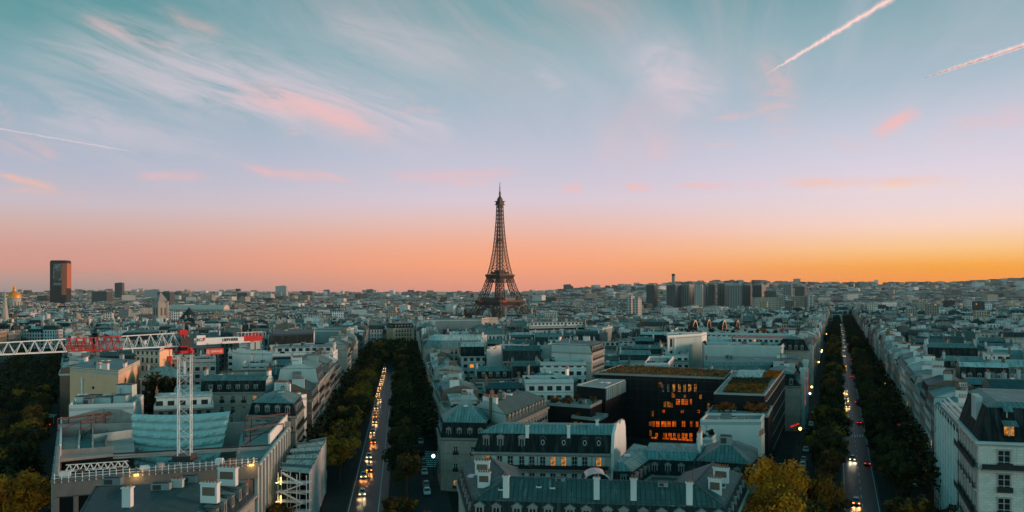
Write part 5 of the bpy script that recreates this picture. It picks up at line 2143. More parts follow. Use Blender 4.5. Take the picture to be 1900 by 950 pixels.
def pale_tower():
    z = 30.0
    q = [V2(1239, 626, z), V2(1302, 622, z), (104.5, 408), (82, 402)]
    r, org, top, rf = block('apartment_tower', q, z, 'pale narrow building with an arched top window rising before the vaults', 'building', roof='flat', wall='pale_wall', side='white_wall',
                            party=(1,), chim=2, units=2)
    p, d, L, n, a = edge(q, 0)
    for k, zz in enumerate((25.2, 20.2, 15.2)):
        mb = MB()
        w, h = 1.9, 3.2
        mb.face([(-w / 2, -.06, 0), (w / 2, -.06, 0)] + ([(w / 2, -.06, h)] + [(w / 2 * math.cos(t), -.06, h + w / 2 * math.sin(t)) for t in np.linspace(.3, 2.84, 6)] + [(-w / 2, -.06, h)]
                                                       if k == 0 else [(w / 2, -.06, h), (-w / 2, -.06, h)]), 0)
        mb.box((0, -.1, -.1), (w + .5, .3, .2), 1)
        o = mb.build('window', [M['glass'], M['pale_wall']], r)
        c = p + d * 2.7
        o.location = (c.x - org[0], c.y - org[1], zz)
        o.rotation_euler = (0, 0, a)
    mb = MB()
    for s in (0, 5.2):
        e = p + d * s + n * .25
        mb.box((e.x, e.y, z / 2), (.6, .6, z), 0, a)
    add_part(r, 'pilaster_pair', mb, [M['white_wall']])
    q = [V2(1196, 668, 24), V2(1240, 668, 24), V2(1250, 656, 24), V2(1205, 656, 24)]
    block('terrace_house', q, 22, 'low pale house with dark terrace planting left of the pale arched-window building', 'building', roof='flat', wall='win_pale', side='white_wall',
          party=(0,), chim=0, units=1, shrubs=8)
    hero('the pale arched-window building', 90, 390, 30)
    # long party wall between it and the right avenue
    q = [V2(1307, 644, 26), V2(1450, 645, 26), (138, 384), (97, 388)]
    block('party_wall_block', q, 26, 'long grey-green party wall under dark roof plants beside the right avenue', 'building', roof='flat', wall='pale_wall', side='pale_wall',
          party=(0, 2, 3), chim=2, units=5, shrubs=14)
    q = [V2(1307, 690, 19), V2(1452, 690, 19), (124, 350), (90, 352)]
    block('town_house', q, 19, 'low blue-green zinc roof at the foot of the long party wall', 'building', roof='mansard', wall='win_grey', side='grey_wall', party=(1, 3), low='zinc',
          up='zinc', mh=2.4, uh=1.4, ui=4, chim=2, units=3)
    # pink awnings of the terrace
    for k, (px0, px1, py, z, lab) in enumerate(((1362, 1462, 626, 27.6, 'long faded pink awning over the party wall terrace'), (1434, 1478, 610, 27.0, 'short pink awning on the roof garden near the avenue'),
                                                (1232, 1262, 622, 27.5, 'small pink awning left of the arched-window building'))):
        a, b = P(px0, py, z), P(px1, py, z)
        mb = MB()
        e = Vector((0, 1.6, .7))
        mb.face([a, b, b + e, a + e])
        mb.face([a + Vector((0, 0, -.35)), b + Vector((0, 0, -.35)), b, a])
        mb.bar(a + e, (a + e) - Vector((0, 0, 2.6)), .12, 1)
        mb.bar(b + e, (b + e) - Vector((0, 0, 2.6)), .12, 1)
        o = mb.build('awning', [M['pink'], M['dark_steel']], None, tuple(a))
        o.location = a
        tag(o, lab, 'awning')


M['pink'] = basic('pink_canvas', (.62, .2, .2), .8, .2, .5)
pale_tower()

# plant-lined banded block, party walls and the rounded corner
q = [V2(982, 608, 27), V2(1085, 606, 27), (56, 570), (16, 580)]
block('terrace_block', q, 27, 'wide banded block with plants along its terraces below the lattice tower', 'building', roof='flat', wall='win_band', side='grey_wall', party=(1, 3),
      chim=4, units=4, shrubs=16, pent=True)
hero('the wide planted banded block', 34, 560, 28)
q = [V2(1085, 606, 28), V2(1118, 610, 27), (74, 560), (56, 570)]
block('party_wall_block', q, 27, 'dark grey blank-sided block right of the wide banded terraces', 'building', roof='flat', wall='dim_wall' if 'dim_wall' in M else 'grey_wall', side='grey_wall',
      party=(0, 1, 2, 3), chim=2, units=2)
q = [V2(788, 594, 30), V2(893, 593, 30), (-20, 635), (-66, 640)]
block('party_wall_block', q, 30, 'broad grey party wall with vertical dark gaps left of the lattice tower', 'building', roof='flat', wall='grey_wall', side='grey_wall', party=(0, 1, 2, 3),
      chim=5, units=3)
q = [V2(893.5, 593, 30), V2(907, 592, 30), (-12, 640), (-19.5, 640)]
block('party_wall_block', q, 30.3, 'narrow buff wall catching light at the end of the broad grey party wall', 'building', roof='flat', wall='cream', side='cream', party=(0, 1, 2, 3),
      chim=1, units=0)
hero('the broad grey party wall', -45, 620, 30)


def rounded_block():
    c = V2(818, 640, 23)
    n = 9
    pts = []
    R_ = 9.0
    for i in range(n):
        a = math.pi + math.pi * .62 * i / (n - 1)
        pts.append((c[0] + R_ * math.cos(a), c[1] + R_ * math.sin(a)))
    pts += [(c[0] + 22, c[1] - 3), (c[0] + 25, c[1] + 14), (c[0] - 9, c[1] + 16)]
    block('corner_block', pts, 22, 'rounded corner block with a smooth blue-green dome roof on the left avenue', 'building', roof='mansard', wall='cream', side='pale_wall', party=(n, n + 1),
          low='zinc', up='zinc_light', mh=4.0, uh=2.0, ui=4, mi=1.6, chim=2, units=2, near=True, wins=(n - 1,))
    hero('the rounded corner block', c[0] + 6, c[1], 24)


rounded_block()
# hotel front closing the left avenue; buff wall colour carries its warm light
q = [(-100, 640), (-84, 650), (-92, 664), (-108, 654)]
block('hotel', q, 22, 'orange-lit stone hotel front closing the far end of the left avenue', 'hotel', roof='mansard', wall='buff_wall', side='buff_wall', party=(), low='slate', up='zinc', mh=4,
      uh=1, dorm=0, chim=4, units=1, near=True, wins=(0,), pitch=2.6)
hero('the orange hotel front', -94, 650, 25)


# ---------------------------------------------------------------- right edge: stone mansion and netted building
def right_mansion():
    q = [(78.6, 128), (112, 121), (122, 140), (88.2, 150)]
    ze = 27.0
    r, org, top, rf = block('stone_mansion', q, ze, 'big stone mansion with a steep dark mansard at the right edge', 'mansion', roof='mansard', wall='pale_stone', side='pale_wall', party=(2,),
                            low='slate', up='zinc', mh=5.6, uh=.7, ui=3.4, mi=1.7, chim=0, units=2, near=True)
    for i, pt in ((0, 4.3), (3, 3.6)):
        p, d, L, n, a = edge(q, i)
        for f in range(5):
            z = 22.6 - f * 4.0
            for k in range(int((L - 1.4) / pt)):
                c = p + d * (1.9 + pt * (k + .45)) if i == 0 else p + d * (L - 1.6 - pt * (k + .3))
                o = inst('window', WIN_W, r, (c.x - org[0], c.y - org[1], z), a, (1.0 if i == 0 else .7, 1, 1))
                inst('window_rail', RAIL, o, (0, -.1, 0), 0, (1.6, 1.6, 1))
        for z in (22.3, 14.2):
            mb = MB()
            mb.box((L / 2, -.45, 0), (L - .4, .9, .22), 0)
            mb.box((L / 2, -.86, .55), (L - .4, .05, .95), 1)
            b = mb.build('balcony', [M['grey_stone'], M['black_iron']], r)
            b.location = (p.x - org[0], p.y - org[1], z)
            b.rotation_euler = (0, 0, a)
    p, d, L, n, a = edge(q, 0)
    for k, (s, z, w, h, lit) in enumerate(((4.6, 28.0, 1.5, 1.6, 1), (4.6, 31.0, 1.0, .9, 0), (10, 28.0, 1.5, 1.6, 0), (15, 28.0, 1.5, 1.6, 0))):
        dep = 1.7 * (z - ze) / 5.6
        c = p + d * s - n * (dep - .25)
        mb = MB()
        mb.box((0, .7, h / 2), (w + .4, 1.5, h + .2), 0)
        mb.face([(-w / 2, -.1, .1), (w / 2, -.1, .1), (w / 2, -.1, h), (-w / 2, -.1, h)], 1)
        mb.box((0, -.13, h / 2), (.14, .05, h), 3)
        mb.face([(-w * .75, -1.0, h + .15), (w * .75, -1.0, h + .15), (w * .75, .1, h + 1.0), (-w * .75, .1, h + 1.0)], 2)
        o = mb.build('dormer', [M['slate'], M['lit'] if lit else M['glass'], M['zinc'], M['frame_white']], rf)
        o.location = (c.x - org[0], c.y - org[1], z)
        o.rotation_euler = (0, 0, a)
    # raised gable wall on the avenue side
    p3, d3, L3, n3, a3 = edge(q, 3)
    mb = MB()
    e = inset(q, [1.7, 1.7, 0, 1.7])
    for px, s in ((0, .5), (1, .62)):
        c = p3 + d3 * (L3 * s) - n3 * 1.2
        mb.box((c.x, c.y, 31), (1.0, 2.4, 5.0), 0, a3 + math.pi / 2)
    add_part(r, 'chimney', mb, [M['pale_wall']], rf)
    hero('the right-edge stone mansion', 95, 135, 33)
    # building under scaffold netting
    q = [(AV2(151.5) + 19.5, 151.5), (106, 147), (120, 178), (AV2(184) + 19.5, 184)]
    r, org, top, rf = block('netted_building', q, 24.6, 'building wrapped in pale green scaffold netting beside the stone mansion', 'building', roof='flat', wall='cream', side='white_wall',
                            party=(1, 2), chim=2, units=3, shrubs=3, near=True)
    p, d, L, n, a = edge(q, 3)
    m, t, b, o = new_mat('scaffold_netting')
    u, v = uvxy(t)
    nn = t.noise(t.vec(t.m('MULTIPLY', u, 1.2), t.m('MULTIPLY', v, .25), 0.0), 1.0, 5, .65)
    t.put(b.inputs['Base Color'], t.mix(nn, (.32, .50, .47, 1), (.58, .74, .69, 1)))
    b.inputs['Roughness'].default_value = .8
    mb = MB()
    nx, nz = 26, 18
    rr = random.Random(4)
    g = [[(p + d * (L * i / nx) + n * (1.1 + rr.uniform(-.12, .12) + .15 * math.sin(i * 1.9)))[:] + ((24.0 - 21.5 * k / nz),) for i in range(nx + 1)] for k in range(nz + 1)]
    for k in range(nz):
        for i in range(nx):
            mb.face([g[k + 1][i], g[k + 1][i + 1], g[k][i + 1], g[k][i]])
    add_part(r, 'netting', mb, [m])
    mb = MB()
    for k in range(9):
        e0 = p + d * (L * k / 8) + n * 1.35
        mb.bar((e0.x, e0.y, .1), (e0.x, e0.y, 25.4), .1)
    for z in range(2, 26, 4):
        e0, e1 = p + n * 1.35, p + d * L + n * 1.35
        mb.bar((e0.x, e0.y, z), (e1.x, e1.y, z), .08)
    add_part(r, 'scaffold', mb, [M['white_steel']])
    mb = MB()
    e0, e1 = p + n * .2, p + d * L + n * .2
    for o_, z in ((.2, 25.6), (-.6, 26.1), (-1.4, 26.6)):
        a0, a1 = p + n * o_, p + d * L + n * o_
        mb.bar((a0.x, a0.y, z), (a1.x, a1.y, z), .35)
    add_part(r, 'roof_rail', mb, [M['frame_white']])
    hero('the netted building', 105, 165, 25)


right_mansion()


# ---------------------------------------------------------------- left: buff buildings, white annex, cream house
def left_group():
    q = [(-153, 263), (-129, 249), (-141.5, 289), (-165, 301)]
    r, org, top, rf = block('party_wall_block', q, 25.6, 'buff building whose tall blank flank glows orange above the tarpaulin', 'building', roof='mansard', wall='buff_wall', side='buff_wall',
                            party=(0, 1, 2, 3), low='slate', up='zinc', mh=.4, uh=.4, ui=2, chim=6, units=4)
    p, d, L, n, a = edge(q, 1)
    for s, z in ((.3, 22), (.22, 17.5), (.3, 13)):
        mb = MB()
        c = p + d * L * s + n * .05
        mb.box((c.x, c.y, z), (.9, .3, 1.3), 0, a)
        add_part(r, 'small_window', mb, [M['glass']])
    p, d, L, n, a = edge(q, 0)
    for s, z in ((.5, 20), (.5, 17)):
        mb = MB()
        c = p + d * L * s + n * .05
        mb.box((c.x, c.y, z), (.9, .3, .9), 0, a)
        add_part(r, 'small_window', mb, [M['glass']])
    mb = MB()
    c = p + d * L * .28 + n * .35
    mb.lathe((c.x, c.y, 8), [(.32, 0), (.32, 15)], 10)
    add_part(r, 'flue_pipe', mb, [M['white_steel']])
    hero('the glowing buff building', -145, 270, 26)
    q = [(-153, 309), (-141, 304), (-148, 331), (-160, 336)]
    r, org, top, rf = block('party_wall_block', q, 29, 'second buff slab with a glowing orange flank, just right of the larger one', 'building', roof='mansard', wall='win_cream',
                            side='buff_wall', party=(1, 2, 3), low='slate', up='zinc', mh=.5, uh=.5, ui=2, chim=4, units=2)
    # white roof-plant building before them
    q = [V2(128, 758, 20), V2(248, 754, 20), (-112, 231), (-133, 233)]
    r, org, top, rf = block('annex', q, 20, 'white low block crowded with roof plant before the glowing buff building', 'building', roof='flat', wall='white_wall', side='white_wall',
                            party=(0, 1, 2, 3), chim=0, units=14, parapet=1.0)
    for (s, t, w, d_, h) in ((.2, .4, 4, 3, 2), (.5, .35, 5, 2, 1.8), (.8, .3, 3.5, 3, 2.4), (.85, .75, 4.5, 3, 4.2)):
        mb = MB()
        x = q[0][0] + (q[1][0] - q[0][0]) * s + (q[3][0] - q[0][0]) * t
        y = q[0][1] + (q[1][1] - q[0][1]) * s + (q[3][1] - q[0][1]) * t
        mb.box((x, y, 20 + h / 2), (w, d_, h), 0)
        mb.box((x, y, 20 + h + .1), (w + .3, d_ + .3, .2), 1)
        add_part(r, 'plant_housing', mb, [M['pale_wall'], M['dark_steel']], rf)
    hero('the white roof-plant block', -118, 222, 21)
    q = [V2(372, 728, 20.5), V2(492, 727, 20.5), (-78, 250), (-100, 250)]
    block('town_house', q, 20.5, 'cream house with dark mansard and tall windows right of the crane mast', 'building', roof='mansard', wall='cream', side='pale_wall', party=(1, 3), low='slate',
          up='zinc', mh=3.6, uh=1.4, ui=4, dorm=2, chim=4, units=2, near=True, wins=(0,), pitch=3.4)
    hero('the cream mansard house', -88, 244, 25)
    q = [V2(500, 744, 21.5), V2(546, 742, 21.5), (-60, 222), (-70, 224)]
    block('party_wall_block', q, 21.5, 'pale blank wall block behind the building site near the avenue corner', 'building', roof='flat', wall='white_wall', side='white_wall', party=(0, 1, 2, 3),
          chim=2, units=2)
    q = [V2(505, 660, 24), V2(618, 658, 24), (-84, 366), (-112, 366)]
    block('terrace_block', q, 24, 'long white block with two continuous terrace bands left of the left avenue', 'building', roof='flat', wall='win_band', side='white_wall', party=(1, 3), chim=3,
          units=5, shrubs=8, pent=True)
    hero('the long white terrace-band block', -98, 355, 25)
    q = [V2(448, 655, 25), V2(506, 656, 25), (-112, 345), (-128, 348)]
    block('party_wall_block', q, 25, 'beige slab with tall blank panels left of the long white terraces', 'building', roof='flat', wall='pale_wall', side='white_wall', party=(0, 1, 2, 3), chim=3,
          units=2)
    q = [V2(500, 640, 25), V2(582, 636, 25), (-118, 455), (-142, 455)]
    block('town_house', q, 25, 'pale green gabled house with a dark hollow roof above the white terraces', 'building', roof='mansard', wall='win_pale', side='pale_wall', party=(1, 3), low='slate',
          up='slate_blue', mh=4.5, uh=.6, ui=4, chim=2, units=2)
    q = [V2(532, 613, 28), V2(636, 613, 28), (-108, 520), (-146, 520)]
    block('party_wall_block', q, 28, 'wide dark grey-green party wall far along the left avenue', 'building', roof='flat', wall='grey_wall', side='grey_wall', party=(0, 1, 2, 3), chim=5, units=3)
    hero('the wide dark party wall', -127, 505, 28)


left_group()


# ---------------------------------------------------------------- bottom-left mansion
def left_mansion():
    q = [(-57, 94), (-41.2, 93), (-43, 127), (-68.5, 123)]
    r, org, top, rf = block('mansion', q, 18.2, 'mansion with seamed zinc roof and framed chimneys in the bottom left corner', 'mansion', roof='mansard', wall='cream', side='pale_wall', party=(),
                            low='slate_blue', up='zinc_dark', mh=2.6, uh=1.5, ui=7, mi=1.2, chim=0, units=0, near=True, wins=(1,), fh=4.0, pitch=3.0, lit=0)
    p, d, L, n, a = edge(q, 1)
    for k in range(9):
        c = p + d * (2 + k * 3.6) - n * .3
        inst('dormer', DORM[2], rf, (c.x - org[0], c.y - org[1], 19.1), a)
    stack(r, rf, 423, 891, 22.3, 3.0, .9, 1.9, -.15, 'white_wall', 5, True)
    stack(r, rf, 390, 922, 22.2, 2.6, .9, 2.0, -.15, 'white_wall', 5, True)
    stack(r, rf, 237, 944, 22.0, 1.2, .9, 2.9, 0, 'white_wall', 2)
    stack(r, rf, 330, 905, 22.2, 1.6, .8, 1.2, 0, 'pale_wall', 3)
    for px, py in ((210, 900), (300, 910), (350, 896)):
        pp = P(px, py, 22.1)
        inst('roof_unit', UNIT, rf, (pp.x - org[0], pp.y - org[1], 22.2), .1, (1.5, 1.2, .9))
    hero('the bottom-left mansion', -58, 112, 22)


left_mansion()


# ---------------------------------------------------------------- building site with tarpaulin
def building_site():
    A, B, C, D = (-80.5, 133.2), (-49.2, 147), (-56, 192), (-112, 188)
    take([A, B, C, D])
    org = (-75, 160, 0)
    r = thing('building_site', 'gutted concrete building under reconstruction with an open roof below the crane', 'building site', org)
    d = (Vector(B) - Vector(A))
    L = d.length
    d /= L
    n = Vector((d.y, -d.x))
    a = math.atan2(d.y, d.x)
    A2 = Vector(A)
    mb = MB()      # front wall: deep ring beam on columns, dark infill
    mb.box((*(A2 + d * L / 2), 17.6), (L, .8, 2.8), 0, a)
    mb.box((*(A2 + d * L / 2 - n * 1.5), 19.1), (L + .6, 4.2, .22), 0, a)
    for k in range(12):
        mb.box((*(A2 + d * (L * (k + .2) / 11.6) - n * .2), 8), (.7, .9, 16), 0, a)
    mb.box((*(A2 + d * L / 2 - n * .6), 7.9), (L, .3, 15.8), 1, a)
    for z in (12.2, 7.6):
        mb.box((*(A2 + d * L / 2 + n * .1), z), (L, .5, .6), 0, a)
    add_part(r, 'front_frame', mb, [M['concrete_mid'], M['dark_wall']])
    for s0, s1 in ((.53, .585), (.60, .655), (.66, .72), (.90, .96)):
        mb = MB()
        c = A2 + d * L * (s0 + s1) / 2 + n * .45
        mb.box((c.x, c.y, 14.4), (L * (s1 - s0), .15, 3.4), 0, a)
        add_part(r, 'hoarding_panel', mb, [M['wood_orange']])
    # safety rail along the beam
    mb = MB()
    for k in range(32):
        e = A2 + d * (L * (k + .3) / 32) + n * .5
        mb.box((e.x, e.y, 19.5), (.13, .13, 1.7), 0, a)
    e0, e1 = A2 + n * .5, A2 + d * L + n * .5
    for z in (19.5, 20.0):
        mb.bar((e0.x, e0.y, z), (e1.x, e1.y, z), .06)
    add_part(r, 'safety_rail', mb, [M['white_steel']])
    # side walls and floors
    mb = MB()
    for P0, P1, z1, m in ((D, A, 18.6, 0), (C, D, 19.5, 0), (B, C, 18.2, 2)):
        p, q_ = Vector(P0), Vector(P1)
        dd = (q_ - p)
        ll = dd.length
        dd /= ll
        aa = math.atan2(dd.y, dd.x)
        nn = Vector((dd.y, -dd.x))
        c = p + dd * ll / 2 - nn * .3
        mb.box((c.x, c.y, z1 / 2), (ll, .6, z1), m, aa)
        for k in range(int(ll / 4)):
            c = p + dd * (4 * k + 2) + nn * .12
            mb.box((c.x, c.y, z1 / 2), (.7, .5, z1 - .1), 0, aa)
    add_part(r, 'side_wall', mb, [M['concrete'], M['dark_wall'], M['pale_wall']])
    mb = MB()
    mb.prism([V2(112, 852, 16.4), V2(250, 838, 16.4), V2(246, 790, 16.4), V2(112, 790, 16.4)], 15.8, 16.4, 0, bottom=True)
    mb.prism([V2(438, 850, 17), V2(500, 846, 17), V2(556, 775, 17), V2(450, 790, 17)], 16.4, 17.0, 0, bottom=True)
    mb.prism(inset([A, B, C, D], 1), 9.2, 9.8, 1, bottom=True)
    fl = add_part(r, 'floor_slab', mb, [M['concrete'], M['concrete_dark']])
    # stub walls left standing on the left floor
    for (p0, p1, z0, z1, mt) in (((112, 845), (210, 838), 16.4, 17.6, 'concrete'), ((146, 842), (150, 795), 16.4, 18.2, 'pale_wall'), ((172, 838), (172, 805), 16.4, 18.6, 'concrete'),
                                 ((172, 822), (246, 812), 16.4, 18.4, 'pale_wall'), ((112, 846), (114, 792), 16.4, 19.0, 'white_wall'), ((150, 815), (205, 812), 16.4, 17.4, 'concrete'),
                                 ((196, 832), (200, 800), 16.4, 17.9, 'concrete_dark'), ((440, 845), (470, 800), 17, 18, 'concrete'), ((470, 800), (540, 790), 17, 18.8, 'concrete')):
        p, q_ = Vector(V2(*p0, z0)), Vector(V2(*p1, z0))
        dd = q_ - p
        mb = MB()
        c = (p + q_) / 2
        mb.box((c.x, c.y, (z0 + z1) / 2), (dd.length, .35, z1 - z0), 0, math.atan2(dd.y, dd.x))
        add_part(r, 'stub_wall', mb, [M[mt]], fl)
    # gabled brick end wall behind the left floor
    p, q_ = Vector(V2(112, 800, 16)), Vector(V2(249, 800, 16))
    mb = MB()
    prof = [(0, 12), (1, 12), (1, 20.2), (.82, 21.6), (.55, 21.8), (.3, 20.6), (0, 19.0)]
    f = [((p + (q_ - p) * s)[0], (p + (q_ - p) * s)[1], z) for s, z in prof]
    b = [(x, y + .6, z) for x, y, z in f]
    mb.face(f, 0)
    mb.face(b[::-1], 0)
    for i in range(len(f)):
        j = (i + 1) % len(f)
        mb.face([f[j], f[i], b[i], b[j]], 0)
    add_part(r, 'end_wall', mb, [M['worn_stone']])
    p, q_ = Vector(V2(430, 790, 16)), Vector(V2(552, 778, 16))
    mb = MB()
    f = [((p + (q_ - p) * s)[0], (p + (q_ - p) * s)[1] + 1, z) for s, z in ((0, 12), (1, 12), (1, 19.6), (.6, 21.0), (.25, 20.4), (0, 19.4))]
    b = [(x, y + .6, z) for x, y, z in f]
    mb.face(f, 0)
    mb.face(b[::-1], 0)
    for i in range(len(f)):
        j = (i + 1) % len(f)
        mb.face([f[j], f[i], b[i], b[j]], 0)
    add_part(r, 'end_wall', mb, [M['worn_stone']])
    # the pale parapet towards the avenue, catching the evening light
    p, q_ = Vector(V2(499, 822, 18.5)), Vector(V2(545, 768, 18.5))
    dd = q_ - p
    c = (p + q_) / 2
    mb = MB()
    mb.box((c.x, c.y, 19.4), (dd.length, .4, 2.2), 0, math.atan2(dd.y, dd.x))
    add_part(r, 'parapet', mb, [M['white_wall']])
    # steel frames standing on the slabs
    for pts, zb, h in (((107, 786, 178, 776), 18.5, 3.0), ((150, 800, 205, 778), 17, 4.0), ((455, 795, 528, 784), 17.2, 4.2), ((452, 812, 515, 800), 17.2, 3.4)):
        x0, y0, x1, y1 = pts
        mb = MB()
        a0, a1 = P(x0, y0 + 14, zb), P(x1, y1 + 14, zb)
        up = Vector((0, 0, h))
        bk = Vector((0, 4.5, -.6))
        for q3 in (a0, a1, a0 + bk, a1 + bk):
            mb.bar(q3 - Vector((0, 0, 1)), q3 + up, .22)
        for u, v in ((a0, a1), (a1, a1 + bk), (a1 + bk, a0 + bk), (a0 + bk, a0)):
            mb.bar(u + up, v + up, .26)
        mb.bar(a0 + up * .55, a1 + up * .55, .18)
        mb.bar(a0, a1 + up, .15)
        add_part(r, 'steel_frame', mb, [M['red_brown_steel']])
    mb = MB()     # cross-braced bay at the right of the front
    c = A2 + d * L * .93 - n * 1.5
    for s in (-2.2, 2.2):
        mb.bar((*(c + d * s), 10), (*(c + d * s), 19), .3)
    mb.bar((*(c - d * 2.2), 12), (*(c + d * 2.2), 18), .22)
    mb.bar((*(c + d * 2.2), 12), (*(c - d * 2.2), 18), .22)
    add_part(r, 'cross_brace', mb, [M['dark_steel']])
    for k in range(3):       # pipes laid across the void
        p, q_ = P(210, 842 + 4 * k, 18), P(500, 826 + 3 * k, 18)
        mb = MB()
        mb.bar(p, q_, .3)
        add_part(r, 'prop_beam', mb, [M['concrete'] if k else M['dark_steel']])
    for s, c_ in ((.05, 'white_wall'), (.12, 'dark_steel'), (.3, 'red_brown_steel'), (.42, 'white_steel'), (.5, 'concrete'), (.8, 'white_steel'), (.86, 'wood_orange')):
        mb = MB()       # stacked material on the edge slab
        e = A2 + d * L * s - n * RNG.uniform(1.5, 3)
        mb.box((e.x, e.y, 19.6), (RNG.uniform(1, 2.6), RNG.uniform(.8, 1.4), RNG.uniform(.5, 1.3)), 0, a + RNG.uniform(-.4, .4))
        o = add_part(r, 'material_pile', mb, [M[c_]])
    # work lamps
    for s in (.385, .965):
        e = A2 + d * L * s + n * .65
        mb = MB()
        mb.box((e.x, e.y, 18.9), (.8, .25, .35), 0, a)
        mb.bar((e.x, e.y, 18.9), (e.x, e.y, 20.2), .1, 1)
        add_part(r, 'work_lamp', mb, [M['lamp_amber'], M['dark_steel']])
        ld = bpy.data.lights.new('work_lamp_light', 'POINT')
        ld.energy = 110
        ld.color = (1, .55, .18)
        ld.shadow_soft_size = .3
        lo = bpy.data.objects.new('work_lamp_light', ld)
        COL.objects.link(lo)
        lo.parent = r
        lo.location = (e.x + n.x * .7 - org[0], e.y + n.y * .7 - org[1], 18.7)
    hero('the building site', -75, 160, 19)

    # the tarpaulin: padded strips hanging behind the void
    m, t, b, o = new_mat('padded_tarpaulin')
    u, v = uvxy(t)
    cc = vary(t, (.36, .56, .55), .14, .4, 0)
    t.put(b.inputs['Base Color'], cc)
    b.inputs['Roughness'].default_value = .55
    mb = MB()
    nx, rows, sub = 60, 7, 8
    top, bot = 22.6, 10.2
    yb = 184.0
    rr = random.Random(6)
    xs0, xs1 = at(246, yb), at(429, yb)
    G = []
    for j in range(rows * sub + 1):
        f = j / (rows * sub)
        row = []
        for i in range(nx + 1):
            s = i / nx
            x = xs0 + (xs1 - xs0) * s + .8 * f * (1 - s) * 1.5 - 2.6 * s * f
            bil = abs(math.sin(math.pi * f * rows)) ** .6
            sag = -1.0 * math.sin(math.pi * s) * (0.5 + .7 * f) + .7 * s * (1 - f)
            wr = .13 * math.sin(i * 1.7 + j * .35) * bil + .08 * math.sin(i * .63 + j)
            z = top + (bot - top) * f + sag
            y = yb - .75 * bil - 2.4 * math.sin(math.pi * s) * f - wr - 1.2 * f
            row.append((x, y, z))
        G.append(row)
    for j in range(rows * sub):
        for i in range(nx):
            mb.face([G[j + 1][i], G[j + 1][i + 1], G[j][i + 1], G[j][i]])
    o = mb.build('tarpaulin', m, None, (at(340, yb), yb, bot), smooth=True)
    o.location = (at(340, yb), yb, bot)
    tag(o, 'huge turquoise padded tarpaulin hung in strips across the building site', 'tarpaulin')
    hero('the turquoise tarpaulin', at(340, yb), yb, 18)
    # a spare white truss section lying on the edge slab
    mb = MB()
    p, q_ = Vector((*V2(122, 874, 19.3), 19.3)), Vector((*V2(238, 866, 19.3), 19.3))
    u = (q_ - p).normalized()
    w = u.cross(Vector((0, 0, 1))).normalized()
    ln = (q_ - p).length
    for off, z in ((-.6, 0), (.6, 0), (0, 1.1)):
        mb.bar(p + w * off + Vector((0, 0, z)), q_ + w * off + Vector((0, 0, z)), .14)
    k = 9
    for i in range(k):
        c0, c1, cm = p + u * ln * i / k, p + u * ln * (i + 1) / k, p + u * ln * (i + .5) / k + Vector((0, 0, 1.1))
        for off in (-.6, .6):
            mb.bar(c0 + w * off, cm, .08)
            mb.bar(cm, c1 + w * off, .08)
        mb.bar(c0 + w * .6, c0 - w * .6, .08)
    o = mb.build('truss_section', M['white_steel'], None, tuple(p))
    o.location = p
    tag(o, 'spare white crane truss section lying along the front of the building site', 'truss')


M['worn_stone'] = stone('worn_party_wall', (.40, .37, .33), .1, .3, .6)
M['red_brown_steel'] = basic('red_lead_steel', (.12, .045, .04), .6, .3, .8)
M['lamp_amber'] = glow('amber_lamp', lin(255, 190, 90), 4.0)
building_site()


# ---------------------------------------------------------------- tower crane
def lettering(text, size, mat, parent, loc, rz, name='lettering', bold=0.0):
    cu = bpy.data.curves.new(name, 'FONT')
    cu.body = text
    cu.size = size
    cu.align_x, cu.align_y = 'CENTER', 'CENTER'
    cu.extrude = .015
    cu.offset = bold
    tmp = bpy.data.objects.new(name, cu)
    COL.objects.link(tmp)
    bpy.context.view_layer.update()
    me = bpy.data.meshes.new_from_object(tmp.evaluated_get(bpy.context.evaluated_depsgraph_get()))
    bpy.data.objects.remove(tmp)
    me.materials.clear()
    me.materials.append(mat)
    o = bpy.data.objects.new(name, me)
    COL.objects.link(o)
    o.parent = parent
    o.location = loc
    o.rotation_euler = (math.pi / 2, 0, rz)
    return o


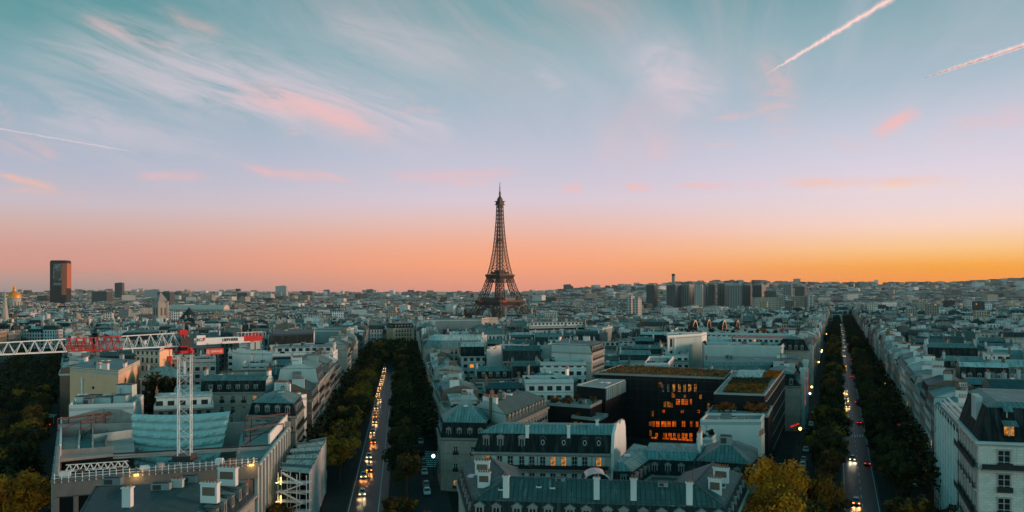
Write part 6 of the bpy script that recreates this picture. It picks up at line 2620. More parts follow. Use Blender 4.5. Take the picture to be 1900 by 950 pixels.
def tower_crane():
    mx, my = -64.6, 150.0
    zt = 40.9
    r = thing('tower_crane', 'white and red tower crane standing over the building site', 'crane', (mx, my, 0))
    W_ = 1.15
    rot = .25
    ca, sa = math.cos(rot), math.sin(rot)
    R2 = lambda x, y, z: (x * ca - y * sa, x * sa + y * ca, z)
    mb = MB()
    for i, j in ((-1, -1), (1, -1), (1, 1), (-1, 1)):
        mb.bar(R2(i * W_, j * W_, 0), R2(i * W_, j * W_, zt - 1.2), .15)
    k = 20
    for s in range(k):
        z0, z1 = (zt - 1.2) * s / k, (zt - 1.2) * (s + 1) / k
        for f in range(4):
            p = [(-1, -1), (1, -1), (1, 1), (-1, 1)]
            (i0, j0), (i1, j1) = p[f], p[(f + 1) % 4]
            a, b = (p[f], p[(f + 1) % 4]) if s % 2 else (p[(f + 1) % 4], p[f])
            mb.bar(R2(a[0] * W_, a[1] * W_, z0), R2(b[0] * W_, b[1] * W_, z1), .075)
            if s % 2 == 0 and f < 2:
                mb.bar(R2(i0 * W_, j0 * W_, z0), R2(i1 * W_, j1 * W_, z0), .1)
    mb.build('mast', M['white_steel'], r)
    mb = MB()
    mb.box((0, 0, 19.1), (5.0, 3.6, .3))
    mb.box((0, 0, 19.6), (3.6, 3.4, .9))
    mb.build('base_frame', M['dark_steel'], r)
    mb = MB()
    mb.box(R2(0, 0, zt - .6), (3.1, 3.0, .5), 0, rot)
    mb.box(R2(0, 0, zt - .1), (2.5, 2.5, .6), 0, rot)
    mb.build('slewing_ring', M['red_steel'], r)
    # jib direction (to the left, a little towards the viewer)
    u = Vector((-.722, -.692, 0)).normalized()
    w = Vector((-u.y, u.x, 0))
    zb = zt + .6

    def truss(s0, s1, h0, h1, mat, name, seg, wd=.8, flip=0):
        mb = MB()
        for off in (-wd, wd):
            mb.bar(u * s0 + w * off + Vector((0, 0, zb)), u * s1 + w * off + Vector((0, 0, zb)), .15)
        mb.bar(u * s0 + Vector((0, 0, zb + h0)), u * s1 + Vector((0, 0, zb + h1)), .18)
        for i in range(seg):
            f0, f1, fm = i / seg, (i + 1) / seg, (i + .5) / seg
            a, b, c = u * (s0 + (s1 - s0) * f0), u * (s0 + (s1 - s0) * f1), u * (s0 + (s1 - s0) * fm)
            hm = h0 + (h1 - h0) * fm
            for off in (-wd, wd):
                mb.bar(a + w * off + Vector((0, 0, zb)), c + Vector((0, 0, zb + hm)), .085)
                mb.bar(c + Vector((0, 0, zb + hm)), b + w * off + Vector((0, 0, zb)), .085)
            mb.bar(a - w * wd + Vector((0, 0, zb)), a + w * wd + Vector((0, 0, zb)), .1)
            mb.bar(a - w * wd + Vector((0, 0, zb)), b + w * wd + Vector((0, 0, zb)), .08)
        return mb.build(name, mat, r)
    truss(1.2, 11.6, 2.6, 2.35, M['white_steel'], 'jib', 5)
    truss(11.6, 20.8, 2.35, 2.2, M["red_steel"], "jib_red_section", 8)
    truss(20.8, 46, 2.2, 1.7, M['white_steel'], 'jib', 13)
    mb = MB()      # head with red A-frame, white box sign beside it
    mb.box((0, 0, zb + .7), (2.2, 2.0, 1.6), 0, math.atan2(u.y, u.x))
    mb.bar(Vector((0, 0, zb + 1)), u * .6 + Vector((0, 0, zb + 3.1)), .3, 1)
    mb.bar(-u * 1.2 + Vector((0, 0, zb + 1)), u * .6 + Vector((0, 0, zb + 3.1)), .2, 1)
    mb.box(tuple(u * .4 + Vector((0, 0, zb + 2.7))), (1.6, 1.2, .9), 1, math.atan2(u.y, u.x))
    hd = mb.build('head', [M['dark_steel'], M['red_steel']], r)
    # counter-jib
    v = -u
    ang = math.atan2(v.y, v.x)
    mb = MB()
    mb.box(tuple(v * 8.3 + w * 0 + Vector((0, 0, zb + .3))), (12.0, 1.5, .35), 0, ang)
    mb.box(tuple(v * 6.9 - w * .8 + Vector((0, 0, zb + .85))), (9.6, .12, 1.0), 0, ang)
    mb.box(tuple(v * 6.9 + w * .8 + Vector((0, 0, zb + .85))), (9.6, .12, 1.0), 0, ang)
    cj = mb.build('counter_jib', M['white_steel'], r)
    mb = MB()
    mb.box(tuple(v * 13.6 + Vector((0, 0, zb + .9))), (4.4, 1.7, 1.0), 0, ang)
    mb.bar(v * 11.4 + Vector((0, 0, zb + 1.3)), v * 16 + Vector((0, 0, zb + 1.9)), .3)
    mb.build('counter_jib_end', M['red_steel'], cj)
    for s in (13.6, 14.8):
        mb = MB()
        mb.box(tuple(v * s + Vector((0, 0, zb - .35))), (.9, 1.5, 2.0), 0, ang)
        mb.build('counterweight', M['pale_wall'], r)
    mb = MB()
    for off in (-.8, .8):
        for k in range(8):
            e = v * (11.2 + k * .75) + w * off
            mb.bar(e + Vector((0, 0, zb + 1)), e + Vector((0, 0, zb + 2.2)), .06)
        mb.bar(v * 11.2 + w * off + Vector((0, 0, zb + 2.2)), v * 16.4 + w * off + Vector((0, 0, zb + 2.2)), .06)
    mb.build('guard_rail', M['white_steel'], cj)
    side = -w if w.y > 0 else w          # the side that faces the viewer
    # white sign box with black and red characters
    c = v * 2.75 + side * 1.1
    mb = MB()
    mb.box((c.x, c.y, zb + 1.05), (1.75, .25, 1.9), 0, ang)
    sg = mb.build('sign_panel', M['white_steel'], r)
    t = c + side * .15
    lettering('EC-', .78, M['black_iron'], sg, (t.x - v.x * .26, t.y - v.y * .26, zb + 1.1), ang, bold=.03)
    t2 = t + v * .56
    lettering('B', .95, M['red_steel'], sg, (t2.x, t2.y, zb + 1.1), ang, bold=.06)
    t = v * 8.8 + side * .9
    lettering('LIEBHERR', .78, M['black_iron'], cj, (t.x, t.y, zb + .87), ang, bold=.03)
    # contractor board hung below the counter-jib
    c = v * 5.6 + side * .95
    mb = MB()
    mb.box((c.x, c.y, zb - 1.35), (3.5, .14, 1.15), 0, ang)
    for s in (-1.4, 1.4):
        mb.bar(Vector((c.x, c.y, zb - .8)) + v * s, Vector((c.x, c.y, zb + .4)) + v * s, .09, 1)
    bd = mb.build('contractor_board', [M['board_red'], M['dark_steel']], r)
    t = c + side * .09
    lettering('EIFFAGE', .62, M['frame_white'], bd, (t.x + v.x * .35, t.y + v.y * .35, zb - 1.36), ang, bold=.02)
    mb = MB()       # round emblem before the name
    t3 = t - v * 1.38
    for k in range(10):
        a0, a1 = 2 * math.pi * k / 10, 2 * math.pi * (k + 1) / 10
        for r0, r1 in ((.3, .38), (.1, .17)):
            pt = lambda rr_, aa: (t3.x + v.x * rr_ * math.cos(aa), t3.y + v.y * rr_ * math.cos(aa), zb - 1.36 + rr_ * math.sin(aa))
            mb.face([pt(r0, a0), pt(r1, a0), pt(r1, a1), pt(r0, a1)])
    mb.build('emblem', M['frame_white'], bd)
    # cab, trolley, hook
    mb = MB()
    c = u * 1.0 + side * 1.9
    mb.box((c.x, c.y, zb - .6), (1.4, 1.2, 1.5), 0, ang)
    mb.box((c.x + u.x * .1 + side.x * .05, c.y + u.y * .1 + side.y * .05, zb - .4), (1.44, 1.24, .7), 1, ang)
    mb.build('cab', [M['red_steel'], M['glass']], r)
    s = 2.9
    mb = MB()
    mb.box(tuple(u * s + Vector((0, 0, zb - .3))), (1.4, 1.9, .4), 0, ang)
    mb.build('trolley', M['red_steel'], r)
    mb = MB()
    for o_ in (-.25, .25):
        mb.bar(u * s + w * o_ + Vector((0, 0, zb - .3)), u * s + w * o_ * .6 + Vector((0, 0, zb - 1.9)), .05, 1)
    mb.box(tuple(u * s + Vector((0, 0, zb - 2.35))), (.75, .5, .95), 0, ang)
    mb.bar(u * s + Vector((0, 0, zb - 2.8)), u * s + Vector((0, 0, zb - 3.5)), .2, 0)
    mb.build('hook_block', [M['red_steel'], M['dark_steel']], r)


M['board_red'] = basic('orange_red_board', (.75, .06, .03), .5, .05, .5)
tower_crane()


# ---------------------------------------------------------------- covered scaffold along the left avenue
def scaffold_cover():
    z = 14.0
    TL, TR, BR_, BL_ = V2(556, 822, z), V2(606, 813, z), V2(574, 877, z), V2(522, 872, z)
    take([BL_, BR_, TR, TL])
    c0 = centre([TL, TR, BR_, BL_])
    org = (c0[0], c0[1], 0)
    r = thing('scaffold', 'long covered scaffold with corrugated roof sheets and a grey tarpaulin side', 'scaffold', org)
    mb = MB()
    N = 15
    lerp = lambda a, b, f: (a[0] + (b[0] - a[0]) * f, a[1] + (b[1] - a[1]) * f)
    rr = random.Random(2)
    for k in range(N):
        f0, f1 = k / N, (k + .94) / N
        zz = z + (.25 if k % 2 else 0) + rr.uniform(-.05, .05)
        e = rr.choice((0, 0, -.12, .06))
        a, b = lerp(BL_, TL, f0), lerp(BR_, TR, f0)
        c, d = lerp(BR_, TR, f1), lerp(BL_, TL, f1)
        a, d = lerp(a, b, e), lerp(d, c, e)
        mb.face([(*a, zz), (*b, zz), (*c, zz + .3), (*d, zz + .3)], k % 3 % 2)
        mb.face([(*a, zz - .25), (*b, zz - .25), (*b, zz), (*a, zz)], 0)
    add_part(r, 'roof_sheets', mb, [M['zinc_light'], M['zinc']])
    m, t, b, o = new_mat('grey_sheeting')
    u, v = uvxy(t)
    cc = vary(t, (.40, .42, .41), .35, .5, 0, (1, 1, .35))
    g = t.m('MAXIMUM', line_mask(t, u, 2.4, .12), line_mask(t, v, 2.0, .1))
    t.put(b.inputs['Base Color'], t.mix(t.m('MULTIPLY', g, .5), cc, (.7, .7, .68, 1)))
    b.inputs['Roughness'].default_value = .6
    mb = MB()
    nx, nz = 24, 12
    rr = random.Random(9)
    g = [[(*lerp(BR_, TR, i / nx), z - z * .97 * k / nz) for i in range(nx + 1)] for k in range(nz + 1)]
    g = [[(x + rr.uniform(-.12, .16), y, zz) for x, y, zz in row] for row in g]
    for k in range(nz):
        for i in range(nx):
            mb.face([g[k + 1][i], g[k + 1][i + 1], g[k][i + 1], g[k][i]])
    add_part(r, 'side_sheeting', mb, [m])
    mb = MB()      # open stair tower at the near end
    e0, e1 = Vector(BL_), Vector(BR_)
    dd = e1 - e0
    fr = Vector((-.02, -2.2))
    for s in (0, .33, .66, 1):
        for f in (Vector((0, 0)), fr):
            p = e0 + dd * s + f
            mb.bar((p.x, p.y, 0), (p.x, p.y, z), .14)
    for k in range(7):
        zz = k * 2.0
        p, q_ = e0 + fr, e1 + fr
        mb.bar((p.x, p.y, zz), (q_.x, q_.y, zz), .14)
        s0, s1 = ((.15, .85) if k % 2 else (.85, .15))
        p, q_ = e0 + dd * s0 + fr, e0 + dd * s1 + fr
        mb.bar((p.x, p.y, zz), (q_.x, q_.y, zz + 2), .3)
        mb.box(((e0 + dd * .5 + fr * .5).x, (e0 + dd * .5 + fr * .5).y, zz), (dd.length, 2.1, .1), 0)
    add_part(r, 'stair_tower', mb, [M['white_steel']])
    for s, zz in ((.1, 12.3), (.1, 8.4)):
        p = e0 + dd * s + fr * 1.05
        mb = MB()
        mb.box((p.x, p.y, zz), (.25, .2, 1.5), 0)
        add_part(r, 'work_lamp', mb, [M['lamp_amber']])
        ld = bpy.data.lights.new('work_lamp_light', 'POINT')
        ld.energy = 60
        ld.color = (1, .6, .25)
        ld.shadow_soft_size = .3
        lo = bpy.data.objects.new('work_lamp_light', ld)
        COL.objects.link(lo)
        lo.parent = r
        lo.location = (p.x - .6 - org[0], p.y - .8 - org[1], zz)
    hero('the covered scaffold', org[0], org[1], 14)


scaffold_cover()


# ---------------------------------------------------------------- lit turrets along the left side of the right avenue
def lit_fronts():
    for (y0, y1, ze, lab, pn, pmat, (za, zb)) in (
            (284, 306, 17.0, 'curved-roof avenue house with red-lit turret nearest the mossy-roofed office', 'glow_panel', 'lit_red', (9, 20)),
            (307, 334, 18.0, 'curved-roof avenue house with red-lit turret second from the mossy-roofed office', 'glow_panel', 'lit_red', (10, 20)),
            (372, 398, 23.5, 'curved-roof avenue house beside the long party wall', None, None, (0, 0))):
        A, B = (AV2(y0) - 19.6, y0), (AV2(y1) - 19.6, y1)
        nx, ny = -.919, .394
        q = [A, B, (B[0] + nx * 15, B[1] + ny * 15), (A[0] + nx * 15, A[1] + ny * 15)]
        r, org, top, rf = block('avenue_house', q, ze, lab, 'building', roof='mansard', wall='cream', side='pale_wall', party=(1,), low='slate', up='zinc', mh=4.2 if y0 < 350 else 5.5, uh=1.0, mi=2.6, ui=6,
                                dorm=0, chim=4, units=2, near=True)
        p, d, L, n, a = edge(q, 0)
        facade_parts(r, org, q, 0, 0, ze, lit=.03, maxw=40)
        for s in (.3, .78):
            c = p + d * L * s + n * .6
            mb = MB()
            zt = ze + (5 if pn and s < .5 else 0)
            mb.box((c.x, c.y, zt / 2), (2.6, 1.6, zt), 0, a)
            mb.box((c.x, c.y, zt + .6), (3.2, 2.2, 1.2), 0, a)
            tt = add_part(r, 'turret', mb, [M['pale_wall']])
            if pn and s < .5:
                mb = MB()
                for k in range(5):
                    zc = za + (zb - za) * (k + .5) / 5
                    mb.box((c.x + d.x * -.05, c.y + d.y * -.05, zc), (2.0 - k * .28, 1.9, (zb - za) / 5.6), 0, a)  # glowing boxes stand in for red uplight on the turret
                add_part(r, pn, mb, [M[pmat]], tt)
        hero('the curved-roof avenue house', org[0], org[1], ze) if y0 == 307 else None


lit_fronts()
A, B = (AV1(197) - 19.5, 197), (AV1(214) - 19.5, 214)
block('avenue_house', [A, B, (B[0] - 13, B[1] + 1.9), (A[0] - 13, A[1] + 1.9)], 20.0, 'corner house with rows of tall windows behind the covered scaffold', 'building', roof='mansard', wall='cream',
      side='pale_wall', party=(1,), low='slate', up='zinc', mh=3.2, uh=1.3, ui=5, dorm=0, chim=3, units=2, near=True, wins=(0, 3), balc=(1, 4))

# ================================================================ filling the city
def frontage(avf, side, y0, y1, off, depth, place, geo_until, lens=(13, 20), hk=(19, 23.5)):
    """one row of joined street fronts; side -1 = left of the avenue (faces right)"""
    y = y0
    while y < y1:
        L = RNG.uniform(*lens)
        ya, yb = y, min(y + L, y1 + 6)
        sl = avf(1.0) - avf(0.0)
        k = math.hypot(1, sl)
        nx, ny = side / k, -side * sl / k      # away from the street
        A = (avf(ya) + side * off, ya)
        B = (avf(yb) + side * off, yb)
        A2 = (A[0] + nx * depth, A[1] + ny * depth)
        B2 = (B[0] + nx * depth, B[1] + ny * depth)
        q = [B, A, A2, B2] if side > 0 else [A, B, B2, A2]
        if free(q):
            near = y < geo_until
            rand_block(q, 0, place, True, near, (0,) if near and side < 0 else (), hk=hk)
        y = yb + 0.05
    return y


MASSQ = []


def mass_front(avf, side, y0, y1, off, depth):
    y = y0
    while y < y1:
        L = RNG.uniform(14, 24)
        sl = avf(1.0) - avf(0.0)
        k = math.hypot(1, sl)
        nx, ny = side / k, -side * sl / k
        A = (avf(y) + side * off, y)
        B = (avf(y + L) + side * off, y + L)
        A2 = (A[0] + nx * depth, A[1] + ny * depth)
        B2 = (B[0] + nx * depth, B[1] + ny * depth)
        q = [B, A, A2, B2] if side > 0 else [A, B, B2, A2]
        if free(q):
            g = T(*centre(q))
            MASSQ.append((q, g - 1, g + RNG.uniform(18, 23), 0))
            take(q)
        y += L + .1


frontage(AV1, -1, 214.1, 470, 19.5, 13, 'left_left', 400)
frontage(AV1, 1, 232, 470, 20.5, 13, 'left_right', 0, hk=(14.5, 18.5))
frontage(AV2, -1, 288, 520, 19.5, 13, 'right_left', 0)
frontage(AV2, 1, 186, 520, 19.5, 13, 'right_right', 0)
frontage(AV3, 1, 300, 430, 19.5, 13, 'far_left', 0)
mass_front(AV1, -1, 480, 640, 19.5, 13)
mass_front(AV1, 1, 480, 640, 20.5, 13)
mass_front(AV2, -1, 530, 1330, 19.5, 14)
mass_front(AV2, 1, 530, 1330, 19.5, 14)
mass_front(AV3, 1, 440, 700, 19.5, 14)


def interior(lo, hi, y0, y1, place, sl0, sl1, limit):
    y = y0
    n = 0
    while y < y1:
        dep = RNG.uniform(10.5, 13.5)
        x = lo(y) + RNG.uniform(0, 3)
        xe = hi(y)
        while x < xe - 7:
            wd = RNG.uniform(10, 19)
            if x + wd > xe:
                wd = xe - x
            f = (x - lo(y)) / max(1, xe - lo(y))
            sl = sl0 + (sl1 - sl0) * f
            ty = -(sl * .7) * wd
            j = RNG.uniform(-1.5, 1.5)
            yy = y + j
            q = [(x, yy), (x + wd, yy + ty), (x + wd + sl * dep, yy + ty + dep), (x + sl * dep, yy + dep)]
            if RNG.random() > 0.07 and free(q):
                if n < limit:
                    rand_block(q, 0, place, hk=(16, 24))
                    n += 1
                else:
                    g = T(*centre(q))
                    MASSQ.append((q, g - 1, g + RNG.uniform(15, 24), RNG.choice((0, 0, 0, 1, 2))))
                    take(q)
            x += wd + (RNG.uniform(.2, .5) if RNG.random() < .7 else RNG.uniform(3, 7))
        y += dep + (RNG.uniform(1.0, 3.0) if RNG.random() < .5 else RNG.uniform(4, 9))
    return n


interior(lambda y: AV1(y) + 35, lambda y: AV2(y) - 34, 232, 470, 'middle', -.145, .429, 95)
interior(lambda y: AV3(y) + 34, lambda y: AV1(y) - 34, 215, 470, 'left', -.57, -.145, 60)
interior(lambda y: AV2(y) + 34, lambda y: .70 * y + 12, 186, 470, 'right', .429, .6, 60)


def far_cells():
    r = random.Random(5)
    y = 470.0
    def corridor(x, yy):
        if yy < 1345 and abs(x - AV2(yy)) < 36:
            return True
        if yy < 660 and abs(x - AV1(yy)) < 36:
            return True
        if yy < 720 and abs(x - AV3(yy)) < 36:
            return True
        if math.hypot(x + 27, yy - 1713) < 150:
            return True
        if abs(x + 27 + (yy - 1713) * .2) < 70 and 1713 < yy < 2600:
            return True
        for lx, ly, lr in ((-600, 905, 26), (-404, 885, 18), (-365, 865, 22), (-1704, 2600, 50), (-2150, 3620, 60), (-947, 2270, 60), (485, 1370, 70)):
            if math.hypot(x - lx, yy - ly) < lr:
                return True
        return False
    while y < 8600:
        if y < 1500:
            dep, w0, w1 = r.uniform(11, 15), 11, 22
        elif y < 3800:
            dep, w0, w1 = r.uniform(15, 24), 16, 44
        else:
            dep, w0, w1 = r.uniform(26, 50), 24, 90
        x = -.74 * y + r.uniform(0, 20)
        while x < .74 * y:
            wd = r.uniform(w0, w1)
            cx = x + wd / 2
            u_ = cx / y
            if not corridor(cx, y) and not (y > 5200 and u_ > .1 and r.random() < .86 * smooth01(y, 5200, 7000)):
                # districts turn their street grids
                an = .5 * math.sin(cx * .004 + y * .0023) + .25 * math.sin(y * .011 - cx * .006)
                if y < 1400:
                    an = .5 * an - .3 * (cx / y)
                g = T(cx, y)
                hh = r.uniform(14, 24) if y < 2500 else r.uniform(13, 28)
                kind = r.choice((0, 0, 0, 0, 1, 2))
                if r.random() < .03 and y > 900:
                    hh, kind = r.uniform(28, 40 if y < 4000 else 62), 2
                ca, sa = math.cos(an), math.sin(an)
                hx, hy = wd * .47, dep * .47
                q = [(cx + a * ca - b * sa, y + a * sa + b * ca) for a, b in ((-hx, -hy), (hx, -hy), (hx, hy), (-hx, hy))]
                park = math.sin(cx * .0051 + 2) * math.sin(y * .0047 + 1.2) + .4 * math.sin(cx * .013 + y * .009)
                if park < 1.02 and r.random() > .05:
                    if y > 1400 or free(q):
                        MASSQ.append((q, g - 3, g + hh, kind))
            x += wd + (r.uniform(.2, 1.5) if r.random() < .6 else r.uniform(4, 12)) * (1 if y < 1500 else 2)
        y += dep + (r.uniform(.5, 3) if r.random() < .55 else r.uniform(5, 12)) * (1 if y < 1500 else 2.2)


far_cells()
city_mass(MASSQ)
print('BLOCKS', len(BLK), 'MASS', len(MASSQ))

# ================================================================ words for labels
ONES = 'zero first second third fourth fifth sixth seventh eighth ninth tenth eleventh twelfth thirteenth fourteenth fifteenth sixteenth seventeenth eighteenth nineteenth'.split()
TENS = {2: ('twenty', 'twentieth'), 3: ('thirty', 'thirtieth'), 4: ('forty', 'fortieth'), 5: ('fifty', 'fiftieth'), 6: ('sixty', 'sixtieth'), 7: ('seventy', 'seventieth'),
        8: ('eighty', 'eightieth'), 9: ('ninety', 'ninetieth')}


def ordinal(n):
    if n < 20:
        return ONES[n]
    t, o = divmod(n, 10)
    return TENS[t][1] if o == 0 else TENS[t][0] + '-' + ONES[o]


def label_blocks():
    rows = {'left_left': 'along the left side of the left avenue', 'left_right': 'along the right side of the left avenue', 'right_left': 'along the left side of the right avenue',
            'right_right': 'along the right side of the right avenue', 'far_left': 'along the dark far-left avenue'}
    groups = {'left_left': 'street fronts left of the left avenue', 'left_right': 'street fronts right of the left avenue', 'right_left': 'street fronts left of the right avenue',
              'right_right': 'street fronts right of the right avenue', 'far_left': 'street fronts at the far left', 'middle': 'roofs between the two avenues',
              'left': 'roofs left of the left avenue', 'right': 'roofs right of the right avenue'}
    for pl, ph in rows.items():
        bs = sorted([b for b in BLK if b[5] == pl], key=lambda b: b[3])
        for i, b in enumerate(bs):
            b[0]['label'] = f"{b[1]}, {ordinal(i + 1)} {ph}"
    rel = {}
    for b in BLK:
        b[0]['group'] = groups[b[5]]
        if b[5] in rows:
            continue
        x, y = b[2], b[3]
        ph, hx, hy, hz = min(HERO, key=lambda h: (h[1] - x) ** 2 + (h[2] - y) ** 2)
        dpx = abs(x / y - hx / hy) * (y + hy) / 2
        dy = y - hy
        if dpx > abs(dy) * .8:
            r_ = 'right of' if x / y > hx / hy else 'left of'
        else:
            r_ = 'behind' if dy > 0 else 'before'
        rel.setdefault((r_, ph), []).append((math.hypot(x - hx, y - hy), b))
    for (r_, ph), bs in rel.items():
        bs.sort(key=lambda t: t[0])
        for i, (_, b) in enumerate(bs):
            b[0]['label'] = f"{b[1]}, {'nearest' if i == 0 else ordinal(i + 1) + ' nearest'} {r_} {ph}"


label_blocks()


# ================================================================ trees
def trunk_mesh(h, r0, spread, seed):
    r = random.Random(seed)
    mb = MB()
    prev, pr = Vector((0, 0, -.2)), r0
    for k in range(4):
        nx = Vector((r.uniform(-.2, .2), r.uniform(-.2, .2), h * .5 * (k + 1) / 4))
        mb.bar(prev, nx, pr * 2, 0, pr * 1.75)
        prev, pr = nx, pr * .88
    for k in range(6):
        a = k * 1.05 + r.uniform(-.3, .3)
        m1 = prev + Vector((math.cos(a) * spread * .45, math.sin(a) * spread * .45, h * .18))
        e = prev + Vector((math.cos(a) * spread, math.sin(a) * spread, h * r.uniform(.3, .45)))
        mb.bar(prev, m1, pr * 1.1, 0, pr * .7)
        mb.bar(m1, e, pr * .7, 0, pr * .25)
    return proto(mb, 'trunk', M['bark'])


TR = [trunk_mesh(11.5, .3, 3.4, s) for s in range(3)]
CR_DARK = [leaf_mesh('crown', 2600, 5.4, 5.4, 4.6, .40, M['leaf_dark'], 40 + s, 9.2, 15) for s in range(3)]
CR_OLIVE = [leaf_mesh('crown', 2600, 5.2, 5.2, 4.8, .40, M['leaf_olive'], 50 + s, 9.2, 15) for s in range(3)]
CR_GOLD = [leaf_mesh('crown', 11000, 5.6, 5.4, 5.0, .24, M['leaf_gold'], 60 + s, 9.2, 34) for s in range(2)]
CR_MIX = [leaf_mesh('crown', 11000, 5.6, 5.4, 5.0, .24, M['leaf_olive'], 70 + s, 9.2, 34) for s in range(2)]
CR_RUST = [leaf_mesh('crown', 2600, 5.2, 5.2, 4.8, .40, M['leaf_rust'], 80 + s, 9.2, 15) for s in range(2)]
DESC = {4: 'rusty plane tree', 0: 'dark green plane tree', 1: 'brownish plane tree', 2: 'golden-leaved tree', 3: 'olive and gold tree'}


def tree(x, y, kind, label, group, s=1.0, z=None, wide=1.0):
    g = T(x, y) if z is None else z
    t = thing('street_tree' if group else 'plane_tree', label, 'tree', (x, y, g), RNG.uniform(0, 6.28), group)
    t.scale = (s * wide * RNG.uniform(.92, 1.08), s * wide * RNG.uniform(.92, 1.08), s)
    inst('trunk', RNG.choice(TR), t, (0, 0, 0))
    inst('crown', RNG.choice((CR_DARK, CR_OLIVE, CR_GOLD, CR_MIX, CR_RUST)[kind]), t, (0, 0, 0), RNG.uniform(0, 6.28))


FARTREE = []
for av, off, ys, ye, yind, ph, pk in (
        (AV1, -9.2, 204, 640, 600, "in the left avenue's left row", .8), (AV1, 8.6, 190, 640, 600, "in the left avenue's right row", .3),
        (AV2, -8.2, 188, 1330, 690, "in the right avenue's left row", .35), (AV2, 8.4, 178, 1330, 690, "in the right avenue's right row", .12),
        (AV3, -11.5, 150, 560, 330, "in the leftmost avenue's left row", .2), (AV3, 11.5, 165, 560, 330, "in the leftmost avenue's right row", .2),
        (AV3, -3.6, 150, 470, 330, "in the leftmost avenue's middle left row", .15), (AV3, 4.0, 156, 470, 330, "in the leftmost avenue's middle right row", .15),
        (AV3, -24, 150, 420, 150, '', .1), (AV3, -36, 150, 420, 150, '', .1), (AV2, 17, 178, 1330, 100, '', .1), (AV1, -17, 190, 640, 100, '', .3), (AV1, -3, 520, 650, 100, '', .3), (AV1, 3, 530, 650, 100, '', .3), (AV1, 17, 250, 640, 100, '', .1)):
    y, i = ys, 0
    while y < ye:
        x = av(y) + off + RNG.uniform(-.7, .7)
        s = RNG.uniform(.9, 1.14)
        if y < yind:
            i += 1
            k = 4 if RNG.random() < .07 else (1 if RNG.random() < pk else 0)
            tree(x, y, k, f"{DESC[k]}, {ordinal(i)} from the near end {ph}", 'street trees lining the avenues', s)
        else:
            FARTREE.append((x, y, s))
        y += RNG.uniform(8.0, 9.6) * (1.25 if av is AV3 else 1.0)

for px, py, z, kind, s, lab in (
        (1446, 842, 20.4, 2, 1.0, 'tall golden tree beside the hipped corner pavilion'),
        (1432, 893, 18.4, 2, 1.0, 'bright golden tree below the taller golden one at the bottom right'),
        (1506, 872, 17.0, 2, 1.0, 'golden-brown tree right of the tall golden tree'),
        (1490, 915, 15.4, 3, 1.0, 'green-gold tree filling the bottom right of the golden group'),
        (1536, 902, 14.0, 0, 1.0, 'dark green tree at the right edge of the golden group'),
        (1418, 934, 15.0, 2, .95, 'golden tree cut by the bottom edge beside the nearest mansion'),
        (46, 885, 14.5, 2, 1.1, 'big golden tree in the bottom left corner'),
        (8, 880, 14.0, 3, 1.0, 'olive tree behind the golden one at the bottom left edge'),
        (515, 905, 11.5, 3, .8, 'green-gold tree at the foot of the covered scaffold'),
        (565, 925, 10.0, 0, .7, 'small dark tree between the covered scaffold and the left avenue'),
        (740, 900, 12.5, 1, .85, 'olive tree at the bottom right of the left avenue'),
        (790, 930, 11.0, 2, .8, 'golden tree cut by the bottom edge left of the nearest mansion'),
        (1690, 912, 12.5, 1, .95, 'olive-green tree at the bottom right side of the right avenue'),
        (1760, 925, 12.0, 0, .9, 'dark tree below the scaffold netting'),
        (298, 708, 21.0, 0, 1.2, 'dark courtyard tree between the orange flank and the crane mast'),
        (505, 690, 21.0, 0, 1.15, 'dark courtyard tree behind the pale blank wall by the avenue corner'),
        (545, 705, 18.0, 1, .9, 'smaller brownish courtyard tree by the avenue corner')):
    p = P(px, py, z)
    tree(p.x, p.y, kind, lab, None, s * z / 13.6, 0.0, min(1.0, 15.5 / z))


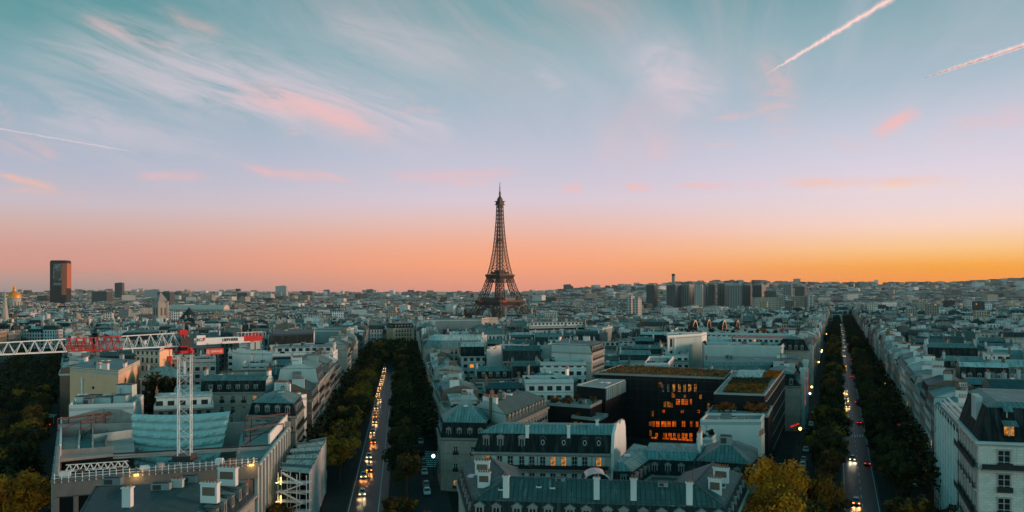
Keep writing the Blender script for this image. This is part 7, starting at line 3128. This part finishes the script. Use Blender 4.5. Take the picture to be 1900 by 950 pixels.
def far_trees():
    r = random.Random(12)
    pts = list(FARTREE)
    for k in range(900):      # parkland round the lattice tower's feet and along the river
        y = r.uniform(1420, 1700)
        pts.append((r.uniform(-.62, .30) * y, y, r.uniform(.8, 1.4)))
    for k in range(260):
        a, d = r.uniform(0, 6.28), r.uniform(60, 190)
        pts.append((-27 + d * math.cos(a), 1713 + d * math.sin(a), r.uniform(.9, 1.5)))
    for k in range(1500):
        y = r.uniform(700, 5200)
        x = r.uniform(-.72, .72) * y
        n = r.randint(2, 7)
        for j in range(n):
            pts.append((x + r.gauss(0, 14), y + r.gauss(0, 8), r.uniform(.7, 1.2)))
    mb = MB()
    for x, y, s in pts:
        if abs(x - AV2(y)) < 7.5 and y < 1330:
            continue
        g = T(x, y)
        n = 130 if y < 1000 else (46 if y < 2400 else 16)
        sz = .75 if y < 1000 else (1.3 if y < 2400 else 2.3)
        for k in range(n):
            d = Vector((r.gauss(0, 1), r.gauss(0, 1), r.gauss(0, 1))).normalized() * (r.random() ** .4)
            c = Vector((x + d.x * 5.4 * s, y + d.y * 5.4 * s, g + (8.6 + d.z * 4.8) * s))
            a = Vector((r.gauss(0, 1), r.gauss(0, 1), r.gauss(0, .6))).normalized()
            b = a.cross(Vector((r.gauss(0, 1), r.gauss(0, 1), r.gauss(0, 1)))).normalized()
            q = r.uniform(.6, 1.2)
            mb.tint = (q, q, q)
            mb.face([c - a * sz, c - b * sz * .7, c + a * sz, c + b * sz * .7])
    # fast build without the uv loop
    me = bpy.data.meshes.new('distant_trees')
    n = len(mb.f)
    me.vertices.add(4 * n)
    me.vertices.foreach_set('co', np.array(mb.v, dtype=np.float32).ravel())
    me.loops.add(4 * n)
    me.loops.foreach_set('vertex_index', np.arange(4 * n, dtype=np.int32))
    me.polygons.add(n)
    me.polygons.foreach_set('loop_start', np.arange(0, 4 * n, 4, dtype=np.int32))
    me.update(calc_edges=True)
    at_ = me.attributes.new('tint', 'FLOAT_COLOR', 'FACE')
    tt = np.array(mb.t, dtype=np.float32)
    at_.data.foreach_set('color', np.concatenate([tt, np.ones((n, 1), np.float32)], 1).ravel())
    me.materials.append(M['leaf_dark'])
    o = bpy.data.objects.new('distant_trees', me)
    COL.objects.link(o)
    tag(o, 'dark far-off trees scattered through the city and lining the avenue ends', 'trees', kind='stuff')


far_trees()


# ================================================================ cars
def car_protos():
    W_, out = .88, {}
    for nm, c in (('silver', (.42, .43, .44)), ('black', (.02, .02, .022)), ('white', (.62, .62, .6)), ('grey', (.12, .125, .13)), ('blue', (.03, .06, .11))):
        M['car_' + nm] = basic(nm + '_car_paint', c, .28, .06, 1.0, spec=.6)
    mb = MB()
    prof = [(-2.1, .3), (-2.18, .55), (-2.02, .78), (-1.0, .93), (1.75, .98), (2.1, .88), (2.15, .5), (2.08, .3)]
    rings = []
    for x, k in ((-W_, .93), (-W_ * .93, 1.0), (W_ * .93, 1.0), (W_, .93)):
        rings.append([(x, y * (k if abs(y) > 1.9 else 1), .3 + (z - .3) * (k if z > .6 else 1)) for y, z in prof])
    for a, b in zip(rings[:-1], rings[1:]):
        for i in range(len(prof)):
            j = (i + 1) % len(prof)
            mb.face([a[j], a[i], b[i], b[j]])
    mb.face(rings[0])
    mb.face(rings[-1][::-1])
    lo = [(-.80, -1.0, .94), (.80, -1.0, .94), (.80, 1.85, .97), (-.80, 1.85, .97)]
    hi = [(-.60, -.30, 1.45), (.60, -.30, 1.45), (.60, 1.2, 1.46), (-.60, 1.2, 1.46)]
    mb.face(hi)
    for i in range(4):
        mb.bar(lo[i], hi[i], .09)
    gl = MB()
    for i in range(4):
        j = (i + 1) % 4
        gl.face([lo[i], lo[j], hi[j], hi[i]])
    GL = proto(gl, 'window_glass', M['glass'])
    wh = MB()
    n = 12
    rg = [[(sx * .1, .32 * math.cos(2 * math.pi * k / n), .32 * math.sin(2 * math.pi * k / n)) for k in range(n)] for sx in (-1, 1)]
    wh.loft(rg, 0, cap=True, base=True)
    WH = proto(wh, 'wheel', M['black_iron'])
    hl = MB()
    hl.box((0, 0, 0), (.36, .14, .16))
    M['headlamp'] = glow('headlamp', lin(255, 226, 170), 6.0)
    M['headlamp_amber'] = glow('amber_headlamp', lin(255, 150, 60), 7.0)
    M['tail'] = glow('tail_lamp', lin(255, 30, 12), 4.0)
    HL, HA, TL_ = proto(hl, 'headlight', M['headlamp']), proto(hl, 'headlight', M['headlamp_amber']), proto(hl, 'tail_light', M['tail'])
    for nm in ('silver', 'black', 'white', 'grey', 'blue'):
        out[nm] = proto(mb, 'body', M['car_' + nm])
    return out, GL, WH, HL, HA, TL_


BODY, GL, WH, HL, HA, TLM = car_protos()


def car(x, y, colour, label, group, heading, lamps, spot=0, spotc=(1, .58, .22), z=.034):
    """heading: 0 = facing the viewer along -Y, pi = driving away; lamps: 'white', 'amber', None"""
    t = thing('car', label, 'car', (x, y, z), heading, group)
    inst('body', BODY[colour], t, (0, 0, 0))
    inst('window_glass', GL, t, (0, 0, 0))
    for sx in (-1, 1):
        for yy in (-1.3, 1.35):
            inst('wheel', WH, t, (sx * .82, yy, .32))
        if lamps:
            inst('headlight', HL if lamps == 'white' else HA, t, (sx * .62, -2.12, .66))
        inst('tail_light', TLM, t, (sx * .62, 2.12, .78))
    if spot:
        for sx in (-.6, .6):
            ld = bpy.data.lights.new('headlight_beam', 'SPOT')
            ld.energy = spot
            ld.color = spotc
            ld.spot_size = rad(80)
            ld.spot_blend = 1.0
            ld.shadow_soft_size = .12
            lo = bpy.data.objects.new('headlight_beam', ld)
            COL.objects.link(lo)
            lo.parent = t
            lo.location = (sx, -2.35, .68)
            lo.rotation_euler = (rad(66), 0, math.pi)


def road_xy(px, py):
    p = P(px, py, 0.03)
    return p.x, p.y


h1 = math.atan2(-.145, 1) * -1
h2 = -math.atan(.429)
cols = ['silver', 'silver', 'black', 'white', 'black', 'grey', 'grey', 'white', 'black', 'silver', 'grey', 'black', 'white', 'black', 'silver', 'grey', 'black', 'white', 'silver', 'black']
q1 = [(670.5, 921), (673, 888), (683.5, 876), (683, 852), (691.5, 824), (690, 806), (694, 786), (694.5, 776), (697, 760), (703, 744), (701, 733), (703, 722), (706, 714), (708, 706),
      (710.5, 699), (712, 691), (713, 685)]
for i, (px, py) in enumerate(q1):
    x, y = road_xy(px, py)
    car(x, y + 1.6, cols[i], f"{cols[i]} car with headlights on, {ordinal(i + 1)} in the queue on the left avenue", 'cars queuing on the left avenue', math.atan(.145), 'amber' if i % 5 in (2, 4) else 'white',
        190 if i < 11 else 260, (1, .36, .08) if i % 3 else (1, .7, .4))
q2 = [(1585.5, 856, 'black', 'white', 1), (1594, 938, 'grey', 'amber', 1), (1576, 757, 'black', 'white', 1), (1573.5, 742, 'silver', 'white', 1), (1572, 728, 'white', 'white', 1),
      (1571, 680, 'black', 'amber', 1), (1568, 662, 'silver', 'white', 1), (1567, 652, 'grey', 'white', 0), (1569, 645, 'white', 'white', 0), (1565, 638, 'black', 'white', 0), (1567, 632, 'silver', 'white', 0),
      (1564, 627, 'black', 'amber', 0), (1566, 622, 'white', 'white', 0), (1562, 618, 'grey', 'amber', 0), (1564, 614, 'black', 'white', 0), (1562, 610, 'silver', 'amber', 0), (1561, 604, 'white', 'white', 0)]
for i, (px, py, c, lm, sp) in enumerate(q2):
    x, y = road_xy(px, py)
    car(x, y + 1.6, c, f"{c} car with {'white' if lm == 'white' else 'amber'} lights coming nearer, {ordinal(i + 1)} down the right avenue", 'oncoming cars on the right avenue', h2, lm,
        (200 + y * .4) * sp, (1, .80, .58) if i == 0 else (1, .56, .2))
for i, (px, py, c) in enumerate(((1594, 786, 'black'), (1589.5, 748, 'grey'), (1578.5, 668, 'black'), (1580, 700, 'silver'), (1576, 652, 'black'), (1575, 640, 'grey'), (1609, 862, 'black'))):
    x, y = road_xy(px, py)
    car(x, y, c, f"{c} car showing red tail lights, {ordinal(i + 1)} of those driving away up the right avenue", 'cars driving away on the right avenue', h2 + math.pi, None)
for i, (px, py, c) in enumerate(((58, 742, 'black'), (70, 737, 'grey'), (78, 744, 'silver'), (84, 733, 'black'), (58, 815, 'white'), (90, 790, 'grey'))):
    x, y = road_xy(px, py)
    car(x, y, c, f"{c} car seen from behind in the dark far-left avenue, {ordinal(i + 1)} of its group", 'cars in the far-left avenue', math.atan(.57) + math.pi, None)
k = 0
for av, off, ys, hd, ph in ((AV1, 14.5, (196, 203, 217, 229, 243, 262, 281, 303), math.atan(.145), "on the left avenue's right pavement"),
                            (AV2, 15.5, (182, 189, 204, 221, 236, 259, 283), h2, "on the right avenue's right pavement"),
                            (AV2, -16, (226, 233, 248, 262, 277, 296, 320), h2, "on the right avenue's left pavement")):
    for i, y in enumerate(ys):
        c = ('white', 'grey', 'silver', 'black', 'blue')[k % 5]
        k += 1
        car(av(y) + off, y, c, f"unlit {c} car {ph}, {ordinal(i + 1)} from the near end", 'parked cars', hd, None, z=.155)


# ================================================================ lamps, lit awnings, street furniture
def lamp_protos():
    mb = MB()
    mb.lathe((0, 0, 0), [(.22, 0), (.16, .5), (.09, .9), (.07, 5.6)], 8)
    mb.bar((0, 0, 5.4), (0, -.9, 5.9), .08)
    post = proto(mb, 'post', M['black_iron'])
    mb = MB()
    mb.lathe((0, -.9, 5.3), [(.12, 0), (.46, .3), (.5, .65), (.25, .95)], 10)
    M['lamp_globe'] = glow('street_lamp_globe', lin(255, 186, 84), 9.0)
    M['lamp_cool'] = glow('cool_lamp_globe', lin(220, 240, 255), 5.0)
    return post, proto(mb, 'lantern', M['lamp_globe']), proto(mb, 'lantern', M['lamp_cool'])


POST, LANT, LANTC = lamp_protos()
i = 0
for av, off, ys, ph, cool in ((AV2, -18.7, (258, 348, 372, 505, 592, 610, 850), 'left pavement of the right avenue', (1, 4)),
                              (AV2, 17.5, (196, 262, 330, 385, 450, 640), 'right pavement of the right avenue', (2,)),
                              (AV1, 17, (215, 290, 380, 470), 'right pavement of the left avenue', (0, 1))):
    for j, y in enumerate(ys):
        x = av(y) + off
        t = thing('street_lamp', f"glowing {'cool white' if j in cool else 'amber'} street lamp, {ordinal(j + 1)} on the {ph}", 'street lamp', (x, y, T(x, y) + .15),
                  0, 'glowing street lamps')
        inst('post', POST, t, (0, 0, 0))
        inst('lantern', LANTC if j in cool else LANT, t, (0, 0, 0))

for px, py, z, w_, lab in ((1675, 766, 4.2, 5.5, 'upper glowing red canvas awning on the right side of the right avenue'),
                           (1679, 784, 3.6, 5.0, 'lower glowing red canvas awning on the right side of the right avenue'),
                           (768, 662, 4.5, 4.0, 'small glowing red awning among the trees right of the left avenue'),
                           (1476, 786, 4.0, 2.0, 'glowing orange-red awning at the foot of the mossy-roofed office')):
    p = P(px, py, z)
    org = tuple(p)
    t = thing('lit_awning', lab, 'awning', (p.x, p.y, 0))
    mb = MB()
    n = 6
    for k in range(n):
        y0, y1 = -w_ / 2 + w_ * k / n, -w_ / 2 + w_ * (k + 1) / n
        mb.face([(-1.6, y0, z - 1.1), (1.2, y0, z), (1.2, y1, z), (-1.6, y1, z - 1.1)][::-1])
        mb.face([(-1.6, y0, z - 1.1), (-1.6, y1, z - 1.1), (-1.6, (y0 + y1) / 2, z - 1.6)])
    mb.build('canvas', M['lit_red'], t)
    mb = MB()
    for y0 in (-w_ / 2, w_ / 2):
        mb.bar((-1.5, y0, .1), (-1.5, y0, z - 1.1), .1)
        mb.bar((1.2, y0, .1), (1.2, y0, z), .1)
    mb.build('frame', M['dark_steel'], t)

p = P(88, 770, 3.2)
t = thing('market_tent', 'pale open-sided tent on the pavement of the dark far-left avenue', 'tent', (p.x, p.y, 0))
mb = MB()
mb.face([(-4, -2.5, 2.8), (4, -2.5, 2.8), (4, 0, 3.6), (-4, 0, 3.6)])
mb.face([(-4, 0, 3.6), (4, 0, 3.6), (4, 2.5, 2.8), (-4, 2.5, 2.8)])
mb.build('canopy', M['pale_wall'], t)
for sx in (-3.9, 3.9):
    for sy in (-2.4, 2.4):
        mb = MB()
        mb.bar((sx, sy, 0), (sx, sy, 2.8), .1)
        mb.build('leg', M['white_steel'], t)


def bus_shelter():
    p = P(1503, 722, 2.8)
    t = thing('bus_shelter', 'small lit amber kiosk on the left pavement of the right avenue', 'kiosk', (p.x, p.y, .15), h2)
    mb = MB()
    mb.box((0, 0, 2.8), (2.6, 4.6, .3))
    mb.build('roof', M['pale_wall'], t)
    for sx in (-1.1, 1.1):
        for sy in (-2.0, 2.0):
            mb = MB()
            mb.bar((sx, sy, 0), (sx, sy, 2.7), .12)
            mb.build('leg', M['dark_steel'], t)
    mb = MB()
    mb.box((0, -2.05, 1.8), (2.0, .12, 1.5))
    mb.build('glow_panel', M['lit_amber'], t)


bus_shelter()


def far_crane():
    Y = 1640.0
    x = at(939, Y)
    g = T(x, Y)
    h = zat(562, Y) - g
    r = thing('tower_crane', 'small distant white tower crane with red head in front of the lattice tower', 'crane', (x, Y, g))
    mb = MB()
    for i, j in ((-1, -1), (1, -1), (1, 1), (-1, 1)):
        mb.bar((i * 1.4, j * 1.4, 0), (i * 1.4, j * 1.4, h - 8), .8)
    for s in range(14):
        z0, z1 = (h - 8) * s / 14, (h - 8) * (s + 1) / 14
        mb.bar((-1.4, -1.4, z0), (1.4, -1.4, z1), .4)
    mb.build('mast', M['white_steel'], r)
    mb = MB()
    mb.box((0, 0, h - 4), (4.5, 4.5, 9))
    mb.bar((-8, 0, h - 3), (4, 0, h + 3), 1.2)
    mb.build('head', M['red_steel'], r)


far_crane()


# ================================================================ the air
def haze(dens, c):
    bm_v = [(-13200, -13200, -60), (13200, -13200, -60), (13200, 13200, -60), (-13200, 13200, -60),
            (-13200, -13200, 330), (13200, -13200, 330), (13200, 13200, 330), (-13200, 13200, 330)]
    me = bpy.data.meshes.new('haze')
    me.from_pydata(bm_v, [], [(3, 2, 1, 0), (4, 5, 6, 7), (0, 1, 5, 4), (1, 2, 6, 5), (2, 3, 7, 6), (3, 0, 4, 7)])
    m = bpy.data.materials.new('haze')
    m.use_nodes = True
    m.node_tree.nodes.clear()
    t = NT(m.node_tree)
    o = t.add('ShaderNodeOutputMaterial')
    v = t.add('ShaderNodeVolumePrincipled')
    v.inputs['Color'].default_value = c
    v.inputs['Density'].default_value = dens
    v.inputs['Anisotropy'].default_value = 0.0
    t.l.new(v.outputs[0], o.inputs['Volume'])
    me.materials.append(m)
    ob = bpy.data.objects.new('haze', me)
    COL.objects.link(ob)
    tag(ob, 'thin evening haze over the whole city', 'haze', kind='stuff')


haze(1.3e-5, (.80, .86, .88, 1))
